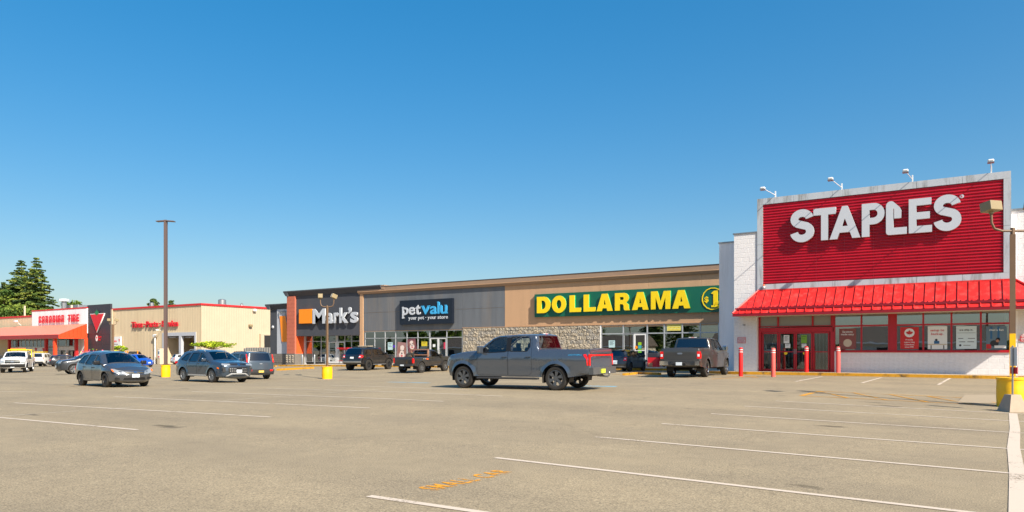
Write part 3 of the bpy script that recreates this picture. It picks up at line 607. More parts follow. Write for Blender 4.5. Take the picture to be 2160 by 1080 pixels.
def rect(s, x0, x1, z0, z1, m, y=-.002, name='printed_shape'): q = MB(); q.box(x0, x1, y - .003, y, z0, z1); return q.build(name, m, s)
def leaf(s, x, z, r, m, y):
    half = [(0, 1), (.16, .62), (.34, .72), (.28, .30), (.52, .52), (.60, .38), (.95, .42), (.84, .18), (.98, .04), (.50, -.26), (.56, -.44), (.06, -.36), (.05, -.8)]
    pts = half + [(-a, b) for a, b in half[::-1] if a > 0]; shape('maple_leaf', [[(a * r, b * r) for a, b in pts]], .003, m, s, (x, y, z))
def art_canada(s, W, H):
    disc(s, 0, H * .74, W * .55, M_PW); leaf(s, 0, H * .73, W * .40, M_PR, -.006)
    for i, t in enumerate(('Proudly', 'supporting', 'Canadians', 'since 1991.')): write(t, 0, -.003, H * (.40 - .11 * i), H * .065, .003, M_PW, s, one=True, name='lettering', align='c', bold=.015)
def art_setup(s, W, H):
    write('setup to', 0, -.003, H * .78, H * .10, .003, M_PR, s, one=True, name='lettering', align='c', bold=.02); write('backup.', 0, -.003, H * .62, H * .10, .003, M_PR, s, one=True, name='lettering', align='c', bold=.02)
    rect(s, -W * .95, W * .95, H * .18, H * .23, M_SOFFIT); disc(s, -.05, H * .40, W * .14, M_PDK); rect(s, -W * .35, W * .2, H * .235, H * .36, M_PB, -.003); rect(s, -W * .7, -W * .6, 0.01, H * .17, M_PDK); rect(s, W * .6, W * .7, .01, H * .17, M_PDK)
def art_ship(s, W, H):
    write('we ship it.', 0, -.003, H * .80, H * .085, .003, M_PDK, s, one=True, name='lettering', align='c', bold=.015)
    for i, (x, w_) in enumerate(((-.8, .5), (.15, .7), (-.7, .6), (.1, .65))): rect(s, W * x, W * (x + w_), H * (.45 - .15 * (i // 2)), H * (.475 - .15 * (i // 2)), M_PDK)
    rect(s, -W * .9, W * .9, H * .70, H * .71, M_PDK); disc(s, -W * .6, H * .16, W * .12, M_PDK); rect(s, -W * .3, W * .4, H * .15, H * .17, M_PDK)
def art_fun(s, W, H):
    rect(s, -W * .6, -W * .4, H * .45, H * .98, M_PB); rect(s, W * .1, W * .3, H * .45, H * .98, M_PB); disc(s, W * .15, H * .42, W * .22, M_PDK); disc(s, W * .1, H * .36, W * .16, M_SKIN, -.007); disc(s, -W * .2, H * .25, W * .42, M_PDK, -.003, ry=H * .14)
    rect(s, -W * .98, -W * .5, H * .02, H * .22, M_PR); rect(s, -W * .2, W * .9, H * .05, H * .16, M_PW, -.008); write("that's fun", 0, -.003, H * .80, H * .09, .003, M_PW, s, one=True, name='lettering', align='c', bold=.02)
def art_save(s, W, H):
    write('Savings', 0, -.003, H * .80, H * .10, .003, M_PW, s, one=True, name='lettering', align='c', bold=.02); write('made easy', 0, -.003, H * .68, H * .09, .003, M_PW, s, one=True, name='lettering', align='c', bold=.02)
    disc(s, 0, H * .30, W * .5, M_SOFFIT)
YPo = YS + .045
poster(1770, 1806, 693, 736.5, YPo, mat('poster_faded_red', (132, 74, 70), .6), 'faded red poster with white lettering in the window right of the doors', art_save)
poster(1899, 1938, 690, 736.5, YPo, M_PR, 'red poster with a white disc and maple leaf', art_canada)
poster(1957, 1998, 688, 736.5, YPo, M_PW, 'white poster with red lettering above a person at a desk', art_setup)
poster(2017, 2060, 688, 736, YPo, mat('poster_pale', (206, 220, 222), .6), 'pale poster with one line of dark lettering and small dark print', art_ship)
poster(2080, 2124, 688, 736.5, YPo, mat('poster_slate', (96, 118, 132), .6), 'blue photo poster of a person behind white boxes', art_fun)
def small_sheet(px0, px1, py0, py1, Y, m, label, cat='notice', stripes=0):
    s = poster(px0, px1, py0, py1, Y, m, label); s['category'] = cat; W = (fx(px1, Y) - fx(px0, Y)) / 2; H = fz(px0, py0, Y) - fz(px0, py1, Y)
    for i in range(stripes): rect(s, -W * .7, W * (.7 - .3 * (i % 2)), H * (.8 - i * .6 / stripes), H * (.8 - i * .6 / stripes) + H * .05, M_PDK)
    return s
small_sheet(1653, 1665, 707, 724, YS + .06, M_PW, 'white notice on the left sliding door', stripes=4)
small_sheet(1656, 1667, 725, 734, YS + .06, M_PW, 'small white notice below another on the left sliding door', stripes=2)
small_sheet(1690, 1702, 707, 723.5, YS + .06, mat('poster_green', (120, 170, 50), .6), 'green notice on the right sliding door', stripes=2)
small_sheet(1691, 1701, 725, 733, YS + .06, M_PW, 'small white notice below the green one on the sliding door', stripes=1)
for p in (1657, 1697):
    s = empty('door_sticker', (fx(p, YS), YS + .065, fz(p, 745, YS)), 0, 'round yellow sticker on the ' + ('left' if p < 1670 else 'right') + ' sliding door', 'sticker', 'round stickers on the doors'); disc(s, 0, 0, .09, M_YEL, name='disc')
# floodlights over the sign
for px, py, hx, hy, lab in ((1636, 411, 1609, 397, 'leftmost'), (1776, 394, 1752, 377, 'second from left'), (1925, 378, 1910, 360, 'third from left'), (2091, 362, 2090, 339, 'rightmost')):
    bx, by, bz = fx(px, YF + .1), YF + .06, zf1
    hY = YF - 2.3; hxw = bx - .05; hz = fz(hx, hy, hY)
    hxw = fx(hx, hY)
    s = empty('sign_floodlight', (bx, by, bz), 0, 'white floodlight on a bent arm above the red sign, ' + lab, 'floodlight', 'floodlights over the red sign')
    q = MB(); q.tube([(0, .25, -.02), (0, .0, .12), (hxw - bx, hY - by + .1, hz - bz)], .02, 6); q.build('arm', M_WHITEMETAL, s)
    q = MB(); q.box(-.03, .03, -.03, .03, 0, .34); q.build('strut', M_WHITEMETAL, s); q = MB(); q.box(-.1, .1, .1, .4, -.005, .03); q.build('base_plate', M_WHITEMETAL, s)
    q = MB(); q.rbox(hxw - bx, hY - by, hz - bz, .25, .26, .12, .05); q.build('lamp_head', M_WHITEMETAL, s); q = MB(); q.box(hxw - bx - .13, hxw - bx + .13, hY - by - .15, hY - by + .15, hz - bz - .10, hz - bz - .078); q.build('lens', M_GREYMETAL, s)
a = MB(); a.tube([(0, 0, 0), (0, 0, .1)], .07, 10); sx_, sz_ = fx(1611, YF - .1), fz(1611, 607, YF - .1)
al = empty('alarm_strobe', (sx_, YF - .08, sz_), 0, 'small alarm strobe with orange dome at the lower left corner of the red sign', 'strobe light'); a.build('base', M_WHITEMETAL, al); a = MB(); a.lathe([(.06, .1), (.055, .15), (.03, .19), (.0, .2)], 10); a.build('dome', M_ORANGE, al)
# bollards
for px, py0, py1, m in ((1562.5, 733, 788, M_REDBOL), (1631, 734, 789, M_PINKBOL), (1701, 730, 785.5, M_REDBOL), (1768, 730, 786.5, M_PINKBOL)):
    x, y = at(px, (EYE - .40) * FPX / (py1 - HORY)); y = min(y, 40.9); x = fx(px, y) if y < 40.6 else x
    k = {1562.5: 'red bollard with white bands, leftmost, left of the red doors', 1631: 'faded pink bollard before the left door', 1701: 'red bollard in the middle before the sliding doors', 1768: 'faded pink bollard right of the doors, under the first window'}[px]
    z0 = gz(x, y) + (.14 if y > 39.7 else 0); H = fz(px, py0, y) - z0
    s = empty('bollard', (x, y, z0), 0, k, 'bollard', 'bollards before the red store'); q = MB(); q.lathe([(.105, 0), (.105, H - .05), (.095, H - .015), (.05, H)], 16); q.build('post', m, s, smooth=40)
    for zz in (H - .13, H - .24): q = MB(); q.lathe([(.108, zz), (.108, zz + .035)], 16); q.build('band', M_WHITEP, s, smooth=40)
# ------------------------------------------------------------------ strip mall: dollar store and pet store under one roof
ZS = .20
PB = empty('shop_building', (0, 0, 0), 0, 'long tan and charcoal stucco strip mall building with stone veneer and shop windows', 'shops')
X0, X1 = fx(760, YP), xs0 + .05; ztop = (fz(1515, 557, YP - .28) + fz(765, 607, YP - .28)) / 2
zc0 = ztop - .66; wt = fz(1400, 683, YP); wtL = fz(870, 698, YP)
xg = fx(1065, YP); xst0, xst1 = fx(976, YP), fx(1266, YP); xpl = fx(767, YP)
# stucco panels with recessed joints
def panels(parent, xs, zs, y0, y1, m, name='stucco_panel', g=.012):
    for a, b in zip(xs[:-1], xs[1:]):
        for c, d in zip(zs[:-1], zs[1:]):
            q = MB(); q.box(a + g, b - g, y0, y1, c + g, d - g); q.build(name, m, parent)
q = MB(); q.box(X0, X1, YP + .04, YP + .3, min(wt, wtL) - .02, ztop - .1); q.box(X0, X1, YP + 9, YP + 25, -.3, ztop - .2); q.box(X0, X0 + .2, YP + .3, YP + 9, -.3, ztop - .1); q.box(X0, X1, YP + .3, YP + 9, ztop - .9, ztop - .7)
q.box(xst0, xst1, YP + .04, YP + .3, -.3, wt); q.build('wall', M_STUCCO, PB)
ztj = fz(1000, 651, YP)
panels(PB, [fx(p, YP) for p in (767, 821, 976, 1065)], [wtL + .06, ztj, zc0], YP, YP + .05, M_GREYST)
panels(PB, [fx(1065, YP), fx(1266, YP), fx(1368, YP), fx(1480, YP), X1], [wt + .05, zc0], YP, YP + .05, M_STUCCO, g=.007)
q = MB(); q.box(X0, xpl - .01, YP - .1, YP + .04, -.2, zc0); q.build('pilaster', M_STUCCO, PB)
q = MB(); q.ext([(YP + .05, zc0), (YP - .12, zc0), (YP - .28, zc0 + .2), (YP - .28, ztop - .02), (YP + .4, ztop - .02)], 'x', X0 - .15, X1); q.build('cornice', M_CORNICE, PB)
q = MB(); q.box(X0 - .16, X1, YP - .31, YP + .5, ztop - .02, ztop + .03); q.build('roof_edge', mat('dark_roof_flashing', (66, 62, 66), .5), PB)
q = MB(); q.box(X0 - .15, X1, YP - .295, YP - .282, zc0 + .22, zc0 + .27); q.build('cornice_bead', M_STUCCO, PB)
q = MB(); q.box(xst0 - .02, X1, YP - .06, YP - .002, wt - .0, wt + .05); q.build('ledge', M_STUCCO, PB)
# split stone veneer, every stone an object
random.seed(5)
stm = []
for k in range(10):
    bm = bmesh.new(); bmesh.ops.create_grid(bm, x_segments=6, y_segments=4, size=.5)
    for v in bm.verts:
        x, z = v.co.x, v.co.y; edge = abs(x) > .49 or abs(z) > .49
        v.co = (x + (0 if abs(x) > .49 else rnd(-.07, .07)), -rnd(.35, 1.1) if edge else -rnd(.4, 1.7), z + (0 if abs(z) > .49 else rnd(-.12, .12)))
    for v in bm.verts:
        if abs(v.co.x) > .49 and abs(v.co.z) < .4: v.co.y = -rnd(.3, .9)
    ret = bmesh.ops.extrude_edge_only(bm, edges=[e for e in bm.edges if e.is_boundary])
    for v in [g for g in ret['geom'] if isinstance(g, bmesh.types.BMVert)]: v.co.y = .6
    me = bpy.data.meshes.new('stone'); bm.to_mesh(me); bm.free(); me.materials.append(M_STONES[k % 3]); stm.append(me)
zc = ZS - .05; rows = 11; rh = [rnd(.7, 1.3) for _ in range(rows)]; zr_ = zc
for j in range(rows):
    hh = (wt - .02 - zc) * rh[j] / sum(rh); x = xst0 + .03
    while x < xst1 - .1:
        w_ = min(rnd(.40, .72), xst1 - .03 - x)
        if xst1 - .03 - (x + w_) < .2: w_ = xst1 - .03 - x
        o = bpy.data.objects.new('stone', random.choice(stm)); link(o, PB); o.location = (x + w_ / 2, YP + .02, zr_ + .5 * hh); o.scale = (w_ * random.choice([1, -1]) - .006, rnd(.045, .085), hh - .004); x += w_
    zr_ += hh
q = MB(); q.box(xst0, xst1, YP + .02, YP + .04, ZS - .3, wt); q.build('mortar_bed', M_MORTAR, PB)
# pet store front
def interior(parent, a, b, y, z1, back=None, n=4, dep=7.5):
    q = MB(); q.box(a, b, y, y + dep, ZS - .05, ZS - .01); q.build('floor', M_FLOOR, parent); q = MB(); q.box(a, b, y, y + dep, z1 + .25, z1 + .3); q.build('ceiling', M_CEIL, parent)
    q = MB(); q.box(a, b, y + dep, y + dep + .1, ZS, z1 + .3); q.build('back_wall', back or M_SHADER, parent)
    for i in range(n):
        x = a + (b - a) * (i + .5) / n; hgt = rnd(1.3, 2.0); q = MB(); q.box(x - .3, x + .3, y + 1.8, y + 6, ZS, ZS + hgt); q.build('shelf_unit', MATS['shelf_%d' % (i % 3)], parent)
wl = [fx(p, YP) for p in (769.5, 790, 812, 834, 858, 881, 906, 942, 975)]; zm_ = fz(870, 712.5, YP)
window_grid(PB, wl, [zm_, wtL], YP + .06, M_ALU, GL_SHOP, .06, .12, 'transom')
window_grid(PB, wl[:7], [ZS + .12, zm_ - .001], YP + .06, M_ALU, GL_SHOP, .06, .12); window_grid(PB, wl[7:], [ZS + .12, zm_ - .001], YP + .06, M_ALU, GL_SHOP, .06, .12)
xm = (wl[6] + wl[7]) / 2
door(PB, wl[6] + .05, xm - .005, ZS, zm_ - .04, YP + .06, M_ALUB, GL_SHOP, .10, midrail=False, handle='r'); door(PB, xm + .005, wl[7] - .05, ZS, zm_ - .04, YP + .06, M_ALUB, GL_SHOP, .10, midrail=False, handle='l')
q = MB(); q.box(xpl, xst0, YP + .0, YP + .2, ZS - .2, ZS + .12); q.build('sill', M_CONC, PB)
interior(PB, wl[0], wl[-1], YP + .3, wtL, n=6)
# dollar store front
wr = [fx(p, YP) for p in (1268, 1314.5, 1365, 1401, 1439, 1477, 1516)] + [X1]; zm2 = fz(1400, 702.5, YP)
window_grid(PB, wr, [zm2, wt - .0], YP + .06, M_ALU, GL_SHOP, .09, .12, 'transom')
window_grid(PB, wr[:2], [ZS + .45, zm2 - .001], YP + .06, M_ALU, GL_SHOP, .09, .12)
q = MB(); q.box(wr[0], wr[1], YP, YP + .2, ZS - .2, ZS + .44); q.box(wr[2], X1, YP, YP + .2, ZS - .2, ZS + .44); q.build('low_wall', M_LGREY, PB)
window_grid(PB, [wr[1] + .05, fx(1336, YP)], [ZS, zm2 - .06], YP + .06, M_ALU, GL_SHOP, .07, .12, 'sidelight')
door(PB, fx(1337, YP), fx(1363, YP), ZS, zm2 - .02, YP + .05, M_WHITEP, GL_SHOP, .12, handle='l')
window_grid(PB, wr[2:], [ZS + .45, zm2 - .001], YP + .06, M_ALU, GL_SHOP, .09, .12)
interior(PB, wr[0], X1 - .3, YP + .3, wt, n=7)
q = MB(); q.box(xst1, wr[0] - .04, YP - .04, YP + .2, ZS, wt); q.build('corner_trim', M_WHITEP, PB)
# pet store sign
sx0, sx1 = fx(843, YP - .35), fx(954, YP - .35); sz0 = fz(900, 683.6, YP - .35); sz1 = fz(900, 631.5, YP - .35)
PS = empty('store_sign', ((sx0 + sx1) / 2, YP, sz0), 0, 'navy sign board with white and sky blue lower case letters on the charcoal stucco', 'sign')
W, H = (sx1 - sx0) / 2, sz1 - sz0; q = MB(); q.box(-W, W, -.35, -.05, 0, H); q.build('board', M_NAVY, PS)
def serif_word(s, xa, xb, zb_, h, m, parent, y, dep=.08, serifs=()):
    """word fitted between xa and xb"""
    tot = 0; it = []
    w0_ = [glyph_mesh(ch, h, dep, .018, 1.0) for ch in s]; kk = round((xb - xa) / (sum(b - a for _, a, b in w0_) + h * .05 * (len(s) - 1)), 3)
    for ch in s: me, a, b = glyph_mesh(ch, h, dep, .018, kk); it.append((me, a, b)); tot += b - a
    gap = ((xb - xa) - tot) / max(1, len(s) - 1); x = xa
    for (me, a, b), ch in zip(it, s):
        if not me.materials: me.materials.append(m)
        o = bpy.data.objects.new('letter', me); link(o, parent); o.location = (x - a, y, zb_); o.material_slots[0].link = 'OBJECT'; o.material_slots[0].material = m
        sb = MB(); t = h * .06; w0 = b - a
        def bar(p, z_, w=h * .26): z_ = z_ - (.05 * h if z_ > .3 * h else 0); sb.box(x + p - w / 2, x + p + w / 2, y - dep - .004, y - .005, zb_ + z_, zb_ + z_ + t)
        if ch == 'p': bar(w0 * .15, -h * .30); bar(w0 * .08, h * .68, h * .16)
        if ch in 'l': bar(w0 * .3, 0); bar(w0 * .2, h * 1.0, h * .16)
        if ch == 'v': bar(w0 * .10, h * .70, h * .30); bar(w0 * .9, h * .70, h * .28)
        if ch == 'u': bar(w0 * .05, h * .70, h * .2); bar(w0 * .78, h * .70, h * .2); bar(w0 * .95, 0, h * .2)
        if ch == 'a': bar(w0 * .98, 0, h * .2)
        if ch == 't': bar(w0 * .75, 0, h * .2)
        if sb.v: sb.build('serif', m, o, loc=(-(x - a), -y, -zb_))
        x += b - a + gap
kx = lambda p: fx(p, YP - .4) - (sx0 + sx1) / 2
serif_word('pet', kx(848.5), kx(887), H * .41, H * .47, M_LETTER, PS, -.35); serif_word('valu', kx(889.5), kx(943), H * .41, H * .47, M_BLUE, PS, -.35)
tg = write('your pet · your store', 0, -.35, H * .20, H * .15, .03, M_LETTER, PS, bold=.012, gap=.08, one=True, name='tagline'); tw_ = max(v.co.x for v in tg.data.vertices); tg.location.x = kx(861); tg.scale.x = (kx(944) - kx(861)) / tw_
# dollar store sign
def at_sign(px): return fx(px, YP - .45)
gx0 = fx(1127.5, YP - .22); gz1 = (fz(1128, 621, YP - .2) + fz(1500, 602.5, YP - .2)) / 2; gz0 = (fz(1128, 669, YP - .2) + fz(1500, 658.5, YP - .2)) / 2
DS = empty('store_sign', (gx0, YP, gz0), 0, 'long green sign board with heavy yellow capital letters and a ringed dollar mark', 'sign')
W, H = X1 - .05 - gx0, gz1 - gz0; q = MB(); q.box(0, W, -.22, -.03, 0, H); q.build('board', M_GREEN, DS)
def dollar_font():
    f = {}
    f['D'] = ([[(0, 0), (0, 1), (.44, 1)] + arc(.42, .5, .42, .5, 90, -90, 16)[1:] + [(.42, 0)], [(.29, .24)] + arc(.38, .5, .165, .26, -90, 90, 10) + [(.29, .76)]], .84)
    f['O'] = ([arc(.47, .5, .47, .52, 0, 360, 32)[:-1], arc(.47, .5, .165, .26, 0, 360, 20)[:-1]], .94)
    f['L'] = ([[(0, 0), (0, 1), (.32, 1), (.32, .25), (.72, .25), (.72, 0)]], .72)
    f['A'] = ([[(0, 0), (.33, 1), (.69, 1), (1.02, 0), (.68, 0), (.635, .16), (.385, .16), (.34, 0)], [(.44, .37), (.58, .37), (.51, .66)]], 1.02)
    f['R'] = ([[(0, 0), (0, 1), (.56, 1)] + arc(.56, .71, .31, .29, 80, -60, 10) + [(.72, .43)] + arc(.66, .24, .21, .18, 60, 0, 4) + [(.87, .08), (.95, 0), (.62, 0), (.56, .08), (.55, .28), (.48, .36), (.32, .36), (.32, 0)], [(.32, .60), (.47, .60)] + arc(.47, .68, .09, .085, -80, 80, 6) + [(.32, .765)]], .95)
    f['M'] = ([[(0, 0), (0, 1), (.42, 1), (.62, .42), (.82, 1), (1.24, 1), (1.24, 0), (.93, 0), (.93, .66), (.70, 0), (.54, 0), (.31, .66), (.31, 0)]], 1.24)
    return f
DF = dollar_font(); zlb = H * .165; hl = H * .71; YLd = YP - .42
for ch, p0, p1 in (('D', 1132.5, 1161), ('O', 1164, 1194), ('L', 1201.3, 1225.5), ('L', 1231, 1256), ('A', 1258.5, 1292.5), ('R', 1297, 1329), ('A', 1333, 1368), ('M', 1373, 1414), ('A', 1418, 1456)):
    lp, wd = DF[ch]; a, b = fx(p0, YLd), fx(p1, YLd); s = (b - a) / wd
    shape('letter', [[(x * s, z * hl) for x, z in l] for l in lp], .035, M_YEL, DS, (a - gx0, -.40, zlb))
    shape('letter_return', [[(x * s, z * hl) for x, z in l] for l in lp], .18, M_GEDGE, DS, (a - gx0, -.22, zlb))
cxr, czr = fx(1503.5, YP - .26) - gx0, fz(1503.5, 630, YP - .26) - gz0; rr = H * .425
pn = arc(0, 0, rr, rr, 11.25, 371.25, 16)[:-1]; shape('ring', [pn, [(x * .92, z * .92) for x, z in pn]], .05, M_YEL, DS, (cxr, -.22, czr))
shape('numeral', [[(-.02, .25), (.05, .31), (.19, .31), (.19, -.26), (.26, -.26), (.26, -.33), (-.06, -.33), (-.06, -.26), (.02, -.26), (.02, .19), (-.06, .19), (-.06, .22)]], .05, M_YEL, DS, (cxr, -.22, czr)).scale = (rr / .44, 1, rr / .44)
write('$', cxr - rr * .75, -.22, czr - rr * .28, rr * .5, .04, M_YEL, DS, bold=.03); write('plus', cxr + rr * .2, -.285, czr - rr * .50, rr * .32, .01, M_YEL, DS, shear=.3, one=True, gap=.04)
# window sheets
YQ = YP + .035
small_sheet(818, 828, 722, 738, YQ, mat('poster_pale_blue', (178, 206, 210), .6), 'pale blue sheet in the pet shop window left of the dog posters', stripes=3)
small_sheet(829.5, 833, 728, 733, YQ, mat('violet_sign', (90, 50, 190), .5), 'tiny violet sign beside the pale blue sheet', 'notice')
def art_dog(s, W, H, flip=1):
    disc(s, 0, H * .52, W * .62, mat('dog_fur', (214, 196, 188), .9), -.002, ry=H * .34); disc(s, -W * .22, H * .60, W * .10, M_PDK, -.006); disc(s, W * .22, H * .60, W * .10, M_PDK, -.006); disc(s, 0, H * .46, W * .13, M_PDK, -.006); disc(s, -W * .55, H * .62, W * .2, mat('dog_ear', (142, 98, 88), .9), -.007, ry=H * .2); disc(s, W * .55, H * .62, W * .2, MATS['dog_ear'], -.007, ry=H * .2); disc(s, 0, H * .34, W * .22, mat('dog_tongue', (196, 90, 96), .8), -.0065, ry=H * .05)
p1 = poster(836, 857, 722, 765, YQ, mat('dog_backdrop', (150, 112, 110), .7), 'tilted photo poster of a pale long-eared dog in the pet shop window', lambda s, W, H: art_dog(s, W, H)); p1.rotation_euler = (0, R(5), 0)
p2 = poster(862, 880, 714, 742, YQ, mat('dog_backdrop_dark', (112, 64, 74), .7), 'tilted photo poster of a brown dog face, higher than the pale dog poster', lambda s, W, H: art_dog(s, W, H)); p2.rotation_euler = (0, R(-11), 0)
small_sheet(889, 901, 720.5, 730, YQ, mat('poster_yellow', (204, 184, 40), .6), 'yellow sheet in the transom by the pet shop doors', stripes=2)
small_sheet(913, 918, 726, 732, YQ, M_PW, 'small white notice on the left pet shop door'); small_sheet(936, 940, 722, 736, YQ, mat('poster_magenta', (190, 50, 80), .6), 'narrow magenta sheet on the right pet shop door')
small_sheet(1284, 1297, 718, 733, YQ, MATS['poster_pale_blue'], 'pale sheet with small pictures in the first dollar shop window', stripes=4)
yb = poster(1407, 1437.5, 684, 697.5, YQ, mat('cream_poster', (226, 214, 120), .6), 'cream banner with yellow waves behind the dollar shop transom')
for i in range(3): rect(yb, -.48, .48, .06 + .17 * i, .10 + .17 * i, M_YEL)
for i in range(9): rect(yb, -.45 + .11 * i, -.41 + .11 * i, .13 + .13 * (i % 3), .15 + .13 * (i % 3), M_PDK, -.006)
for i, (a, b, c) in enumerate(((722, 728, (150, 190, 20)), (728.5, 735, (60, 160, 170)), (735.5, 744, (110, 180, 50)))): small_sheet(1346, 1353, a, b, YQ - .01, mat('door_sheet_%d' % i, c, .6), ('lime', 'teal', 'green')[i] + ' sticker on the white door, ' + ('top', 'middle', 'bottom')[i] + ' of three', 'sticker')
s = empty('door_sticker', (fx(1342, YP), YP + .02, fz(1342, 732.5, YP)), 0, 'round orange and yellow sticker on the white dollar shop door', 'sticker'); disc(s, 0, 0, .12, M_SIGNOR, name='disc')
rb = empty('drop_box', (fx(1379, YP - .6), YP - .6, ZS), 0, 'red drop box with a dark glass front beside the white door', 'box'); W = (fx(1390, YP - .6) - fx(1368, YP - .6)) / 2
q = MB(); q.rbox(0, 0, .42, 2 * W, .5, .8, .03); q.build('cabinet', M_CTRED, rb); q = MB(); q.rbox(0, 0, 1.0, 2 * W, .5, .36, .03); q.build('lid', M_CTDARK, rb); q = MB(); q.box(-W * .8, 0, -.27, -.251, .1, .4); q.build('label_panel', mat('tan_print', (190, 130, 90), .6), rb)

# ------------------------------------------------------------------ work-wear shop (charcoal, terracotta pillar, orange square)
YM = 53.9
MK = empty('shop_building', (0, 0, 0), 0, 'charcoal shop block with a terracotta pillar, orange recess and flared dark cornice', 'shop')
mx0, mx1, mx2 = fx(608, YM), fx(624.5, YM), fx(759, YM); zmt = fz(605, 614, YM - .35); zmc = fz(640, 624, YM); zfb = fz(690, 708, YM)
q = MB(); q.box(mx1, mx2, YM, YM + .3, zfb, zmc + .3); q.box(mx0 + .3, mx2 + 8, YM + 8, YM + 24, -.3, zmt - .1); q.box(mx0 + .4, mx2, YM + .3, YM + 8, zmc - .3, zmc); q.box(mx2 - .001, mx2 + 3.0, YM + .5, YM + 8, ztop - .5, zmt - .3); q.box(mx0 + .1, mx0 + .4, YM + .4, YM + 10, -.2, zmc); q.build('wall', M_DARKST, MK)
q = MB(); q.box(mx1, mx2, YM + .02, YM + 1.1, zfb + .02, zfb + .12); q.build('soffit', M_DARKST, MK)
q = MB(); prof = [(YM + .3, zmc), (YM - .06, zmc), (YM - .1, zmc + .08), (YM - .38, zmt - .12), (YM - .38, zmt), (YM + .3, zmt)]
q.ext(prof, 'x', mx0 - .2, mx2 + 3.2); q.build('cornice', M_DARKST, MK)
q = MB(); q.ext([(mx0 + .3, zmc), (mx0 - .05, zmc + .05), (mx0 - .45, zmt - .12), (mx0 - .45, zmt - .003), (mx0 + .3, zmt - .003)], 'y', YM - .36, YM + 12); q.build('cornice_return', M_DARKST, MK)
q = MB(); q.box(mx2 + 3.2, mx2 + 3.6, YM - .2, YM + 6, zmt - .45, zmt - .01); q.build('cornice_end', M_CORNICE, MK)
zpb = fz(616, 746, YM); q = MB(); q.box(mx0, mx1 + .02, YM - .18, YM + .5, zpb, zmc + .0); q.build('pillar', M_BRICKRED, MK)
nb = 15
for i in range(nb):                                          # courses of the pillar face
    z0, z1 = zpb + (zmc - zpb) * i / nb, zpb + (zmc - zpb) * (i + 1) / nb; m_ = (mx0 + mx1) / 2 + (.2 if i % 2 else -.2)
    for a, b in ((mx0, m_), (m_, mx1 + .02)): q = MB(); q.box(a + .008, b - .008, YM - .20, YM - .18, z0 + .008, z1 - .008); q.build('block', M_BRICKRED, MK)
q = MB(); q.box(mx0 - .08, mx1 + .1, YM - .28, YM + .6, -.2, zpb); q.build('pillar_base', M_SPLIT, MK)
for i in range(4):
    for j in range(3): q = MB(); a = mx0 - .08 + (mx1 - mx0 + .18) * j / 3; q.add([(a + .01, YM - .28, ZS + i * .22 + .01), (a + .33, YM - .28, ZS + i * .22 + .01), (a + .33, YM - .28, ZS + i * .22 + .21), (a + .01, YM - .28, ZS + i * .22 + .21), (a + rnd(.1, .22), YM - rnd(.33, .38), ZS + i * .22 + rnd(.07, .15))], [(0, 1, 4), (1, 2, 4), (2, 3, 4), (3, 0, 4)]); q.build('stone', M_STONES[(i + j) % 3], MK)
q = MB(); q.box(mx1 + .02, mx1 + .08, YM + .5, YM + 1.1, zpb, zfb); q.box(mx1 + .018, mx1 + .078, YM + .02, YM + .5, zpb, zfb); q.build('recess_wall', M_ORANGE, MK)
q = MB(); q.box(mx1 + .02, mx1 + .12, YM + .45, YM + 1.1, -.2, zpb); q.build('recess_base', M_SPLIT, MK)
YG = YM + 1.1; wm = [fx(p, YG) for p in (640.5, 645.5, 660, 678, 693)]; wn_ = [fx(p, YG) for p in (728, 742, 759)]; zt3, zm3 = zfb + .03, fz(690, 720, YG)
allx = [fx(p, YG) for p in (645.5, 660, 678, 693, 709.5, 713, 728, 742, 759)]
window_grid(MK, allx, [zm3, zt3], YG, M_ALU, GL_SHOP, .07, .12, 'transom'); window_grid(MK, allx[:4], [ZS + .1, zm3 - .001], YG, M_ALU, GL_SHOP, .07, .12); window_grid(MK, allx[6:], [ZS + .1, zm3 - .001], YG, M_ALU, GL_SHOP, .07, .12)
q = MB(); q.box(allx[4], allx[5], YG - .04, YG + .1, ZS, zt3 + .05); q.box(fx(639, YG), allx[0], YG - .04, YG + .1, -.1, zt3 + .05); q.build('post', M_ALUB, MK)
door(MK, allx[3] + .04, allx[4] - .02, ZS, zm3 - .04, YG, M_ALUB, GL_SHOP, .12, midrail=False); door(MK, allx[5] + .02, allx[6] - .04, ZS, zm3 - .04, YG, M_ALUB, GL_SHOP, .12, midrail=False, handle='l')
interior(MK, mx1 + .2, mx2 - .1, YG + .15, zfb, n=5, dep=6.5)
q = MB(); q.box(mx2 - .12, mx2 - .02, YM + .3, YG + 7, -.2, zfb); q.build('side_wall', M_DARKST, MK)
# clothes dummies seen through the glass are left as racks
for p in (668, 684): q = MB(); x = fx(p, YG + 1.2); q.rbox(x, YG + 1.2, ZS + 1.15, .42, .3, 1.2, .08); q.build('clothes_rack', mat('clothes_mix', (120, 70, 60), .9, var=.6, vscale=4), MK)
# left lower wing
lx0 = fx(570, YM + .5); zlt = fz(575, 641, YM); YL_ = YM + .5; zbb = fz(590, 746.5, YL_)
q = MB(); q.box(lx0, mx0 + .05, YL_, YL_ + 14, zbb, zlt - .4); q.build('wall', M_DARKST, MK)
q = MB(); q.ext([(YL_ + .3, zlt - .62), (YL_ - .06, zlt - .62), (YL_ - .38, zlt - .12), (YL_ - .38, zlt), (YL_ + .3, zlt)], 'x', lx0 - .1, mx0 - .02); q.ext([(lx0 + .3, zlt - .62), (lx0 - .05, zlt - .6), (lx0 - .5, zlt - .12), (lx0 - .5, zlt - .002), (lx0 + .3, zlt - .002)], 'y', YL_ - .37, YL_ + 14); q.build('cornice', M_DARKST, MK)
q = MB(); q.box(fx(585, YL_), mx0 - .03, YL_ - .06, YL_, zbb + .02, fz(600, 650, YL_)); q.build('light_panel', M_LGREY, MK)
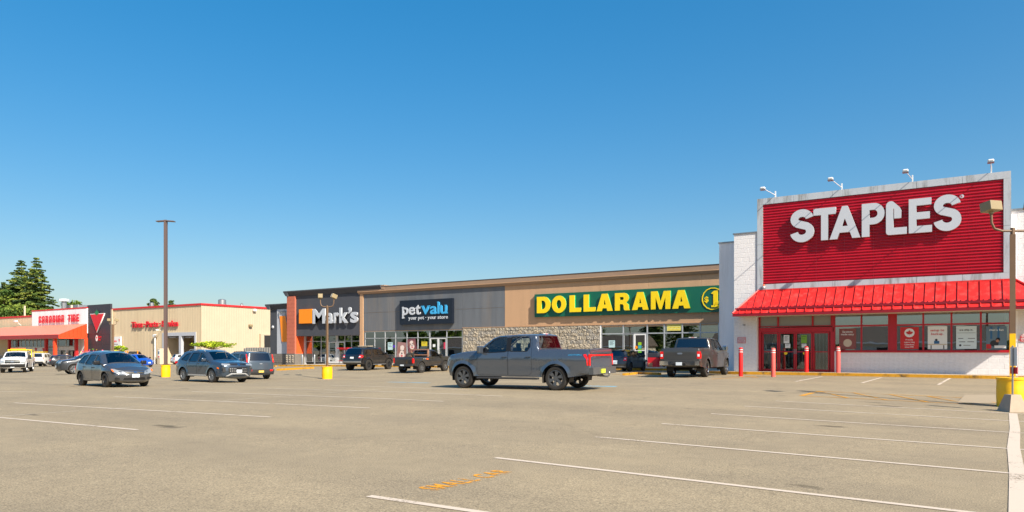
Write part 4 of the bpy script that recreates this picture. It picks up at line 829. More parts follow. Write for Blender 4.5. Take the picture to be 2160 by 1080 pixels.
q = MB(); q.box(lx0, mx0 - .02, YL_ - .1, YL_ + 14, -.4, zbb); q.build('block_base', M_SPLIT, MK)
nbx = 4
for i in range(4):
    for j in range(nbx): a = lx0 + (mx0 - .1 - lx0) * j / nbx; b = lx0 + (mx0 - .1 - lx0) * (j + 1) / nbx; q = MB(); z_ = ZS + i * .235; q.box(a + .01, b - .01, YL_ - .13, YL_ - .10, z_, z_ + .22); q.build('block', M_SPLIT, MK)
q = MB(); xw_, zw_ = fx(576, YL_), fz(576, 690, YL_); q.lathe([(.18, 0), (.18, .06), (.1, .14), (0, .15)], 14, Matrix.Translation((xw_, YL_, zw_)) @ Matrix.Rotation(R(90), 4, 'X')); q.build('wall_lamp', M_LGREY, MK)
BN = empty('banner', (fx(598, YL_), YL_ - .1, fz(598, 722, YL_)), 0, 'slanted orange banner in a grey frame on the light grey panel left of the pillar', 'banner')
def rp(px, py): return (fx(px, YL_ - .1) - fx(598, YL_), fz(px, py, YL_ - .1) - fz(598, 722, YL_))
shape('cloth', [[rp(595, 721), rp(607, 721), rp(603.5, 666), rp(590.5, 667)]], .05, M_SIGNOR, BN); q = MB()
for a, b in ((rp(589, 658), rp(603, 657)), (rp(590.5, 667), rp(589.5, 658)), (rp(605.5, 680), rp(602.5, 657))): q.tube([(a[0], -.07, a[1]), (b[0], -.07, b[1])], .04, 5)
q.build('frame', M_GREYMETAL, BN)
# sign letters
MS = empty('store_sign', (fx(635, YM), YM, fz(635, 682, YM)), 0, 'orange square followed by big white letters on the charcoal front', 'sign')
ox = fx(635, YM); oz = fz(646, 682, YM - .3); q = MB(); q.box(0, fx(657, YM - .3) - ox, -.3, -.02, oz - fz(635, 682, YM), oz - fz(635, 682, YM) + fz(646, 652, YM - .3) - fz(646, 682, YM - .3)); q.build('orange_square', M_SIGNOR, MS)
zb0 = fz(690, 681, YM - .25) - fz(635, 682, YM); chh = fz(672, 650, YM) - fz(672, 681, YM)
for ch, p0, p1, k in (('M', 659.5, 686, 1), ('a', 687.5, 702.5, 1), ('r', 704, 714.5, 1), ('k', 716, 734, 1), ('’', 734.5, 741, 1), ('s', 739, 755, 1)):
    me, a, b = glyph_mesh(ch, chh, .12, .028, .9); A_, B_ = fx(p0, YM - .28), fx(p1, YM - .28); me.materials.append(M_LETTER)
    o = bpy.data.objects.new('letter', me); link(o, MS); s = (B_ - A_) / (b - a); o.scale = (s, 1, 1.0); o.location = (A_ - ox - a * s, -.19, zb0)
for px, py in ((637.5, 767), (663.5, 769), (687, 768)):
    x = fx(px, 51.2); s = empty('bollard', (x, 51.2, gz(x, 51.2) + .14), 0, {637.5: 'slim grey bollard beside the terracotta pillar', 663.5: 'slim grey bollard, the middle one before the charcoal shop windows', 687: 'slim grey bollard just left of the charcoal shop door'}[px], 'bollard', 'grey bollards before the charcoal shop')
    q = MB(); q.lathe([(.085, 0), (.085, .98), (.05, 1.05), (.0, 1.07)], 12); q.build('post', M_GREYMETAL, s, smooth=50)
cr = empty('sale_rack', (fx(727, 52.0), 52.0, ZS), 0, 'red canopy rack with small merchandise by the charcoal shop doors', 'rack')
q = MB(); q.rbox(0, 0, 1.62, 1.5, .8, .09, .02); q.build('canopy', M_CTRED, cr); q = MB(); q.rbox(0, 0, 1.48, 1.1, .6, .10, .02); q.build('valance', M_CTRED, cr)
for sx in (-.5, .5):
    for sy in (-.25, .25): q = MB(); q.box(sx - .025, sx + .025, sy - .025, sy + .025, 0, 1.45); q.build('post', M_GREYMETAL, cr)
q = MB(); q.box(-.7, .6, -.3, .3, .30, .34); q.build('shelf', M_CTRED, cr); q = MB(); q.rbox(0, 0, .75, .7, .4, .6, .05); q.build('goods', M_CTDARK, cr)

# ------------------------------------------------------------------ hardware and tire store
YC = 60.0; ZG = -.35
CB = empty('store_building', (0, 0, 0), 0, 'beige ribbed metal store with red roof trim, canopy and tire service bays', 'store')
cx0, cx1 = fx(235, YC), fx(425, YC); zct = (fz(236, 655, YC) + fz(424, 641.5, YC)) / 2
def ribwall(xa, xb, y, za, zb, m, name='ribbed_wall', axis='x', pitch=.4, dep=.018, y2=None):
    q = MB(); n = max(1, int(round(abs(xb - xa) / pitch))); pts = []
    for i in range(n):
        t = xa + (xb - xa) * i / n; p = (xb - xa) / n; pts += [(t, 0), (t + p * .55, 0), (t + p * .65, -dep), (t + p * .9, -dep)]
    pts.append((xb, 0))
    vs = [((t, y + o, z) if axis == 'x' else (y - o, t, z)) for z in (za, zb) for t, o in pts]; k = len(pts)
    q.add(vs, [(i, i + 1, k + i + 1, k + i) for i in range(k - 1)]); return q.build(name, m, CB)
bx0, bx1 = fx(346, YC), fx(411.5, YC); bzt = fz(380, 708.5, YC)
ribwall(cx0, bx0, YC, ZG - .3, zct, M_CTWALL); ribwall(bx1, cx1, YC, ZG - .3, zct, M_CTWALL); ribwall(bx0, bx1, YC, bzt + .5, zct, M_CTWALL)
sy1 = 84.0; ribwall(YC, sy1, cx1, ZG - .3, zct, M_CTSIDE, axis='y')
q = MB(); q.box(cx0 + .1, cx1 - .1, YC + 9, sy1, -1, zct - .1); q.box(cx0 + .1, cx1 - .1, YC + .1, YC + 9, bzt + .6, zct - .1); q.box(cx1 - .4, cx1 - .06, YC + .1, YC + 9, -1, bzt + .6); q.box(cx0 + .1, bx0 - .05, YC + .1, YC + 9, -1, bzt + .6); q.build('building_core', M_CTWALL, CB)
q = MB(); q.box(cx0, cx1 + .1, YC - .12, YC + .1, zct - .05, zct + .22); q.box(cx1 - .1, cx1 + .13, YC + .1, sy1, zct - .05, zct + .217); q.build('roof_trim', M_CTTRIM, CB)
q = MB(); q.box(bx0 - .3, bx1 + .3, YC - .1, YC + .3, bzt, bzt + .5); q.box(bx0 - .3, bx0 + .05, YC - .098, YC + .3, ZG - .3, bzt); q.box(bx1 - .05, bx1 + .3, YC - .098, YC + .3, ZG - .3, bzt); a = fx(381, YC); q.box(a - .28, a + .28, YC - .098, YC + .3, ZG - .3, bzt); q.build('bay_frame', M_LGREY, CB)
q = MB(); q.box(bx0, bx1, YC + .3, YC + 8.9, ZG - .2, ZG); q.build('bay_floor', M_FLOOR, CB); q = MB(); q.box(bx0, bx1, YC + 8.8, YC + 9, ZG, bzt + .6); q.build('bay_back_wall', M_CEIL, CB)
for i in range(9): q = MB(); x = rnd(bx0 + .4, bx1 - .4); y = rnd(YC + 2, YC + 7); h_ = rnd(.6, 2); q.rbox(x, y, ZG + h_ / 2, rnd(.5, 1), rnd(.5, 1), h_, .05); q.build('workshop_cabinet', [M_CTRED, M_CTDARK, MATS['shelf_2'], M_LGREY][i % 4], CB)
for p, w_ in ((364, 12), (397, 12)): q = MB(); a, b = fx(p - w_, YC + 1), fx(p + w_, YC + 1); q.box(a, b, YC + .6, YC + 3, bzt - .25, bzt - .1); q.build('raised_bay_door', M_LGREY, CB)
# charcoal tower
tx0, tx1 = fx(184, YC - .3), fx(233, YC - .3); tz = (fz(184, 643.7, YC - .3) + fz(234, 640.2, YC - .3)) / 2
for i in range(3):
    for j in range(6): a, b = tx0 + (tx1 - tx0) * i / 3, tx0 + (tx1 - tx0) * (i + 1) / 3; z0, z1 = ZG - .3 + (tz - ZG + .3) * j / 6, ZG - .3 + (tz - ZG + .3) * (j + 1) / 6; q = MB(); q.box(a + .02, b - .02, YC - .30, YC - .24, z0 + .02, z1 - .02); q.build('tower_panel', M_CTDARK, CB)
q = MB(); q.box(tx0 + .01, tx1 - .01, YC - .25, YC - .01, ZG - .3, tz - .02); q.build('tower', M_CTDARK, CB); q = MB(); q.box(tx1, tx1 + .35, YC - .25, YC - .06, ZG - .3, fz(236, 652, YC - .6)); q.build('corner_trim', M_CTSIDE, CB)
TS = empty('store_sign', (fx(205, YC - .4), YC - .30, fz(205, 702, YC - .4)), 0, 'red triangle pointing down with a green maple leaf on the charcoal tower', 'sign')
o0, z0 = fx(205, YC - .7), fz(205, 702, YC - .7); tr = [(fx(190, YC - .7) - o0, fz(190, 662, YC - .7) - z0), (fx(204.5, YC - .7) - o0, 0), (fx(220.9, YC - .7) - o0, fz(220.9, 660.6, YC - .7) - z0)]; tr[2] = (tr[2][0], tr[0][1])
shape('border', [tr], .12, M_WHITEP, TS); cxx = sum(p[0] for p in tr) / 3; czz = sum(p[1] for p in tr) / 3; shape('triangle', [[((x - cxx) * .9 + cxx, (z - czz) * .9 + czz) for x, z in tr]], .06, M_CTRED, TS, (0, -.12, 0)); leaf(TS, 0.05, tr[0][1] + .05, .62, M_MAPLE, -.2)
TS2 = empty('wall_sign', (fx(206, YC - .4), YC - .31, fz(206, 720, YC - .4)), 0, 'small round white sign beside red lettering under the red triangle', 'sign'); disc(TS2, -.45, .5, .36, M_WHITEP, -.01, name='disc', ry=.5); disc(TS2, -.45, .6, .16, M_CTRED, -.02, name='dot')
for i, t in enumerate(('Party', 'City')): write(t, -.05, -.02, .58 - .42 * i, .30, .02, M_CTRED, TS2, one=True, name='lettering', bold=.03)
# main fascia with capital letters
fx0_, fx1_ = fx(68, YC - .4), fx(184, YC - .4); fzt = (fz(68, 656.5, YC - .4) + fz(184, 651, YC - .4)) / 2; fzb = fz(184, 690, YC - .4)
for i in range(6): a, b = fx0_ + (fx1_ - fx0_) * i / 6, fx0_ + (fx1_ - fx0_) * (i + 1) / 6; q = MB(); q.box(a + .015, b - .015, YC - .45, YC - .3, fzb - 1, fzt); q.build('fascia_panel', M_WHITEWALL, CB)
q = MB(); q.box(fx0_, fx1_, YC - .32, YC + 8, fzb - 1, fzt - .02); q.build('fascia_core', M_WHITEWALL, CB); q = MB(); q.box(fx0_ - .05, fx1_, YC - .5, YC + 1, fzt, fzt + .2); q.build('roof_trim', M_CTTRIM, CB)
CS = empty('store_sign', (fx(80, YC - .5), YC - .45, fz(124, 680, YC - .5)), 0, 'red capital letters on the white fascia above the orange canopy', 'sign'); ob = fx(80, YC - .5); hC = fz(124, 665, YC - .5) - fz(124, 680.0, YC - .5)
def ct_font():
    f = {}; w = .48; t = .17
    f['C'] = [[(w, .62), (w, .85), (w - .12, 1), (.12, 1), (0, .86), (0, .14), (.12, 0), (w - .12, 0), (w, .15), (w, .36), (w - t, .36), (w - t, .2), (t, .2), (t, .8), (w - t, .8), (w - t, .62)]]
    f['A'] = [[(0, 0), (0, .85), (.13, 1), (w - .13, 1), (w, .85), (w, 0), (w - t, 0), (w - t, .3), (t, .3), (t, 0)], [(t, .48), (w - t, .48), (w - t, .8), (t, .8)]]
    f['N'] = [[(0, 0), (0, .98), (.14, 1), (w - .13, 1), (w, .86), (w, 0), (w - t, 0), (w - t, .8), (t, .8), (t, 0)]]
    f['D'] = [[(0, 0), (0, 1), (w - .12, 1), (w, .86), (w, .14), (w - .12, 0)], [(t, .2), (w - t, .2), (w - t, .8), (t, .8)]]
    f['I'] = [[(0, 0), (0, 1), (t, 1), (t, 0)]]; f['T'] = [[(0, 1), (w, 1), (w, .8), (w / 2 + t / 2, .8), (w / 2 + t / 2, 0), (w / 2 - t / 2, 0), (w / 2 - t / 2, .8), (0, .8)]]
    f['R'] = [[(0, 0), (0, 1), (w - .12, 1), (w, .86), (w, .55), (w - .1, .47), (w, .38), (w, 0), (w - t, 0), (w - t, .38), (t, .38), (t, 0)], [(t, .58), (w - t, .58), (w - t, .8), (t, .8)]]
    f['E'] = [[(0, 0), (0, 1), (w * .85, 1), (w * .85, .8), (t, .8), (t, .6), (w * .75, .6), (w * .75, .42), (t, .42), (t, .2), (w * .85, .2), (w * .85, 0)]]; return f
CF = ct_font(); pw = [(80.5, 'C'), (87.5, 'A'), (95, 'N'), (102.5, 'A'), (110, 'D'), (117.3, 'I'), (121, 'A'), (128.3, 'N'), (142, 'T'), (149, 'I'), (152.7, 'R'), (160, 'E')]
for p, ch in pw: A_ = fx(p, YC - .8); wpx = 2.4 if ch == 'I' else 5.4; s = (fx(p + wpx, YC - .8) - A_) / max(q_[0] for q_ in CF[ch][0]); shape('letter', [[(x * s, z * hC) for x, z in l] for l in CF[ch]], .07, M_CTRED, CS, (A_ - ob, -.22, 0))
# left wing
lz = (fz(4, 672, YC) + fz(66, 667, YC)) / 2; ribwall(-210, fx0_, YC, ZG - .5, lz, M_CTWALL, pitch=.6); q = MB(); q.box(-210, fx0_, YC - .1, YC + .1, lz - .05, lz + .22); q.build('roof_trim', M_CTTRIM, CB); q = MB(); q.box(-210, fx0_, YC + .1, YC + 20, -1, lz - .1); q.build('wing_core', M_CTWALL, CB)
# canopy
CN = empty('canopy', (0, 0, 0), 0, 'orange-red entrance canopy with a salmon sloping roof on round posts', 'canopy')
kx1 = fx(184, YC - .4); YK = 55.3; kf1 = kx1; kzt = fz(115, 706, YK); kzb = fz(115, 714, YK); kwz = fz(184, 683, YC - .4); kxl = fx(48, YC); kfl = -205
q = MB(); q.add([(kxl, YC - .46, kwz), (kx1, YC - .46, kwz), (kf1, YK, kzt), (kfl, YK, kzt)], [(0, 1, 2, 3)]); q.add([(kxl, YC - .46, kwz - .1), (kx1, YC - .46, kwz - .1), (kf1, YK, kzt - .1), (kfl, YK, kzt - .1)], [(0, 1, 2, 3)]); q.build('canopy_roof', M_CTROOF, CN)
q = MB(); q.box(kfl, kf1 + .04, YK - .08, YK, kzb, kzt + .03); q.build('fascia', mat('maroon_fascia', (150, 44, 44), .55, var=.04), CN)
q = MB(); n_ = 14
for i in range(n_):
    y0, y1 = YK + (YC - .46 - YK) * i / n_, YK + (YC - .46 - YK) * (i + 1) / n_; zz = lambda y: kzt + (kwz - kzt) * (y - YK) / (YC - .46 - YK)
    d_ = .05 if i % 2 else .0; q.add([(kx1 + .05 + d_, y0, kzb), (kx1 + .05 + d_, y1, kzb), (kx1 + .05 + d_, y1, zz(y1)), (kx1 + .05 + d_, y0, zz(y0))], [(0, 1, 2, 3)])
q.build('gable_cladding', M_CTORANGE, CN)
q = MB(); q.box(kfl, kx1, YK + .1, YC - .5, kzb + .05, kzb + .12); q.build('soffit', M_SOFFIT, CN)
for px, Y_, m_ in ((116, YK + .3, M_CTORANGE), (181.5, YC - .9, M_CTORANGE), (97.5, YC - 2.2, M_CTTRIM), (161, YC - .9, M_CTTRIM), (20, YC - .9, M_CTTRIM)):
    x = fx(px, Y_); q = MB(); r_ = .24 if px != 181.5 else .16; q.box(x - r_, x + r_, Y_ - .2, Y_ + .2, gz(x, Y_), kzb + .1); q.build('post', m_, CN)
# shop front under the canopy
YE = YC - .25; w1 = [fx(p, YE) for p in (20, 27, 36, 45, 54, 62, 70, 78, 86, 95)]; zA, zB = fz(60, 733, YE), fz(60, 715, YE); ZGl = -.5
q = MB(); q.box(fx(18, YE), fx(99, YE), YE, YC + .4, ZGl, zA); q.box(fx(163, YE), fx(184, YE), YE, YC + .4, ZGl, fzb - 1); q.build('white_wall', M_WHITEWALL, CB)
window_grid(CB, w1, [zA, zB], YE, M_ALU, GL_SHOP, .25, .1)
w2 = [fx(p, YE) for p in (101, 112, 123, 140, 158)]; window_grid(CB, w2, [fz(130, 731, YE), fz(130, 714, YE)], YE, M_ALU, GL_SHOP, .25, .1); window_grid(CB, w2[:3], [ZGl + .2, fz(130, 733, YE)], YE, M_ALU, GL_SHOP, .25, .1)
q = MB(); q.box(w2[2], fx(162, YE), YE - .02, YC + .3, fz(130, 739, YE), fz(130, 731.5, YE)); q.box(fx(138.5, YE), fx(141, YE), YE - .02, YC + .3, ZGl, fz(130, 739, YE)); q.box(w2[2] - .2, fx(125, YE), YE - .02, YC + .3, ZGl, fz(130, 739, YE)); q.box(fx(157.5, YE), fx(162, YE), YE - .02, YC + .3, ZGl, fz(130, 739, YE)); q.build('entrance_surround', M_WHITEWALL, CB)
for a, b in ((125, 138.5), (141, 157.5)): door(CB, fx(a, YE), fx(b, YE), ZGl, fz(140, 739, YE), YE + .3, M_CTDARK, GL_SHOP, .15, midrail=False)
for p in (37, 76, 92):
    s = empty('wall_sign', (fx(p, YE), YE - .01, fz(p, 740, YE)), 0, 'small red triangle sign on the white wall under the canopy, ' + {37: 'leftmost', 76: 'middle', 92: 'rightmost'}[p], 'sign'); shape('triangle', [[(-.45, .5), (0, -.3), (.45, .5)]], .02, M_CTRED, s)
SV = empty('store_sign', (fx(275, YC), YC - .05, fz(275, 692, YC)), 0, 'red raised words for tires parts and service on the beige ribbed wall', 'sign'); o0 = fx(275, YC)
ws = [('T', 275, 281), ('i', 281.5, 284), ('r', 284.5, 288.5), ('e', 289, 293), ('s', 293.5, 297.8), ('·', 300, 303), ('P', 305.5, 311), ('a', 311.5, 316.5), ('r', 317, 320.5), ('t', 321, 325), ('s', 325.5, 330.5), ('·', 333, 336.5), ('S', 338.5, 344), ('e', 344.5, 349), ('r', 349.5, 353), ('v', 353, 358), ('i', 358.5, 361.5), ('c', 362, 366.5), ('e', 367, 372.5)]
hS = fz(290, 679, YC) - fz(290, 691.5, YC)
for ch, p0, p1 in ws:
    me, a, b = glyph_mesh(ch, hS, .14, .03, 1.0); A_, B_ = fx(p0, YC - .4), fx(p1, YC - .4)
    if not me.materials: me.materials.append(M_CTRED)
    o = bpy.data.objects.new('letter', me); link(o, SV); s = (B_ - A_) / (b - a); o.scale = (s, 1, 1); o.location = (A_ - o0 - a * s, -.08, .05)
AS = empty('wall_sign', (fx(247, YC - .2), YC - .2, fz(247, 730, YC - .2)), 0, 'white sign reading auto parts and service with a red triangle by the charcoal tower', 'sign'); W = (fx(255, YC - .2) - fx(238.5, YC - .2)) / 2; H = fz(247, 710, YC - .2) - fz(247, 730, YC - .2)
q = MB(); q.box(-W, W, -.08, .1, 0, H); q.build('board', M_WHITEP, AS); write('auto', -W * .9, -.08, H * .42, H * .26, .02, M_CTRED, AS, one=True, name='lettering', bold=.02); shape('triangle', [[(W * .5, H * .72), (W * .68, H * .42), (W * .86, H * .72)]], .02, M_CTRED, AS, (0, -.08, 0)); write('parts & service', -W * .9, -.08, H * .16, H * .11, .02, M_CTDARK, AS, one=True, name='lettering')
# odds and ends by the tire bays
def simple(name, label, cat, x, y, parts, z=None, rz=0, group=None):
    s = empty(name, (x, y, gz(x, y) if z is None else z), rz, label, cat, group)
    for nm, fn, m in parts: q = MB(); fn(q); q.build(nm, m, s)
    return s
x, y = fx(338.5, YC - .6), YC - .6; simple('vending_cabinet', 'beige cabinet with a small sign beside the bay door', 'cabinet', x, y, [('cabinet', lambda q: q.rbox(0, 0, 1.15, .75, .6, 2.3, .04), M_SOFFIT), ('sign_panel', lambda q: q.box(-.05, .33, -.33, -.31, .9, 2.1), M_WHITEP), ('red_print', lambda q: q.box(0, .28, -.345, -.331, 1.0, 1.2), M_CTRED), ('blue_print', lambda q: q.box(0, .28, -.345, -.331, 1.5, 1.9), M_PB)])
x, y = fx(327, YC - .3), YC - .3; simple('downpipe', 'pale downpipe with a lamp head on the beige ribbed wall', 'pipe', x, y, [('pipe', lambda q: q.tube([(0, 0, 0), (0, 0, 4.0)], .09, 8), M_WHITEP), ('head', lambda q: q.rbox(-.12, 0, 4.2, .5, .35, .4, .05), M_WHITEP)])
x, y = fx(365, YC - 1), YC - .1; simple('wall_lamp', 'small wall lamp on an arm above the tire bay', 'lamp', fx(341, YC), YC - .1, [('arm', lambda q: q.tube([(0, 0, 0), (0, -.5, .1)], .04, 6), M_WHITEMETAL), ('head', lambda q: q.rbox(0, -.6, .05, .3, .4, .2, .05), M_WHITEMETAL)], z=fz(341, 697, YC))
def tires(q):
    for i in range(9): q.lathe([(.18, -.1), (.33, -.1), (.36, -.05), (.36, .05), (.33, .1), (.18, .1)], 12, Matrix.Translation((-1.1 + i * .27, 0, 1.55)) @ Matrix.Rotation(R(90), 4, 'Y'), True)
    for i in range(9): q.lathe([(.18, -.1), (.33, -.1), (.36, -.05), (.36, .05), (.33, .1), (.18, .1)], 12, Matrix.Translation((-1.1 + i * .27, 0, .55)) @ Matrix.Rotation(R(90), 4, 'Y'), True)
x, y = fx(284, YC - 3), YC - 3
rk = simple('tire_rack', 'orange rack with a row of black tires against the beige wall', 'rack', x, y, [('post', (lambda X: lambda q: q.box(X - .05, X + .05, -.35, -.25, 0, 2.0))(X_), M_SIGNOR) for X_ in (-1.3, 1.3)] + [('rail', lambda q: q.box(-1.3, 1.3, -.33, -.27, 1.08, 1.16), M_SIGNOR), ('rail', lambda q: q.box(-1.3, 1.3, -.33, -.27, .1, .18), M_SIGNOR), ('tire_row', tires, M_RUB)])
x, y = fx(262, YC - 3), YC - 3
simple('display_rack', 'orange display rack with tools hanging beside the tire rack', 'rack', x, y, [('post', (lambda X: lambda q: q.box(X - .05, X + .05, -.3, -.2, 0, 2.0))(X_), M_SIGNOR) for X_ in (-.9, 0, .9)] + [('shelf', lambda q: q.box(-.9, .9, -.3, .3, 1.0, 1.06), M_SIGNOR)] + [('goods', (lambda k: lambda q: q.rbox(-.65 + k * .42, 0, 1.35, .3, .3, .5, .04))(k), [M_CTRED, M_CTDARK, M_YEL, M_CTRED][k]) for k in range(4)])
x, y = fx(309, 57), 55.5
def wheelp(q, X, Y, r, w=.2): q.lathe([(r * .6, -w / 2), (r * .95, -w / 2), (r, -w / 4), (r, w / 4), (r * .95, w / 2), (r * .6, w / 2)], 16, Matrix.Translation((X, Y, r)) @ Matrix.Rotation(R(90), 4, 'X'), True)
simple('utility_trailer', 'white flat utility trailer with a wire rail in front of the tire rack', 'trailer', x, y, [('bed', lambda q: q.ext([(-2.4, .75), (-1.8, .5), (1.7, .4), (2.2, .55), (2.2, .95), (-2.4, 1.0)], 'y', -.8, .8), M_WHITEP), ('tyre', lambda q: wheelp(q, .6, -.85, .36), M_RUB), ('rim', lambda q: q.lathe([(.0, -.04), (.2, -.05), (.22, 0), (.2, .05), (0, .04)], 14, Matrix.Translation((.6, -.9, .36)) @ Matrix.Rotation(R(90), 4, 'X')), M_WHITEP)] + [('wire_basket', (lambda X: lambda q: [q.tube([(X, -.6, .95), (X, -.6, 1.6), (X + .9, -.6, 1.6), (X + .9, -.6, .95)], .03, 4), q.tube([(X + .3, -.6, .95), (X + .3, -.6, 1.6)], .02, 4), q.tube([(X + .6, -.6, .95), (X + .6, -.6, 1.6)], .02, 4)])(X_), M_GREYMETAL) for X_ in (-1.1, .6)])
# fence beside the cream wall
FX0, FX1, FY = fx(513, 60), fx(569, 60), 60.0; FN = empty('fence', (FX0, FY, gz(-78, 60)), 0, 'grey ribbed metal fence between the cream wall and the charcoal shop', 'fence'); zf_ = fz(540, 733, FY) - gz(-78, 60); n_ = 22
for i in range(n_): a, b = (FX1 - FX0) * i / n_, (FX1 - FX0) * (i + 1) / n_; q = MB(); q.box(a + .03, b - .03, (0 if i % 2 else .05), .1, -.2, zf_ if i > 1 else zf_ - .1); q.build('slat', M_GREYST if False else mat('grey_fence_metal', (150, 146, 140), .6, var=.05), FN)
q = MB(); q.box(0, FX1 - FX0, .1, .18, zf_ - .3, zf_ - .2); q.build('rail', M_GREYMETAL, FN)
q = MB(); oy = 71.0; q.box(cx1 + .02, cx1 + .4, 69.6, 72.2, 2.0, fz(562, 703, 68)); q.build('side_opening_trim', M_CTSIDE, CB); q = MB(); q.box(cx1 + .1, cx1 + .42, 70.2, 72.2, 2.0, 3.9); q.build('side_opening', M_DARK, CB)
for yy, zz in ((68.6, fz(526, 652, 68.6) - .2), (67.9, 5.3)): simple('wall_light', 'small ' + ('white' if zz > 6 else 'tan') + ' light box on the cream wall', 'lamp', cx1 + .25, yy, [('housing', lambda q: q.rbox(0, 0, 0, .4, .5, .35, .05), M_WHITEP if zz > 6 else M_FIXTURE)], z=zz)
# roof equipment
for px, py0, py1, Y_, r_, lab in ((468.5, 631, 645, 72, .75, 'large silver roof ventilator above the cream wall'), (510, 639.5, 647, 74, .25, 'small roof vent right of the large ventilator'), (320, 638, 650, 68, .45, 'silver roof ventilator in front of the fir tops')):
    x = fx(px, Y_); z1 = fz(px, py0, Y_); s = empty('roof_vent', (x, Y_, zct - .3), 0, lab, 'roof vent'); h_ = z1 - zct + .3; q = MB(); q.lathe([(r_ * .7, 0), (r_ * .7, h_ * .5), (r_ * 1.05, h_ * .52), (r_ * 1.05, h_ * .6), (r_ * .85, h_ * .64), (r_ * .8, h_ * .95), (r_ * .4, h_)], 16); q.build('ventilator', M_GREYMETAL, s, smooth=40)
x0_, y0_ = fx(165, 68), 68; s = empty('roof_unit', (x0_, y0_, fzt - .3), 0, 'grey roof unit with a white cap pipe behind the white fascia', 'roof unit'); q = MB(); q.rbox(0, 0, .9, 6.0, 3, 1.9, .08); q.build('housing', M_GREYST if False else M_GREYMETAL, s); q = MB(); q.tube([(-1.0, -2, 0), (-1.0, -2, 2.6)], .45, 10); q.build('pipe', M_GREYMETAL, s); q = MB(); q.tube([(-1.0, -2, 2.6), (-1.0, -2, 3.0)], .85, 12); q.build('cap', M_WHITEMETAL, s)
for px, lab in ((151, 'thin yellow mast on the roof left of the grey roof unit'), (52, 'thick yellow mast on the beige wing roof')): x = fx(px, 64); s = empty('roof_mast', (x, 64, fz(px, 667, 64) - .3), 0, lab, 'mast'); q = MB(); q.box(-.15, .15, -.1, .1, 0, 2.3); q.build('mast', M_SOFFIT, s)
simple('wall_lamp', 'white lamp on an arm on the beige wing wall', 'lamp', fx(46, YC), YC - .1, [('arm', lambda q: q.tube([(0, 0, -.3), (0, -.7, .3)], .06, 6), M_WHITEMETAL), ('head', lambda q: q.rbox(.1, -.9, .4, .7, .5, .3, .08), M_WHITEMETAL)], z=fz(46, 683, YC))
# planters
def flowerbed(px0, px1, Y_, z0, zz, cols, label, n=260):
    xa, xb = fx(px0, Y_), fx(px1, Y_); s = empty('planter', ((xa + xb) / 2, Y_, gz(xa, Y_)), 0, label, 'planter'); W = (xb - xa) / 2; q = MB(); q.rbox(0, 0, z0 / 2, 2 * W, .8, z0, .04); q.build('planter_box', M_DARKST, s)
    ms = [mat('petal_%d' % i, c, .8) for i, c in enumerate([(206, 60, 110), (222, 110, 140), (232, 190, 30), (90, 130, 30), (60, 96, 28), (226, 120, 40)])]; q = MB()
    for i in range(n):
        q.mi = random.choice(cols); c = Vector((rnd(-W, W), rnd(-.45, .45), z0 + abs(random.gauss(0, .4)) * (zz - z0))); r_ = rnd(.05, .11); u = Vector((rnd(-1, 1), rnd(-1, 1), rnd(-1, 1))).normalized() * r_; v = u.cross(Vector((rnd(-1, 1), rnd(-1, 1), rnd(-1, 1)))).normalized() * r_; q.add([c - u - v, c + u - v, c + u + v, c - u + v], [(0, 1, 2, 3)])
    q.build('blossom', ms, s, kind='stuff'); return s
flowerbed(176, 216, YC - 2.2, 1.1, 2.0, [0, 0, 1, 2, 3, 4, 4], 'planter of pink and yellow flowers before the charcoal tower', 1100); flowerbed(240, 252, YC - 3.2, 1.2, 2.0, [2, 2, 5, 3], 'planter of yellow flowers left of the display rack', 400)

# ------------------------------------------------------------------ lamp posts
def tub(s, r, h):
    q = MB(); q.lathe([(r * .98, 0), (r * 1.0, h * .3), (r * 1.0, h * .68), (r * .985, h * .7), (r * .985, h * .93), (r * 1.03, h * .94), (r * 1.03, h), (r * .9, h + .01), (r * .2, h + .012)], 28); q.build('base_tub', M_TUB, s, smooth=30)
def twin_lamp(x, y, r, h, ztop, dirx, spread, label, box=(.42, .30, .28), pw=.07, yellow=True, tilt=0):
    z = gz(x, y); s = empty('lamp_post', (x, y, z), 0, label, 'lamp post'); u = Vector((math.cos(dirx), math.sin(dirx), 0)); zt = ztop - z
    if h: tub(s, r, h)
    q = MB(); q.box(-pw, pw, -pw, pw, h, (h + (zt - h) * .30) if yellow else zt); q.build('pole', M_TUB if yellow else M_BROWNPOLE, s)
    if yellow: q = MB(); q.box(-pw * .97, pw * .97, -pw * .97, pw * .97, h + (zt - h) * .30, zt - .1); q.build('upper_pole', M_BROWNPOLE, s)
    q = MB(); q.lathe([(pw * 1.8, h), (pw * 1.8, h + .03)], 10); q.build('base_plate', M_GREYMETAL, s); q = MB(); q.lathe([(.055, zt - .12), (.055, zt + .08)], 8); q.build('tenon', M_BROWNPOLE, s)
    for sg in (-1, 1):
        p = [u * (sg * spread * t) + Vector((0, 0, zt + dz)) for t, dz in ((0, 0), (.5, .0), (.85, .06), (.98, .22), (1.0, .5))]; q = MB(); q.tube(p, .032, 8); q.build('arm', M_BROWNPOLE, s, smooth=60)
        c = p[-1] + Vector((0, 0, .12)); Mx = Matrix.Translation(c) @ Matrix.Rotation(dirx + R(-75 if sg < 0 else 35), 4, 'Z') @ Matrix.Rotation(R(-8 if sg < 0 else 22), 4, 'Y'); q = MB(); q.rbox(0, 0, .03, *box, .02, Mx); hd = q.build('lamp_head', M_FIXTURE, s)
        q = MB(); q.box(-box[0] * .51, -box[0] * .5, -box[1] * .4, box[1] * .4, -.08, .12, Mx); q.build('lens', M_SOFFIT, hd); q = MB(); q.tube([c + Vector((0, 0, -.16)), c + Vector((0, 0, -.04))], .055, 8); q.build('swivel', M_FIXTURE, s)
    return s
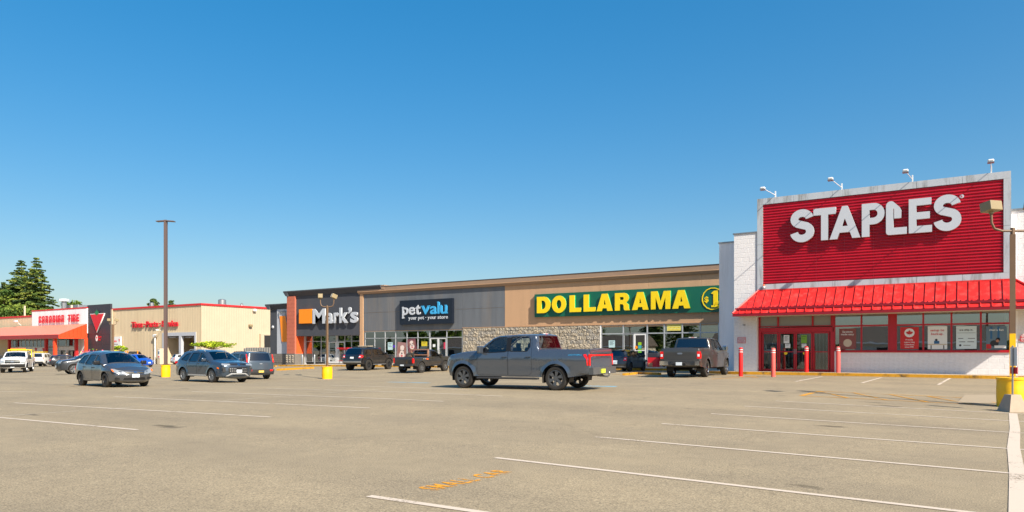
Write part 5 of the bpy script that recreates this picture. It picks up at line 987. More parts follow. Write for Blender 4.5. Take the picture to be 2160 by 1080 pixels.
dn = EYE * FPX / 121.0; nxp = at(2136, dn)
twin_lamp(nxp[0], nxp[1], .37, .79, EYE + 253 * dn / FPX, YAW - R(90), .58, 'near lamp post with twin box lamps in a big yellow tub at the right edge', box=(.34, .40, .26), pw=.068)
x, y = at(690, 44); twin_lamp(x, y, .32, .74, EYE + 93 * 44 / FPX, YAW - R(90), .42, 'lamp post with twin box lamps in a yellow tub before the charcoal shop', box=(.34, .28, .26), pw=.055, yellow=False)
x, y = at(238, 97); twin_lamp(x, y, 0, 0, EYE + 55 * 97 / FPX, YAW - R(90), .5, 'distant lamp post with twin lamps before the charcoal tower', box=(.5, .4, .35), pw=.12, yellow=False)
x, y = at(349.5, 44); z = gz(x, y); s = empty('lamp_post', (x, y, z), YAW - R(90), 'tall dark lamp post with two flat lamp heads in a yellow tub', 'lamp post'); tub(s, .27, .74); ht = EYE + 276 * 44 / FPX - z
q = MB(); q.box(-.085, .085, -.085, .085, .74, ht); q.build('pole', mat('dark_bronze_paint', (96, 80, 76), .45), s); q = MB(); q.lathe([(.2, .74), (.2, .78)], 12); q.build('base_plate', M_BLACK, s)
for sg in (-1, 1): q = MB(); q.rbox(sg * .36, 0, ht - .08, .48, .32, .06, .02, Matrix.Rotation(R(-4) * sg, 4, 'Y')); q.build('lamp_head', MATS['dark_bronze_paint'], s); q = MB(); q.box(min(sg * .08, sg * .16), max(sg * .08, sg * .16), -.04, .04, ht - .11, ht - .05); q.build('arm', MATS['dark_bronze_paint'], s)
# portable sign in a concrete foot
ds = EYE * FPX / 130.0; x, y = at(2136, ds); s = empty('parking_sign', (x, y, gz(x, y)), YAW - R(90) + R(84), 'parking sign seen edge-on in a grey concrete foot before the yellow tub', 'sign')
q = MB(); b, t, h_ = .24, .12, .43; q.add([(-b, -b, 0), (b, -b, 0), (b, b, 0), (-b, b, 0), (-t, -t, h_), (t, -t, h_), (t, t, h_), (-t, t, h_)], [(0, 3, 2, 1), (4, 5, 6, 7), (0, 1, 5, 4), (1, 2, 6, 5), (2, 3, 7, 6), (3, 0, 4, 7)]); fo = q.build('concrete_foot', mat('grey_concrete', (168, 150, 132), .9, var=.08, vscale=8, bump=.4, bscale=50), s); fo.rotation_euler.z = R(-84)
q = MB(); q.tube([(0, 0, h_ - .02), (0, 0, 1.66)], .022, 8); q.build('post', M_GREYMETAL, s); q = MB(); q.box(-.15, .15, -.034, -.024, 1.15, 1.62); q.build('sign_plate', M_WHITEP, s); q = MB(); q.box(-.15, .15, -.038, -.035, 1.42, 1.62); q.box(-.15, .15, -.038, -.035, 1.15, 1.2); q.build('red_print', M_CTRED, s); q = MB(); q.box(-.15, .15, -.034, -.024, .95, 1.12); q.build('lower_plate', M_CTRED, s)
# ------------------------------------------------------------------ vehicles
def fillet(pts, closed=False):
    """pts: (x, z, r[, tag]) -> dense points and the tag of every segment"""
    out, tags = [], []; n = len(pts)
    for i, p in enumerate(pts):
        r = p[2] if len(p) > 2 else 0; tg = p[3] if len(p) > 3 else None
        if (not closed and i in (0, n - 1)) or r <= 0: out.append((p[0], p[1])); tags.append(tg); continue
        a = Vector(pts[i - 1][:2]); b = Vector(p[:2]); c = Vector(pts[(i + 1) % n][:2]); u = (a - b); v = (c - b); lu, lv = u.length, v.length; u.normalize(); v.normalize()
        ang = u.angle(v, math.pi)
        if ang > math.pi - .02: out.append(tuple(b)); tags.append(tg); continue
        d = min(r / math.tan(ang / 2), lu * .49, lv * .49); p0 = b + u * d; p2 = b + v * d; k = 5
        for j in range(k + 1):
            t = j / k; q = p0 * (1 - t) ** 2 + b * 2 * t * (1 - t) + p2 * t * t; out.append(tuple(q)); tags.append(tg if j == k else None)
    return out, tags
def subdivide(out, tags, s=.16):
    o2, t2 = [], []
    for i in range(len(out) - 1):
        a, b = out[i], out[i + 1]; n = max(1, int(math.hypot(b[0] - a[0], b[1] - a[1]) / s))
        for j in range(n): o2.append(lerp(a, b, j / n)); t2.append(tags[i])
    o2.append(out[-1]); t2.append(tags[-1]); return o2, t2
def pip(px, pz, poly):
    px = np.asarray(px); pz = np.asarray(pz); ins = np.zeros(px.shape, bool); n = len(poly)
    for i in range(n):
        x1, y1 = poly[i]; x2, y2 = poly[(i + 1) % n]
        if y1 == y2: continue
        c = ((y1 > pz) != (y2 > pz)) & (px < (x2 - x1) * (pz - y1) / (y2 - y1) + x1); ins ^= c
    return ins
def segdist(px, pz, poly, closed=False):
    P = np.array(poly, float); A = P[:-1]; B = P[1:]
    if closed: A = P; B = np.roll(P, -1, 0)
    d = B - A; L2 = (d ** 2).sum(1) + 1e-12; q = np.stack([np.asarray(px, float).ravel(), np.asarray(pz, float).ravel()], 1)[:, None, :] - A[None]
    t = np.clip((q * d).sum(-1) / L2, 0, 1); r = q - t[..., None] * d; return np.sqrt((r ** 2).sum(-1)).min(1)
def offset_poly(poly, d):                     # positive grows
    n = len(poly); area = sum(poly[i][0] * poly[(i + 1) % n][1] - poly[(i + 1) % n][0] * poly[i][1] for i in range(n)); s = 1 if area > 0 else -1; out = []
    for i in range(n):
        a, b, c = Vector(poly[i - 1]), Vector(poly[i]), Vector(poly[(i + 1) % n]); e1 = (b - a); e2 = (c - b)
        if e1.length < 1e-6 or e2.length < 1e-6: out.append(tuple(b)); continue
        e1.normalize(); e2.normalize(); n1 = Vector((e1.y, -e1.x)) * s; n2 = Vector((e2.y, -e2.x)) * s; m = n1 + n2
        if m.length < 1e-4: out.append(tuple(b)); continue
        m.normalize(); k = d / max(.35, m.dot(n1)); out.append(tuple(b + m * k))
    return out
def cdt(outer, holes, interior):
    vs = []; es = []
    for lp in [outer] + holes:
        b = len(vs); vs += [Vector(p) for p in lp]; es += [(b + i, b + (i + 1) % len(lp)) for i in range(len(lp))]
    vs += [Vector(p) for p in interior]
    V, _, F, *_r = delaunay_2d_cdt(vs, es, [], 0, 1e-5)
    V = [(v.x, v.y) for v in V]; F = [f for f in F if len(f) == 3]
    if not F: return V, []
    cx_ = np.array([sum(V[i][0] for i in f) / 3 for f in F]); cz_ = np.array([sum(V[i][1] for i in f) / 3 for f in F]); k = pip(cx_, cz_, outer)
    for h_ in holes: k &= ~pip(cx_, cz_, h_)
    return V, [tuple(f) for f, q in zip(F, k) if q]

def dens(poly, s=.13):
    out = []; n = len(poly)
    for i in range(n):
        a, b = poly[i], poly[(i + 1) % n]; m = max(1, int(math.hypot(b[0] - a[0], b[1] - a[1]) / s)); out += [lerp(a, b, j / m) for j in range(m)]
    return out

class Car:
    def __init__(s, sp):
        s.sp = sp; g = sp.get; s.w = sp['w']; s.zb = sp['belt']; s.k = g('tumble', .32); s.rr = g('round', .10)
        s.P, s.T = subdivide(*fillet(sp['sil'])); s.R = sp['R']; s.Ra = g('Ra', s.R + .07); s.zs = sp['sill']
        s.x1 = max(p[0] for p in s.P); s.x0 = min(p[0] for p in s.P); s.tf = g('taper_f', .16); s.tr = g('taper_r', .12); s.lf = g('len_f', .9); s.lr = g('len_r', .7)
        s.bn, s.bt, s.cz = g('bulge_f', .12), g('bulge_r', .07), g('crown', .035)
    def W(s, x, z, edge=True):
        x = np.asarray(x, float); z = np.asarray(z, float); shp = x.shape; x = x.ravel(); z = z.ravel()
        zm = s.zb * .68
        y = s.w - .05 * np.clip((zm - z) / zm, 0, 1) ** 1.6 - .05 * np.clip((z - zm) / (s.zb - zm), 0, 1) ** 2
        y = y - s.k * np.clip(z - s.zb, 0, 9) ** 1.0 * np.clip((z - s.zb) / .12, 0, 1) - .5 * s.k * .12 * 0
        tf = np.clip((x - (s.x1 - s.lf)) / s.lf, 0, 1); tr = np.clip(((s.x0 + s.lr) - x) / s.lr, 0, 1)
        y = y * (1 - s.tf * tf ** 2.2 - s.tr * tr ** 2.4)
        sp = s.sp                                      # body crease and arch flares
        zc = sp.get('crease', s.zb * .80); y = y + .016 * np.exp(-((z - zc) / .045) ** 2) - .014 * np.exp(-((z - (zc - .25)) / .12) ** 2) * (np.abs(x) < sp['xf'])
        for xw in (sp['xf'], sp['xr']):
            r = np.hypot(x - xw, z - s.R); y = y + sp.get('flare', .015) * np.exp(-((r - s.Ra) / .07) ** 2) * (z > s.R * .6)
        if edge:
            d = np.clip(segdist(x, z, s.P) / s.rr, 0, 1); y = y - s.rr * sp.get('rq', .9) * (1 - np.sqrt(np.clip(1 - (1 - d) ** 2, 0, 1)))
        return y.reshape(shp)
    def interior_pts(s, outer, holes, h):
        xs = [p[0] for p in outer]; zs = [p[1] for p in outer]; gx, gz_ = np.meshgrid(np.arange(min(xs) + h * .3, max(xs), h), np.arange(min(zs) + h * .3, max(zs), h * .75)); pts = [np.stack([gx.ravel(), gz_.ravel()], 1)]
        P = np.array(s.P); d = np.gradient(P, axis=0); n = np.stack([-d[:, 1], d[:, 0]], 1); n /= np.linalg.norm(n, axis=1)[:, None] + 1e-9
        for q in (.08, .25, .55, 1.0):
            for sg in (1, -1): pts.append(P + n * sg * s.rr * q)
        for xw in (s.sp['xf'], s.sp['xr']):
            for dr in (.03, .08, .14): a = np.radians(np.arange(0, 181, 9)); pts.append(np.stack([xw + (s.Ra + dr) * np.cos(a), s.R + (s.Ra + dr) * np.sin(a)], 1))
        pts = np.concatenate(pts); k = pip(pts[:, 0], pts[:, 1], outer)
        for h_ in holes: k &= ~pip(pts[:, 0], pts[:, 1], h_)
        pts = pts[k]; dd = segdist(pts[:, 0], pts[:, 1], outer, True)
        for h_ in holes: dd = np.minimum(dd, segdist(pts[:, 0], pts[:, 1], h_, True))
        pts = pts[dd > .012]
        key = set(); out = []
        for p in pts:
            q = (round(p[0] / .022), round(p[1] / .022))
            if q not in key: key.add(q); out.append(p)
        return out
    def panel(s, outer, holes, off=0.0, h=.13, edge=True, sides=(1, -1), interior=True):
        V, F = cdt(outer, holes, s.interior_pts(outer, holes, h) if interior else []); y = s.W([v[0] for v in V], [v[1] for v in V], edge) + off; res = {}
        for sd in sides: res[sd] = ([(v[0], sd * yy, v[1]) for v, yy in zip(V, y)], [f[::-1] if sd > 0 else f for f in F])
        return res
    def end_x(s, z, front):                       # silhouette x at height z at the nose or tail
        P = np.array(s.P); k = P[:, 0] > (s.x1 - 1.0) if front else P[:, 0] < (s.x0 + 1.0); best = None
        for a, b in zip(P[:-1], P[1:]):
            if min(a[1], b[1]) - 1e-6 <= z <= max(a[1], b[1]) + 1e-6 and abs(a[1] - b[1]) > 1e-5:
                x = a[0] + (b[0] - a[0]) * (z - a[1]) / (b[1] - a[1])
                if best is None or (x > best if front else x < best): best = x
        return best if best is not None else (s.x1 if front else s.x0)
    def end_pt(s, y, z, front, off=.006):
        x = s.end_x(z, front); Ys = float(s.W(np.array([x]), np.array([z]))[0]); t = min(abs(y) / Ys, 1.0); b = s.bn if front else s.bt; sg = 1 if front else -1
        return (x + sg * (b * (1 - t ** 2.6) + off), y, z)
    def patch(s, poly, front, off=.008, th=.03, h=.12):
        xs = [p[0] for p in poly]; zs = [p[1] for p in poly]; gx, gz_ = np.meshgrid(np.arange(min(xs) + h / 2, max(xs), h), np.arange(min(zs) + h / 2, max(zs), h)); pts = np.stack([gx.ravel(), gz_.ravel()], 1); k = pip(pts[:, 0], pts[:, 1], poly); pts = pts[k]
        if len(pts): pts = pts[segdist(pts[:, 0], pts[:, 1], poly, True) > .01]
        n_ = len(poly); dens = []
        for i in range(n_):
            a, b = poly[i], poly[(i + 1) % n_]; m = max(1, int(math.hypot(b[0] - a[0], b[1] - a[1]) / .12)); dens += [lerp(a, b, j / m) for j in range(m)]
        V, F = cdt(dens, [], list(pts)); q = MB(); vs = [s.end_pt(v[0], v[1], front, off) for v in V]; q.add(vs, F); nb = len(dens); sg = 1 if front else -1
        top = [s.end_pt(v[0], v[1], front, off) for v in dens]; bot = [(p[0] - sg * th, p[1], p[2]) for p in top]; q.add(top + bot, [(i, (i + 1) % nb, nb + (i + 1) % nb, nb + i) for i in range(nb)]); return q
    def side_patch(s, poly, sd, off=.008, th=.03):
        n_ = len(poly); dens = []
        for i in range(n_):
            a, b = poly[i], poly[(i + 1) % n_]; m = max(1, int(math.hypot(b[0] - a[0], b[1] - a[1]) / .12)); dens += [lerp(a, b, j / m) for j in range(m)]
        V, F = cdt(dens, [], []); yv = s.W([v[0] for v in V], [v[1] for v in V]) + off; q = MB(); q.add([(v[0], sd * y, v[1]) for v, y in zip(V, yv)], F)
        yd = s.W([v[0] for v in dens], [v[1] for v in dens]) + off; nb = len(dens); top = [(v[0], sd * y, v[1]) for v, y in zip(dens, yd)]; bot = [(p[0], p[1] - sd * th, p[2]) for p in top]; q.add(top + bot, [(i, (i + 1) % nb, nb + (i + 1) % nb, nb + i) for i in range(nb)]); return q

M_RIM = mat('alloy_rim', (150, 152, 156), .35, metal=.8); M_RIMD = mat('dark_rim', (58, 60, 64), .4, metal=.5); M_STEELW = mat('black_steel_wheel', (34, 30, 28), .5); M_CHROME = mat('chrome', (205, 208, 212), .12, metal=1.0)
M_HEAD = mat('headlight_lens', (150, 156, 162), .14, metal=.35, spec=.8, coat=.6); M_TAIL = mat('red_tail_light', (214, 20, 14), .2, coat=.6); M_AMBER = mat('amber_light', (236, 108, 16), .25, coat=.5); M_PLATE = mat('licence_plate', (206, 214, 222), .5); M_PLATEY = mat('yellow_licence_plate', (206, 216, 60), .5)
M_SEAT = mat('car_seat_fabric', (52, 50, 50), .9); M_GRILLE = mat('black_grille', (22, 22, 24), .45); M_SILL = mat('dark_plastic_cladding', (48, 48, 50), .65, var=.08)
def paint(name, c, rough=.30, metal=.35): return mat(name, c, rough, metal=metal * .7, coat=1.0)
def tyre_profile(R_, r, w): return [(r * .98, -w / 2 + .01), (r * 1.08, -w / 2 - .004), (R_ * .93, -w / 2 + .002), (R_ * .985, -w / 2 + .025), (R_, -w / 2 + .055), (R_ * .997, -w * .18), (R_, -w * .16), (R_, w * .16), (R_ * .997, w * .18), (R_, w / 2 - .055), (R_ * .985, w / 2 - .025), (R_ * .93, w / 2 - .002), (r * 1.08, w / 2 + .004), (r * .98, w / 2 - .01)]
_wc = {}
def make_wheel(parent, x, yc, R_, r, w, rim, n, style, sd):
    key = (R_, r, w, rim.name, n, style)
    if key not in _wc:
        Mx = Matrix.Rotation(R(-90), 4, 'X')      # local z -> +y (outboard)
        hub = MB(); hub.lathe([(r * .5, -w * .3), (r * .5, w * .05), (r * .2, w * .1), (.03, w * .1)], 16, Mx); hm = hub.build('wheel', M_BLACK, None)
        ty = MB(); ty.lathe(tyre_profile(R_, r, w), 32, Mx, True)
        if style == 'offroad':
            for k in range(32):
                a = 2 * math.pi * k / 32; Mk = Matrix.Rotation(a, 4, 'Y')
                for s_ in (-1, 1): ty.rbox(0, s_ * w * .33, R_ + .004, R_ * .13, w * .26, .03, .008, Mk @ Matrix.Rotation(.0, 4, 'Z'))
        tm = ty.build('tyre', M_RUB, None, smooth=35)
        rm = MB(); z1 = w / 2 - .012
        rm.lathe([(r * .99, z1 + .006), (r * .93, z1 + .008), (r * .90, z1 - .03), (r * .90, -w * .4), (r * .99, -w * .4)], 32, Mx, True)
        if style in ('alloy', 'offroad'):
            rm.lathe([(r * .20, z1 - .05), (r * .19, z1 - .012), (.02, z1 - .008)], 14, Mx)
            for k in range(n):
                a = 2 * math.pi * k / n; da = .42 * 2 * math.pi / n * .5
                q = []
                for rr_, ww, zz in ((r * .17, da * 1.5 * r * .25, z1 - .02), (r * .92, da * r * .75, z1 - .01)): q += [(-ww, rr_, zz), (ww, rr_, zz)]
                q += [(p[0], p[1], p[2] - .035) for p in q]; Ma = Mx @ Matrix.Rotation(a, 4, 'Z'); rm.add([Ma @ Vector(p) for p in q], [(0, 1, 3, 2), (4, 6, 7, 5), (0, 2, 6, 4), (1, 5, 7, 3), (0, 4, 5, 1), (2, 3, 7, 6)])
        elif style == 'aero':
            rm.lathe([(r * .24, z1 - .05), (r * .22, z1 - .006), (.02, z1 - .004)], 14, Mx)
            for k in range(n):
                a = 2 * math.pi * k / n; Ma = Mx @ Matrix.Rotation(a, 4, 'Z')
                q = [(-r * .10, r * .2, z1 - .01), (r * .12, r * .2, z1 - .01), (r * .40, r * .80, z1), (-r * .05, r * .93, z1)]; q2 = [(p[0], p[1], p[2] - .03) for p in q]; rm.add([Ma @ Vector(p) for p in q + q2], [(0, 1, 2, 3), (7, 6, 5, 4), (0, 4, 5, 1), (1, 5, 6, 2), (2, 6, 7, 3), (3, 7, 4, 0)])
        else:                                       # pressed steel
            rm.lathe([(r * .90, z1 - .05), (r * .72, z1 - .03), (r * .62, z1 - .035), (r * .45, z1 - .015), (r * .25, z1 - .03), (.02, z1 - .01)], 28, Mx)
        rmm = rm.build('rim', rim, None, smooth=35)
        holes = MB()
        if style == 'steel':
            for k in range(n): a = 2 * math.pi * k / n; holes.lathe([(r * .07, z1 - .025), (r * .06, z1 - .02), (0, z1 - .019)], 8, Mx @ Matrix.Rotation(a, 4, 'Z') @ Matrix.Translation((r * .67, 0, 0)))
        hb = holes.build('vent_hole', M_BLACK, None, kind='stuff') if holes.v else None
        _wc[key] = (hm.data, tm.data, rmm.data, hb.data if hb else None)
        for o in (hm, tm, rmm) + ((hb,) if hb else ()): bpy.data.objects.remove(o)
    hm, tm, rm_, hb = _wc[key]
    h_ = bpy.data.objects.new('wheel', hm); link(h_, parent); h_.location = (x, yc * sd, R_)
    if sd < 0: h_.rotation_euler = (0, 0, math.pi)
    for nm, me in (('tyre', tm), ('rim', rm_)) + ((('vent_hole', hb),) if hb else ()): o = bpy.data.objects.new(nm, me); link(o, h_)
    return h_

def build_car(name, label, cat, sp, x, y, heading, body, group=None, lift=0.0):
    c = Car(sp); s = empty(name, (x, y, gz(x, y) + lift), heading, label, cat, group); g = sp.get
    # ground slope
    hx, hy = math.cos(heading), math.sin(heading); pitch = math.atan2(gz(x + hx * 1.5, y + hy * 1.5) - gz(x - hx * 1.5, y - hy * 1.5), 3); roll = math.atan2(gz(x - hy * .8, y + hx * .8) - gz(x + hy * .8, y - hx * .8), 1.6)
    s.rotation_euler = (Matrix.Rotation(heading, 3, 'Z') @ Matrix.Rotation(-pitch, 3, 'Y') @ Matrix.Rotation(roll, 3, 'X')).to_euler()
    R_, Ra, zs = c.R, c.Ra, c.zs; xf, xr = sp['xf'], sp['xr']
    bot = []
    for xw in (xr, xf):
        dxx = math.sqrt(max(Ra ** 2 - (R_ - zs) ** 2, .01)) if zs < R_ + Ra else 0; a0 = math.atan2(zs - R_, -dxx); a1 = math.atan2(zs - R_, dxx)
        if a0 < 0: a0 += 2 * math.pi
        n = 18; bot += [(xw + Ra * math.cos(a0 + (a1 - a0) * i / n), R_ + Ra * math.sin(a0 + (a1 - a0) * i / n)) for i in range(n + 1)]
    mid = []                                       # densify the sill between the arches
    bl = bot[:19] + [lerp(bot[18], bot[19], t / 12) for t in range(1, 12)] + bot[19:]
    outer = list(c.P) + bl
    win = [dens(fillet([p + (.05,) if len(p) == 2 else p for p in wp], True)[0]) for wp in sp['windows']]
    doors = sp.get('doors', []); holes = []; dwin = {i: [] for i in range(len(doors))}; drs = [dens(fillet([p + (.06,) if len(p) == 2 else p for p in d], True)[0]) for d in doors]
    for wq in win:
        cxm = sum(p[0] for p in wq) / len(wq); czm = sum(p[1] for p in wq) / len(wq); hit = None
        for i, d in enumerate(drs):
            if pip(np.array([cxm]), np.array([czm]), d)[0]: hit = i
        if hit is None: holes.append(wq)
        else: dwin[hit].append(wq)
    res = c.panel(outer, holes + drs, h=sp.get('h', .16))
    b = MB()
    for sd in (1, -1): b.add(*res[sd])
    # centre strip over nose, bonnet, roof and tail
    P, T = c.P, c.T; PN = np.array(P); Ys = c.W(PN[:, 0], PN[:, 1]); d = np.gradient(PN, axis=0); nrm = np.stack([-d[:, 1], d[:, 0]], 1); nrm /= np.linalg.norm(nrm, axis=1)[:, None]
    if nrm[len(nrm) // 2][1] < 0: nrm = -nrm
    tc_ = np.array([-1, -.975, -.93, -.8, -.55, -.28, 0, .28, .55, .8, .93, .975, 1.0]); gl = MB(); rows = []
    for i, p in enumerate(P):
        nx_, nz_ = nrm[i]; amt = (c.bn if p[0] > (c.x0 + c.x1) / 2 else c.bt) * nx_ ** 2 + c.cz * nz_ ** 2 * (1 if T[i] != 'bed' else 0); row = []
        for t in tc_: k = amt * (1 - abs(t) ** 2.6); row.append((p[0] + nx_ * k, t * Ys[i], p[1] + nz_ * k))
        rows.append(row)
    nc = len(tc_); glr = MB()
    for i in range(len(P) - 1):
        tg = T[i]
        if tg == 'bed': continue
        for j in range(nc - 1):
            q = [rows[i][j], rows[i][j + 1], rows[i + 1][j + 1], rows[i + 1][j]]
            if tg in ('ws', 'rw') and 2 <= j <= nc - 4: (gl if tg == 'ws' else glr).add(q, [(0, 1, 2, 3)])
            else: b.add(q, [(0, 1, 2, 3)])
    bo = b.build('body', body, s, smooth=38, merge=True)
    if gl.v: gl.build('windshield', sp.get('glass_f', GL_CAR), s, smooth=60, merge=True)
    if glr.v: glr.build('rear_window', sp.get('glass_r', GL_TINT), s, smooth=60, merge=True)
    # doors, panes, trim
    tinted = sp.get('tint', [1] * 9); wi = 0
    def pane(parent, wq, k):
        pr = c.panel(offset_poly(wq, .012), [], off=-.014, interior=False); return {sd: pr[sd] for sd in (1, -1)}
    def add_windows(parent, wqs, sd):
        for wq in wqs:
            k = [id(q) for q in win].index(id(wq)); q = MB(); q.add(*pane(parent, wq, k)[sd]); o = q.build('window', GL_TINT if tinted[k] else GL_CAR, parent)
            tq = MB(); ring = offset_poly(wq, .026); V, F = cdt(ring, [wq], []); yy = c.W([v[0] for v in V], [v[1] for v in V]) + .003; tq.add([(v[0], sd * y_, v[1]) for v, y_ in zip(V, yy)], F)
            n_ = len(wq); y2 = c.W([v[0] for v in wq], [v[1] for v in wq]); tq.add([(v[0], sd * (y_ + .003), v[1]) for v, y_ in zip(wq, y2)] + [(v[0], sd * (y_ - .03), v[1]) for v, y_ in zip(wq, y2)], [(i, (i + 1) % n_, n_ + (i + 1) % n_, n_ + i) for i in range(n_)])
            tq.build('window_trim', sp.get('trim', M_BLACK), parent)
    for sd in (1, -1):
        for i, dq in enumerate(drs):
            dp = c.panel(offset_poly(dq, -.009), dwin[i], h=sp.get('h', .16), sides=(sd,)); q = MB(); q.add(*dp[sd]); do = q.build('door', body, s, smooth=38, merge=True); add_windows(do, dwin[i], sd)
            if g('handles'):
                hx_, hz_ = sp['handles'][i]; yh = float(c.W(np.array([hx_]), np.array([hz_]))[0]); q = MB(); q.rbox(hx_, sd * (yh + .018), hz_, .22, .03, .035, .012); q.build('handle', sp.get('handle_mat', body), do)
        add_windows(bo, holes, sd)
    # dark linings, underbody, wheel wells
    u = MB(); wi_ = c.w - .30; u.box(c.x0 + .25, c.x1 - .25, -wi_, wi_, zs + .02, zs + .28); u.box(xr + Ra + .05, xf - Ra - .05, -c.w + .08, c.w - .08, zs + .03, zs + .2); u.build('underbody', M_BLACK, s)
    for xw in (xf, xr):
        for sd in (1, -1):
            q = MB(); n = 14; vs = []
            for i in range(n + 1): a = math.pi * (-.08 + 1.16 * i / n); px_, pz_ = xw + (Ra + .012) * math.cos(a), R_ + (Ra + .012) * math.sin(a); vs += [(px_, sd * (c.w - .06), pz_), (px_, sd * (c.w - .42), pz_)]
            q.add(vs, [(2 * i, 2 * i + 1, 2 * i + 3, 2 * i + 2) for i in range(n)]); q.add([(xw + (Ra + .01) * math.cos(math.pi * k / 8 * 1.0), sd * (c.w - .42), R_ + (Ra + .01) * math.sin(math.pi * k / 8)) for k in range(9)] + [(xw - Ra, sd * (c.w - .42), zs), (xw + Ra, sd * (c.w - .42), zs)], [tuple(range(11))]); q.build('wheel_well', M_BLACK, s)
    # cabin
    cab0, cab1 = sp['cabin']; zf = c.zb - .28; q = MB(); q.box(cab0, cab1, -c.w + .13, c.w - .13, zs + .2, zf - .25); q.build('cabin_floor', M_DARK, s)
    q = MB(); q.rbox(cab1 - .18, 0, c.zb - .10, .36, 2 * c.w - .35, .22, .05); q.build('dashboard', M_DARK, s)
    rows_ = g('seats', [cab1 - 1.05, cab1 - 1.95])
    for r_i, sx in enumerate(rows_):
        for sy in (-.40, .40):
            q = MB(); Mx = Matrix.Translation((sx, sy * c.w / .92, 0)) @ Matrix.Rotation(R(-12), 4, 'Y'); q.rbox(.22, 0, c.zb - .50, .5, .5, .16, .05, Matrix.Translation((sx, sy, 0))); q.rbox(0, 0, c.zb - .13, .14, .50, .62, .06, Mx); q.rbox(-.02, 0, c.zb + .26, .09, .26, .16, .04, Mx); q.build('seat', M_SEAT, s)
    q = MB(); Mx = Matrix.Translation((rows_[0] + .55, .40, c.zb + .02)) @ Matrix.Rotation(R(65), 4, 'Y'); q.lathe([(.17, -.012), (.19, 0), (.17, .012), (.155, 0)], 18, Mx, True); q.build('steering_wheel', M_BLACK, s)
    if g('pickup_bed'):
        b0, b1, zr, zfl = sp['pickup_bed']; wb = float(c.W(np.array([(b0 + b1) / 2]), np.array([zr - .05]))[0]); q = MB()
        q.box(b0 + .02, b1 - .02, -wb + .12, wb - .12, zfl - .04, zfl); q.build('bed_floor', M_SILL, s); q = MB()
        nb_ = 8
        for sd in (1, -1):
            for k in range(nb_):
                xa_, xb_ = b0 + .03 + (b1 - b0 - .05) * k / nb_, b0 + .03 + (b1 - b0 - .05) * (k + 1) / nb_; ya_ = float(c.W(np.array([xa_]), np.array([zr]), True)[0]); yb_x = float(c.W(np.array([xb_]), np.array([zr]), True)[0]); q.add([(xa_, sd * (ya_ + .012), zr - .012), (xb_, sd * (yb_x + .012), zr - .012), (xb_, sd * (wb - .14), zr - .008), (xa_, sd * (wb - .14), zr - .008), (xb_, sd * (wb - .14), zfl), (xa_, sd * (wb - .14), zfl)], [(0, 1, 2, 3), (3, 2, 4, 5)])
        q.box(b0 + .02, b0 + .07, -wb + .14, wb - .14, zfl, zr - .012); q.box(b1 - .07, b1 - .02, -wb + .1, wb - .1, zfl, zr - .01); q.build('bed_liner', sp.get('liner', M_SILL), s)
    # wheels
    for xw in (xf, xr):
        for sd in (1, -1): make_wheel(s, xw, c.w - sp.get('tw', .24) / 2 - sp.get('inset', .02), R_, sp['r'], sp.get('tw', .24), sp.get('rim', M_RIM), sp.get('spokes', 5), sp.get('wheel', 'alloy'), sd)
    # lamps, grille and so on: (name, kind, polygon, material[, off, thickness]); kinds F B (mirrored pair), FC BC (centre), S (side pair)
    for it in sp.get('patches', []):
        nm, kd, poly, m_ = it[:4]; off = it[4] if len(it) > 4 else .008; th = it[5] if len(it) > 5 else .03
        if kd in ('F', 'B'):
            for sd in (1, -1): c.patch([(p[0] * sd, p[1]) for p in poly][::sd], kd == 'F', off, th).build(nm, m_, s, smooth=45)
        elif kd in ('FC', 'BC'): c.patch(poly, kd == 'FC', off, th).build(nm, m_, s, smooth=45)
        elif kd == 'S':
            for sd in (1, -1): c.side_patch(poly, sd, off, th).build(nm, m_, s, smooth=45)
    if g('cladding'):                              # dark arch trims and sill
        for sd in (1, -1):
            for xw in (xf, xr):
                a = [math.pi * (i / 16) for i in range(17)]; ro, ri = Ra + sp['cladding'], Ra; poly = [(xw + ro * math.cos(t), R_ + ro * math.sin(t)) for t in a] + [(xw + ri * math.cos(t), R_ + ri * math.sin(t)) for t in a[::-1]]; c.side_patch(poly, sd, .012).build('arch_trim', sp.get('clad_mat', M_SILL), s, smooth=40)
            x_a, x_b = xr + Ra + .02, xf - Ra - .02; c.side_patch([(x_a, zs + .005), (x_b, zs + .005), (x_b, zs + .14), (x_a, zs + .14)], sd, .012).build('sill_trim', sp.get('clad_mat', M_SILL), s)
    mx_, mz_ = sp['mirror']
    for sd in (1, -1): ym = float(c.W(np.array([mx_]), np.array([mz_]))[0]); q = MB(); ms = sp.get('mirror_size', (.13, .24, .17)); q.rbox(mx_, sd * (ym + ms[1] * .62), mz_ + .06, ms[0], ms[1], ms[2], .04); q.tube([(mx_, sd * (ym - .03), mz_ - .02), (mx_, sd * (ym + .08), mz_ + .02)], .025, 6); q.build('mirror', sp.get('mirror_mat', body), s)
    pl = g('plate'); 
    if pl:
        for z_, fr in pl: p = c.end_pt(0, z_, fr, .012); q = MB(); sg = 1 if fr else -1; q.box(min(p[0], p[0] + sg * .01), max(p[0], p[0] + sg * .01), -.15, .15, z_ - .075, z_ + .075); q.build('licence_plate', sp.get('plate_mat', M_PLATE), s)
    return s, c

def sc_sil(sil, L0, L1, dz=0): return sil
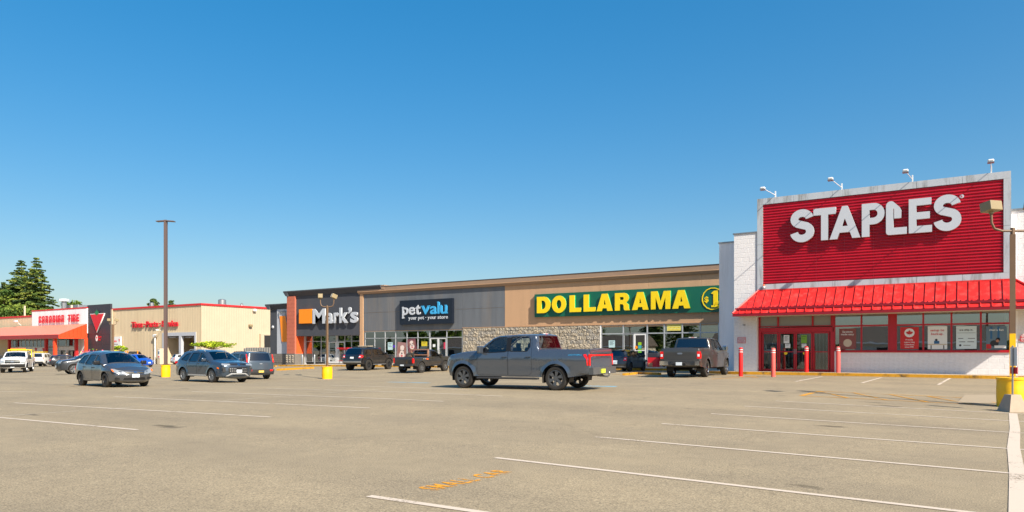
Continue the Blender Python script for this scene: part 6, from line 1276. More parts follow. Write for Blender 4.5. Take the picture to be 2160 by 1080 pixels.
# ---- crew cab pickup
def pickup_spec(kind):
    ev = kind == 'ev'; hz = .0
    sil = [(2.72, .44, 0), (2.90, .46, .05), (2.95, .62, .06), (2.95, 1.05, .10), (2.86, 1.24, .10), (2.2, 1.345, .4), (1.62, 1.385, .1, 'ws'), (.98, 1.84, .10), (.74, 1.915, .15), (0, 1.955, .4), (-.80, 1.945, .08), (-.86, 1.915, .03, 'rw'), (-.97, 1.47, .02), (-.98, 1.42, 0, 'bed'), (-2.93, 1.42, .0), (-2.96, 1.36, .04), (-2.97, .80, .03), (-2.96, .62, .04), (-2.9, .56, 0)]
    sp = dict(w=1.0, belt=1.36, tumble=.24, sil=sil, R=.415, Ra=.51, r=.285, tw=.275, sill=.46, xf=2.22, xr=-1.66, taper_f=.10, len_f=.8, taper_r=.015, bulge_f=.10, bulge_r=.02, crown=.04, round=.06, flare=.035, crease=1.10,
        doors=[[(1.58, .50), (1.58, 1.28), (1.50, 1.385), (.94, 1.815), (.68, 1.90), (.27, 1.905, .01), (.27, .50, .02)], [(.25, .50, .02), (.25, 1.906, .01), (-.56, 1.905), (-.68, 1.83), (-.72, 1.42), (-.72, .60), (-.62, .50)]],
        windows=[[(1.45, 1.345, .02), (1.22, 1.53, .1), (.90, 1.775, .08), (.68, 1.85), (.35, 1.855), (.35, 1.36), (1.02, 1.33)], [(.18, 1.37), (.18, 1.86), (-.50, 1.86), (-.60, 1.79), (-.62, 1.52), (-.52, 1.37)]],
        tint=[0, 0], handles=[(.40, 1.16), (-.58, 1.16)], cabin=(-.85, 1.6), pickup_bed=(-.99, -2.95, 1.42, .85), mirror=(1.36, 1.37), mirror_size=(.14, .26, .27), seats=[.48, -.44], plate=[(.56, True), (.66, False)])
    return sp
def fixbed(sp): b = sp['pickup_bed']; sp['pickup_bed'] = (b[1], b[0], b[2], b[3]); return sp
PG = paint('grey_pickup_paint', (94, 101, 112), .17, .9)
sp = fixbed(pickup_spec('ev')); sp.update(wheel='aero', rim=mat('grey_rim', (104, 106, 110), .35, metal=.7), spokes=6, handle_mat=mat('dark_handle', (60, 64, 70), .4), liner=PG, glass_r=glass('rear_tint', (.22, .2, .19), .10, .9), plate_mat=M_PLATEY)
sp['patches'] = [('tail_light', 'B', [(.67, 1.235), (.997, 1.25), (.997, .86), (.93, .86), (.92, 1.16), (.67, 1.19)], M_TAIL, .010, .05), ('tail_light', 'S', [(-2.968, 1.25), (-2.74, 1.25), (-2.74, 1.19), (-2.85, 1.08), (-2.87, .86), (-2.968, .86)], M_TAIL, .012, .05), ('light_bar', 'BC', [(-.67, 1.185), (-.67, 1.235), (.67, 1.235), (.67, 1.185)], M_TAIL, .012), ('tailgate', 'BC', [(-.89, .80), (-.89, 1.165), (.89, 1.165), (.89, .80)], PG, .012, .04), ('tailgate_top', 'BC', [(-.93, 1.26), (-.93, 1.40), (.93, 1.40), (.93, 1.26)], PG, .02, .05),
    ('headlight', 'F', [(.62, 1.02), (.62, 1.14), (.90, 1.16), (.93, .84), (.84, .84), (.82, 1.02)], M_HEAD), ('light_bar', 'FC', [(-.62, 1.10), (-.62, 1.14), (.62, 1.14), (.62, 1.10)], M_HEAD), ('grille', 'FC', [(-.62, .80), (-.62, 1.08), (.62, 1.08), (.62, .80)], M_GRILLE), ('lower_grille', 'FC', [(-.7, .52), (-.75, .66), (.75, .66), (.7, .52)], M_GRILLE), ('headlight', 'S', [(2.80, 1.14), (2.93, 1.10), (2.94, .84), (2.88, .84)], M_HEAD, .01), ('door_pillar', 'S', [(.20, 1.36), (.33, 1.36), (.33, 1.86), (.20, 1.86)], M_BLACK, .006, .01), ('charge_port', 'S', [(1.68, 1.06), (1.68, 1.22), (1.90, 1.22), (1.90, 1.10), (1.86, 1.06)], mat('charge_port_paint', (84, 90, 98), .3, metal=.4, coat=.5), .008)]
TRK, tc1 = build_car('pickup_truck', 'large grey crew cab pickup with red light bar driving across the lot', 'pickup truck', sp, *at(1113, 26.3), R(182), PG)
def bumper(s, x, w, z0, z1, m, name='rear_bumper', d=.17, front=False):
    q = MB(); sg = 1 if front else -1; n = 10; pts = [(x + sg * (d + .05 * (1 - (abs(t)) ** 3)), t * w) for t in np.linspace(-1, 1, n)]; poly = [(x, -w)] + pts + [(x, w)]
    if front: poly = poly
    q.prism(poly if front else poly[::-1], z0, z1); return q.build(name, m, s)
bm_ = mat('dark_grey_bumper', (104, 106, 108), .35, metal=.6); bumper(TRK, -2.93, .98, .56, .80, bm_)
q = MB(); q.box(-3.18, -3.14, .30 - .15, .30 + .15, .60, .74); q.build('licence_plate', M_PLATEY, TRK); 
q = MB(); q.tube([(-2.8, 0, .50), (-3.2, 0, .47), (-3.26, 0, .55)], .035, 8); q.lathe([(.02, .55), (.035, .60), (.02, .64), (0, .65)], 10, Matrix.Translation((-3.26, 0, 0))); q.build('tow_hitch', M_GREYMETAL, TRK)
for sd in (1, -1):
    q = MB(); q.rbox(.28, sd * 1.0, .40, 2.55, .16, .07, .02); q.build('running_board', M_SILL, TRK); q = MB()
    for xx in (-.8, .3, 1.3): q.box(xx - .03, xx + .03, min(sd * .7, sd * .98), max(sd * .7, sd * .98), .38, .42)
    q.build('running_board_bracket', M_BLACK, TRK); q = MB(); q.box(-1.15 - .03, -1.15, min(sd * .78, sd * .99), max(sd * .78, sd * .99), .25, .52); q.build('mud_flap', M_RUB, TRK)
q = MB(); q.rbox(-.77, 0, 1.975, .06, .34, .05, .015); hl_ = q.build('high_brake_light', M_WHITEP, TRK); q = MB(); q.box(-.82, -.795, -.06, .06, 1.955, 1.99); q.build('red_lens', M_TAIL, hl_)
q = MB(); q.ext([(-.6, 1.99), (-.45, 1.985), (-.58, 2.045)], 'y', -.02, .02); q.build('antenna_fin', PG, TRK)
ax_ = MB(); ax_.tube([(-1.66, -.7, .42), (-1.66, .7, .42)], .09, 10); ax_.tube([(-1.66, -.15, .42), (-1.66, .15, .42)], .17, 10); ax_.build('axle', M_BLACK, TRK); ax_ = MB(); ax_.tube([(2.22, -.7, .42), (2.22, .7, .42)], .07, 8); ax_.build('axle', M_BLACK, TRK)
me_, a_, b_ = glyph_mesh('L', .05, .004, 0, 1)
sidet = write('LIGHTNING', 0, 0, 0, .052, .004, M_BLUE, TRK, one=True, name='side_lettering', gap=.28, sx=1.3); yl = float(tc1.W(np.array([-2.45]), np.array([1.22]))[0]); sidet.location = (-2.16, yl + .004, 1.205); sidet.rotation_euler = (0, 0, math.pi)

# ---- older crew cab pickup by the dollar shop
PG2 = paint('dusty_grey_pickup_paint', (66, 64, 62), .34, .45)
sp = fixbed(pickup_spec('gas')); sp.update(wheel='alloy', rim=M_CHROME, spokes=6, handle_mat=PG2, mirror_mat=M_CHROME, h=.2)
sp['patches'] = [('tail_light', 'B', [(.83, .92), (.83, 1.27), (.985, 1.27), (.985, .92)], M_TAIL, .012, .05), ('tail_light_lens', 'B', [(.86, 1.02), (.86, 1.14), (.96, 1.14), (.96, 1.02)], M_PLATE, .02), ('tail_light', 'S', [(-2.95, 1.27), (-2.84, 1.27), (-2.84, .92), (-2.95, .92)], M_TAIL, .012, .05), ('tailgate', 'BC', [(-.81, .80), (-.81, 1.40), (.81, 1.40), (.81, .80)], PG2, .014, .04), ('tailgate_recess', 'BC', [(-.60, .90), (-.68, 1.06), (.68, 1.06), (.60, .90)], mat('recess_paint', (70, 68, 66), .4, metal=.4, coat=.4), .022), ('badge', 'BC', [(-.13, 1.17), (-.09, 1.21), (.09, 1.21), (.13, 1.17), (.09, 1.13), (-.09, 1.13)], mat('oval_badge', (120, 128, 140), .3, metal=.4), .03),
    ('headlight', 'F', [(.62, .95), (.62, 1.18), (.93, 1.18), (.93, .95)], M_HEAD), ('grille', 'FC', [(-.6, .82), (-.6, 1.2), (.6, 1.2), (.6, .82)], M_CHROME)]
tx_, ty_ = -11.95, 33.4 + 2.95
T2, c2 = build_car('pickup_truck', 'dusty grey crew cab pickup with chrome bumper parked nose to the dollar shop', 'pickup truck', sp, tx_, ty_, R(92.5), PG2)
bumper(T2, -2.93, .98, .60, .80, M_CHROME); q = MB(); q.box(-3.155, -3.12, -.32, .32, .58, .70); q.build('bumper_step', M_BLACK, T2); q = MB(); q.box(-3.17, -3.156, -.15, .15, .60, .75); q.build('licence_plate', M_PLATE, T2)
q = MB(); q.rbox(-.77, 0, 1.975, .06, .42, .05, .015); hl_ = q.build('high_brake_light', M_WHITEP, T2); q = MB(); q.box(-.82, -.795, -.07, .07, 1.955, 1.99); q.build('red_lens', M_TAIL, hl_)
ax_ = MB(); ax_.tube([(-1.66, -.7, .42), (-1.66, .7, .42)], .08, 8); ax_.build('axle', M_BLACK, T2); ax_ = MB(); ax_.tube([(2.22, -.7, .42), (2.22, .7, .42)], .07, 8); ax_.build('axle', M_BLACK, T2); ax_ = MB(); ax_.tube([(-1.0, -.35, .42), (-2.6, -.55, .42)], .05, 6); ax_.build('exhaust_pipe', M_GREYMETAL, T2)

# ---- white service truck far left
PW = paint('white_truck_paint', (222, 222, 224), .35, .0)
sp = fixbed(pickup_spec('hd')); sp.update(wheel='steel', rim=M_RIM, spokes=8, cladding=.0, mirror_mat=M_BLACK, h=.3, R=.42, mirror_size=(.14, .24, .38)); sp.pop('cladding')
sp['patches'] = [('headlight', 'F', [(.60, .92), (.60, 1.16), (.93, 1.16), (.93, .86), (.74, .86)], M_HEAD), ('grille', 'FC', [(-.58, .86), (-.58, 1.18), (.58, 1.18), (.58, .86)], M_GRILLE), ('grille_bar', 'FC', [(-.56, 1.0), (-.56, 1.05), (.56, 1.05), (.56, 1.0)], M_CHROME, .02), ('badge', 'FC', [(-.15, 1.02), (-.1, 1.08), (.1, 1.08), (.15, 1.02), (.1, .96), (-.1, .96)], MATS['oval_badge'], .035), ('front_bumper', 'FC', [(-.93, .50), (-.95, .80), (.95, .80), (.93, .50)], M_BLACK, .03, .08), ('tail_light', 'B', [(.83, .92), (.83, 1.27), (.985, 1.27), (.985, .92)], M_TAIL)]
wx_, wy_ = at(38, 67); T3, c3 = build_car('service_truck', 'white pickup truck with amber light bar and roof rack, far left', 'pickup truck', sp, wx_, wy_, YAW + R(180 + 27), PW)
q = MB(); q.box(-.9, .3, -.75, -.68, 2.06, 2.10); q.box(-.9, .3, .68, .75, 2.06, 2.10)
for xx in (-.8, .2): q.box(xx - .03, xx + .03, -.75, .75, 2.10, 2.14); q.box(xx - .02, xx + .02, -.74, -.70, 1.9, 2.08); q.box(xx - .02, xx + .02, .70, .74, 1.9, 2.08)
q.build('roof_rack', M_YEL, T3); q = MB(); q.rbox(-.3, 0, 2.2, .3, 1.2, .12, .04); q.build('light_bar', M_AMBER, T3)
q = MB(); q.box(-2.95, -1.3, -.95, .95, 2.05, 2.12); q.box(-2.9, -2.84, -.95, -.88, 1.4, 2.05); q.box(-2.9, -2.84, .88, .95, 1.4, 2.05); q.box(-1.4, -1.34, -.95, -.88, 1.4, 2.05); q.box(-1.4, -1.34, .88, .95, 1.4, 2.05); q.build('ladder_rack', M_YEL, T3)
q = MB(); q.rbox(-2.3, .75, 1.62, 1.2, .35, .4, .03); q.rbox(-2.3, -.75, 1.62, 1.2, .35, .4, .03); q.build('tool_box', M_WHITEP, T3)

# ---- small grey wagon
def car_pose(px, d, ang): x_, y_ = at(px, d); return x_, y_, YAW + R(ang)
PM = paint('grey_wagon_paint', (86, 88, 93), .2, .85)
spM = dict(w=.885, belt=.98, tumble=.46, R=.315, Ra=.375, r=.20, tw=.20, sill=.26, xf=1.32, xr=-1.28, taper_f=.20, len_f=.9, taper_r=.14, len_r=.7, bulge_f=.20, bulge_r=.10, crown=.05, round=.12, crease=.72, flare=.018,
    sil=[(1.98, .24, 0), (2.08, .30, .05), (2.12, .52, .08), (2.06, .68, .1), (1.86, .82, .2), (1.16, 1.00, .1, 'ws'), (.42, 1.43, .15), (.10, 1.51, .25), (-.70, 1.545, .5), (-1.45, 1.47, .2), (-1.55, 1.44, .05, 'rw'), (-1.96, 1.05, .06), (-2.10, .90, .1), (-2.14, .52, .08), (-2.08, .30, .05), (-2.0, .26, 0)],
    doors=[[(1.02, .32), (1.02, .92), (.92, 1.01), (.33, 1.38), (.10, 1.45), (-.02, 1.46), (-.02, .32)], [(-.04, .32), (-.04, 1.46), (-.75, 1.47), (-.92, 1.40), (-1.00, .90), (-.90, .66), (-.72, .32)]],
    windows=[[(.86, .98, .02), (.32, 1.315, .06), (.10, 1.375), (.06, 1.375), (.06, .98)], [(-.10, .98), (-.10, 1.385), (-.72, 1.395), (-.84, .99)], [(-1.02, 1.02), (-.92, 1.385), (-1.32, 1.36), (-1.68, 1.06, .03)]],
    tint=[0, 0, 0], handles=[(.12, .84), (-.86, .86)], handle_mat=M_BLACK, cabin=(-1.5, 1.0), mirror=(.82, 1.0), mirror_mat=M_BLACK, glass_r=GL_CAR, wheel='steel', rim=M_STEELW, spokes=12, plate=[(.50, True), (.6, False)], h=.18,
    patches=[('headlight', 'F', [(.38, .56), (.44, .70), (.76, .80), (.84, .80), (.80, .66), (.60, .56)], M_HEAD, .012), ('turn_signal', 'F', [(.77, .68), (.79, .78), (.85, .78), (.83, .68)], M_AMBER, .02), ('grille', 'FC', [(-.34, .60), (-.40, .72), (.40, .72), (.34, .60)], mat('matte_grille', (84, 80, 70), .5, metal=.3)), ('grille_bar', 'FC', [(-.37, .66), (-.38, .68), (.38, .68), (.37, .66)], M_CHROME, .016), ('badge', 'FC', [(-.08, .66), (-.05, .70), (.05, .70), (.08, .66), (.05, .62), (-.05, .62)], M_CHROME, .03), ('lower_grille', 'FC', [(-.46, .32), (-.42, .42), (.42, .42), (.46, .32)], M_GRILLE), ('fog_recess', 'F', [(.56, .34), (.58, .42), (.76, .42), (.76, .36)], M_GRILLE), ('tail_light', 'B', [(.60, .72), (.64, 1.0), (.76, 1.0), (.80, .72)], M_TAIL)])
wx_, wy_ = at(238, 32.0); build_car('parked_wagon', 'grey compact wagon with black steel wheels seen from its front corner', 'car', spM, wx_, wy_, YAW + R(180 + 51), PM)
# ---- blue grey SUV
PT = paint('blue_grey_suv_paint', (66, 80, 96), .2, .8)
spT = dict(w=.93, belt=1.08, tumble=.40, R=.365, Ra=.42, r=.245, tw=.235, sill=.31, xf=1.42, xr=-1.37, taper_f=.16, len_f=.8, taper_r=.12, bulge_f=.14, bulge_r=.10, crown=.045, round=.11, crease=.90, flare=.025,
    sil=[(2.20, .28, 0), (2.28, .36, .05), (2.31, .62, .08), (2.29, .86, .08), (2.18, 1.00, .12), (1.30, 1.13, .2, 'ws'), (.50, 1.56, .15), (.20, 1.64, .3), (-.6, 1.675, .5), (-1.55, 1.60, .2), (-1.72, 1.56, .05, 'rw'), (-2.10, 1.18, .05), (-2.28, 1.08, .1), (-2.33, .62, .1), (-2.28, .38, .05), (-2.2, .32, 0)],
    doors=[[(1.05, .36), (1.05, 1.02), (.98, 1.12), (.42, 1.50), (.10, 1.58), (.02, 1.58), (.02, .36)], [(0, .36), (0, 1.58), (-.80, 1.57), (-.98, 1.48), (-1.05, 1.0), (-.93, .76), (-.78, .36)]],
    windows=[[(.92, 1.09, .02), (.38, 1.44, .06), (.13, 1.505), (.09, 1.505), (.09, 1.07)], [(-.06, 1.07), (-.06, 1.51), (-.72, 1.50), (-.88, 1.08)], [(-1.04, 1.10), (-.90, 1.495), (-1.30, 1.45), (-1.66, 1.17, .03)]],
    tint=[0, 1, 1], handles=[(.15, .98), (-.88, .99)], cabin=(-1.6, 1.05), mirror=(.88, 1.11), glass_r=GL_TINT, wheel='alloy', rim=M_RIM, spokes=14, plate=[(.60, True), (.8, False)], h=.18,
    patches=[('headlight', 'F', [(.44, .90), (.46, .97), (.82, .99), (.86, .91), (.80, .88)], M_HEAD, .012), ('grille_strip', 'FC', [(-.44, .93), (-.46, .975), (.46, .975), (.44, .93)], M_GRILLE), ('grille', 'FC', [(-.52, .52), (-.56, .72), (-.48, .80), (.48, .80), (.56, .72), (.52, .52)], M_GRILLE), ('air_curtain', 'F', [(.66, .56), (.68, .78), (.84, .78), (.80, .56)], M_SILL), ('skid_plate', 'FC', [(-.66, .34), (-.40, .50), (.40, .50), (.66, .34), (.56, .34), (.36, .44), (-.36, .44), (-.56, .34)], mat('silver_trim', (196, 198, 200), .35, metal=.5), .02), ('lower_grille', 'FC', [(-.36, .34), (-.32, .41), (.32, .41), (.36, .34)], M_GRILLE), ('badge', 'FC', [(.07 * math.cos(t), .94 + .07 * math.sin(t)) for t in np.arange(0, 6.2, .6)], M_CHROME, .03), ('side_marker', 'S', [(1.90, .74), (1.92, .80), (2.04, .76), (2.02, .70)], M_AMBER, .01), ('tail_light', 'B', [(.40, .98), (.42, 1.06), (.86, 1.08), (.88, .96)], M_TAIL), ('tail_light', 'S', [(-2.24, 1.04), (-2.02, 1.06), (-2.04, .98), (-2.24, .96)], M_TAIL, .01), ('sill_strip', 'S', [(-.85, .34), (-.8, .40), (.85, .40), (.95, .34)], MATS['silver_trim'], .014)])
for i in range(5):
    for j in range(3): yy, z_ = .10 + .0 + i * .09, .58 + j * .075; spT['patches'].append(('grille_chip', 'F', [(yy - .02, z_ - .012), (yy - .02, z_ + .012), (yy + .02, z_ + .012), (yy + .02, z_ - .012)], MATS['silver_trim'], .016, .01)) if i > 0 else None
wx_, wy_ = at(449, 37.8); SU, cS = build_car('parked_suv', 'blue grey SUV with many-spoked wheels and silver chin seen from its front corner', 'SUV', spT, wx_, wy_, YAW + R(180 + 53), PT)
def rails(s, x0, x1, z, y_, m=M_BLACK, arc_=.03):
    for sd in (1, -1): q = MB(); q.tube([(x0, sd * y_, z - .03), (x0 + .1, sd * y_, z + .03), ((x0 + x1) / 2, sd * y_, z + .03 + arc_), (x1 - .1, sd * y_, z + .02), (x1, sd * y_, z - .04)], .018, 6); q.build('roof_rail', m, s)
rails(SU, -1.35, .25, 1.66, .60, MATS['silver_trim'])
# ---- boxy hatchback from behind
PSo = paint('slate_blue_paint', (70, 82, 94), .3, .45)
spSo = dict(w=.89, belt=1.02, tumble=.26, R=.325, Ra=.38, r=.215, tw=.215, sill=.28, xf=1.28, xr=-1.27, taper_f=.16, taper_r=.06, len_r=.5, bulge_f=.14, bulge_r=.06, crown=.04, round=.09, flare=.02,
    sil=[(1.95, .26, 0), (2.04, .34, .05), (2.06, .62, .08), (1.98, .84, .1), (1.80, .94, .1), (1.10, 1.06, .1, 'ws'), (.55, 1.50, .15), (.25, 1.59, .3), (-.6, 1.625, .5), (-1.78, 1.60, .08), (-1.84, 1.56, .03, 'rw'), (-1.98, 1.10, .03), (-2.02, 1.02, .05), (-2.05, .62, .05), (-2.04, .36, .05), (-1.98, .30, 0)],
    doors=[[(.98, .33), (.98, .96), (.92, 1.04), (.50, 1.44), (.25, 1.52), (0, 1.53), (0, .33)], [(-.02, .33), (-.02, 1.53), (-.82, 1.52), (-.90, 1.40), (-.95, .85), (-.85, .66), (-.72, .33)]],
    windows=[[(.86, 1.03, .02), (.46, 1.37, .06), (.22, 1.45), (.07, 1.45), (.07, 1.02)], [(-.09, 1.03), (-.09, 1.46), (-.76, 1.455), (-.84, 1.06)], [(-1.02, 1.10), (-.98, 1.45), (-1.55, 1.44), (-1.62, 1.16, .03)]],
    tint=[0, 1, 1], handles=[(.13, .94), (-.84, .96)], cabin=(-1.7, .98), mirror=(.84, 1.04), mirror_mat=M_BLACK, wheel='alloy', rim=M_RIM, spokes=5, h=.22,
    patches=[('tail_light', 'B', [(.78, 1.02), (.78, 1.5), (.83, 1.5), (.86, 1.02)], M_TAIL, .012), ('tail_light_lens', 'B', [(.79, 1.15), (.79, 1.24), (.83, 1.24), (.83, 1.15)], M_AMBER, .02), ('rear_bumper', 'BC', [(-.84, .30), (-.86, .60), (.86, .60), (.84, .30)], M_SILL, .03, .06), ('reflector', 'B', [(.56, .50), (.56, .60), (.78, .60), (.72, .50)], M_TAIL, .045), ('licence_plate', 'BC', [(-.16, .42), (-.16, .54), (.16, .54), (.16, .42)], mat('gold_plate', (216, 190, 96), .5), .05), ('badge', 'BC', [(-.08, .92), (-.08, .97), (.08, .97), (.08, .92)], M_CHROME), ('headlight', 'F', [(.5, .66), (.5, .8), (.84, .84), (.84, .7)], M_HEAD)])
wx_, wy_ = at(516, 43.6); SO, cO = build_car('parked_car', 'slate blue boxy hatchback seen from behind, next to the blue grey SUV', 'car', spSo, wx_, wy_, YAW + R(46), PSo); rails(SO, -1.5, .2, 1.60, .62)
# ---- black off-road SUV
PK = paint('black_suv_paint', (24, 24, 27), .28, .2)
sp4 = dict(w=.93, belt=1.16, tumble=.30, R=.415, Ra=.49, r=.225, tw=.275, sill=.46, xf=1.42, xr=-1.37, taper_f=.14, taper_r=.08, bulge_f=.12, bulge_r=.06, crown=.03, round=.08, flare=.04,
    sil=[(2.25, .48, 0), (2.33, .55, .05), (2.34, .90, .08), (2.25, 1.14, .12), (1.15, 1.24, .15, 'ws'), (.55, 1.66, .15), (.30, 1.73, .25), (-.7, 1.775, .5), (-1.78, 1.72, .12), (-1.88, 1.68, .03, 'rw'), (-2.12, 1.22, .03), (-2.24, 1.14, .08), (-2.30, .66, .08), (-2.22, .50, 0)],
    doors=[[(.98, .50), (.98, 1.12), (.95, 1.22), (.48, 1.60), (.25, 1.66), (.10, 1.66), (.10, .50)], [(.08, .50), (.08, 1.66), (-.68, 1.66), (-.80, 1.50), (-.86, 1.0), (-.74, .70), (-.66, .50)]],
    windows=[[(.88, 1.19, .02), (.44, 1.52, .06), (.22, 1.60), (.16, 1.60), (.16, 1.17)], [(.01, 1.17), (.01, 1.60), (-.62, 1.60), (-.70, 1.18)], [(-.92, 1.20), (-.86, 1.60), (-1.45, 1.58), (-1.72, 1.26, .03)]],
    tint=[0, 0, 1], handles=[(.22, 1.08), (-.72, 1.09)], cabin=(-1.8, .98), mirror=(.84, 1.22), wheel='offroad', rim=M_RIMD, spokes=6, inset=-.02, h=.2,
    patches=[('tail_light', 'B', [(.62, .98), (.66, 1.20), (.84, 1.20), (.86, .98)], M_TAIL, .012), ('tail_light_lens', 'B', [(.66, 1.04), (.68, 1.12), (.80, 1.12), (.80, 1.04)], M_PLATE, .02), ('tail_light', 'S', [(-2.22, 1.14), (-2.04, 1.20), (-2.02, 1.06), (-2.2, .98)], M_TAIL, .01), ('licence_plate', 'BC', [(-.20, .92), (-.20, 1.06), (.12, 1.06), (.12, .92)], M_PLATE, .02), ('rear_bumper', 'BC', [(-.84, .60), (-.84, .74), (.84, .74), (.84, .60)], M_GREYMETAL, .06, .08), ('badge', 'BC', [(-.08, 1.12), (-.08, 1.17), (.08, 1.17), (.08, 1.12)], M_CHROME), ('headlight', 'F', [(.5, .90), (.5, 1.05), (.84, 1.08), (.84, .92)], M_HEAD)])
wx_, wy_ = at(779, 56.5); BK, cb = build_car('parked_suv', 'black off-road SUV with chunky tires parked at the pet shop kerb', 'SUV', sp4, wx_, wy_, R(99), PK)
q = MB(); 
for sd in (1, -1): q.box(-1.3, .35, sd * .60 - .02, sd * .60 + .02, 1.80, 1.83)
for xx in (-1.2, -.6, 0, .3): q.box(xx - .03, xx + .03, -.60, .60, 1.81, 1.85)
q.build('roof_rack', M_SILL, BK); q = MB(); q.box(-.8, -.2, -.5, .5, 1.855, 1.90); q.build('traction_board', M_SOFFIT, BK); q = MB(); q.tube([(-.8, .93, .44), (.9, .93, .44)], .035, 6); q.tube([(-.8, -.93, .44), (.9, -.93, .44)], .035, 6); q.build('rock_slider', M_GREYMETAL, BK)
# ---- old black pickup with a wooden headboard
PO = paint('faded_black_pickup_paint', (38, 36, 36), .45, .1)
spO = dict(w=.88, belt=1.10, tumble=.36, R=.375, Ra=.45, r=.20, tw=.25, sill=.46, xf=1.60, xr=-1.30, taper_f=.10, taper_r=.01, bulge_f=.06, bulge_r=.01, crown=.03, round=.07, flare=.035,
    sil=[(2.30, .48, 0), (2.40, .52, .03), (2.42, .95, .05), (2.34, 1.08, .06), (1.22, 1.16, .06, 'ws'), (.72, 1.55, .1), (.50, 1.61, .15), (.0, 1.63, .1), (-.12, 1.61, .03, 'rw'), (-.26, 1.16, .02), (-.27, 1.12, 0, 'bed'), (-2.22, 1.12, 0), (-2.25, 1.08, .03), (-2.26, .60, .03), (-2.2, .54, 0)],
    doors=[[(1.12, .50), (1.12, 1.04), (1.06, 1.14), (.66, 1.51), (.40, 1.56), (0, 1.56), (-.04, .50)]], windows=[[(1.00, 1.12, .02), (.64, 1.44, .05), (.42, 1.50), (.04, 1.50), (.02, 1.12)]],
    tint=[0], handles=[(.10, 1.0)], cabin=(-.18, 1.1), pickup_bed=(-2.24, -.28, 1.12, .72), mirror=(.96, 1.16), seats=[.12], glass_r=GL_CAR, wheel='offroad', rim=M_RIM, spokes=8, inset=-.03, h=.22,
    patches=[('tail_light', 'B', [(.78, .72), (.78, 1.06), (.875, 1.06), (.875, .72)], M_TAIL, .012), ('tail_light', 'S', [(-2.24, 1.06), (-2.15, 1.06), (-2.15, .72), (-2.24, .72)], M_TAIL, .01), ('tailgate', 'BC', [(-.76, .64), (-.76, 1.10), (.76, 1.10), (.76, .64)], PO, .014, .03), ('headlight', 'F', [(.5, .75), (.5, .95), (.84, .95), (.84, .75)], M_HEAD), ('decal', 'S', [(-.70, .96), (-.66, 1.02), (-.50, 1.02), (-.46, .96), (-.50, .92), (-.66, .92)], M_ORANGE, .004, .004)])
wx_, wy_ = at(892, 52.0); OP, cp = build_car('pickup_truck', 'old black pickup with a wooden headboard and a spare tire in its bed', 'pickup truck', spO, wx_, wy_, R(93), PO)
bumper(OP, -2.24, .86, .50, .64, M_SILL, d=.12); q = MB(); q.box(-2.42, -2.40, -.16, .16, .52, .62); q.build('licence_plate', M_PLATE, OP)
q = MB(); 
for sd in (1, -1): q.box(-.40, -.32, sd * .74 - .04, sd * .74 + .04, 1.1, 1.68)
for z_ in (1.60, 1.22): q.box(-.41, -.35, -.78, .78, z_, z_ + .07)
q.build('wooden_headboard', mat('weathered_wood', (156, 112, 88), .8, var=.15), OP)
dt = write('4x4', 0, 0, 0, .12, .004, M_WHITEP, OP, one=True, name='side_lettering', gap=.15, sx=1.2); dt.location = (-1.62 + .55, -(float(cp.W(np.array([-1.0]), np.array([1.0]))[0]) + .004), .92)
st_ = empty('spare_tire', (wx_ - .35, wy_ - 1.0, gz(wx_, wy_) + .74), R(60), 'worn spare tire standing in the bed of the old black pickup', 'tire'); q = MB(); q.lathe(tyre_profile(.34, .19, .22), 24, Matrix.Translation((0, 0, .34)) @ Matrix.Rotation(R(90), 4, 'X'), True); q.build('tyre', M_RUB, st_, smooth=40)
# ---- dark hatchback near the dollar shop
PH = paint('dark_hatchback_paint', (34, 38, 46), .3, .4)
spH = dict(spM); spH.update(w=.83, R=.30, Ra=.355, r=.20, wheel='alloy', rim=M_RIMD, spokes=8, xf=1.25, xr=-1.20, taper_r=.12, tint=[0, 1, 1], glass_r=GL_TINT, h=.2,
    sil=[(1.85, .24, 0), (1.93, .30, .05), (1.96, .52, .08), (1.88, .74, .1), (1.70, .84, .2), (1.10, .98, .1, 'ws'), (.42, 1.38, .15), (.10, 1.46, .25), (-.70, 1.48, .5), (-1.45, 1.42, .12), (-1.53, 1.39, .03, 'rw'), (-1.78, 1.02, .04), (-1.86, .90, .06), (-1.92, .52, .08), (-1.88, .30, .05), (-1.8, .26, 0)],
    windows=[[(.86, .98, .02), (.32, 1.275, .06), (.10, 1.335), (.06, 1.335), (.06, .98)], [(-.10, .98), (-.10, 1.345), (-.72, 1.345), (-.84, .99)], [(-1.02, 1.03), (-.92, 1.335), (-1.25, 1.31), (-1.46, 1.07, .03)]],
    doors=[[(1.0, .32), (1.0, .92), (.92, 1.0), (.33, 1.34), (.10, 1.41), (-.02, 1.42), (-.02, .32)], [(-.04, .32), (-.04, 1.42), (-.75, 1.42), (-.88, 1.36), (-.92, .90), (-.82, .62), (-.70, .32)]],
    patches=[('tail_light', 'B', [(.56, .74), (.60, .98), (.76, .98), (.80, .74)], M_TAIL, .012), ('tail_light_lens', 'B', [(.62, .84), (.62, .90), (.74, .90), (.74, .84)], M_PLATE, .02), ('licence_plate', 'BC', [(-.15, .66), (-.15, .78), (.15, .78), (.15, .66)], M_PLATE, .02), ('rear_valance', 'BC', [(-.7, .28), (-.74, .40), (.74, .40), (.7, .28)], mat('grey_valance', (96, 98, 102), .4), .014), ('badge', 'BC', [(-.05, .88), (0, .93), (.05, .88), (0, .85)], M_CHROME), ('headlight', 'F', [(.45, .6), (.45, .74), (.8, .78), (.8, .64)], M_HEAD)])
wx_, wy_ = at(1322, 49.6); HB, ch_ = build_car('parked_car', 'dark hatchback in shade parked before the dollar shop door', 'car', spH, wx_, wy_, R(91), PH)
q = MB(); q.rbox(-1.52, 0, 1.44, .22, 1.0, .04, .015); q.build('spoiler', PH, HB)
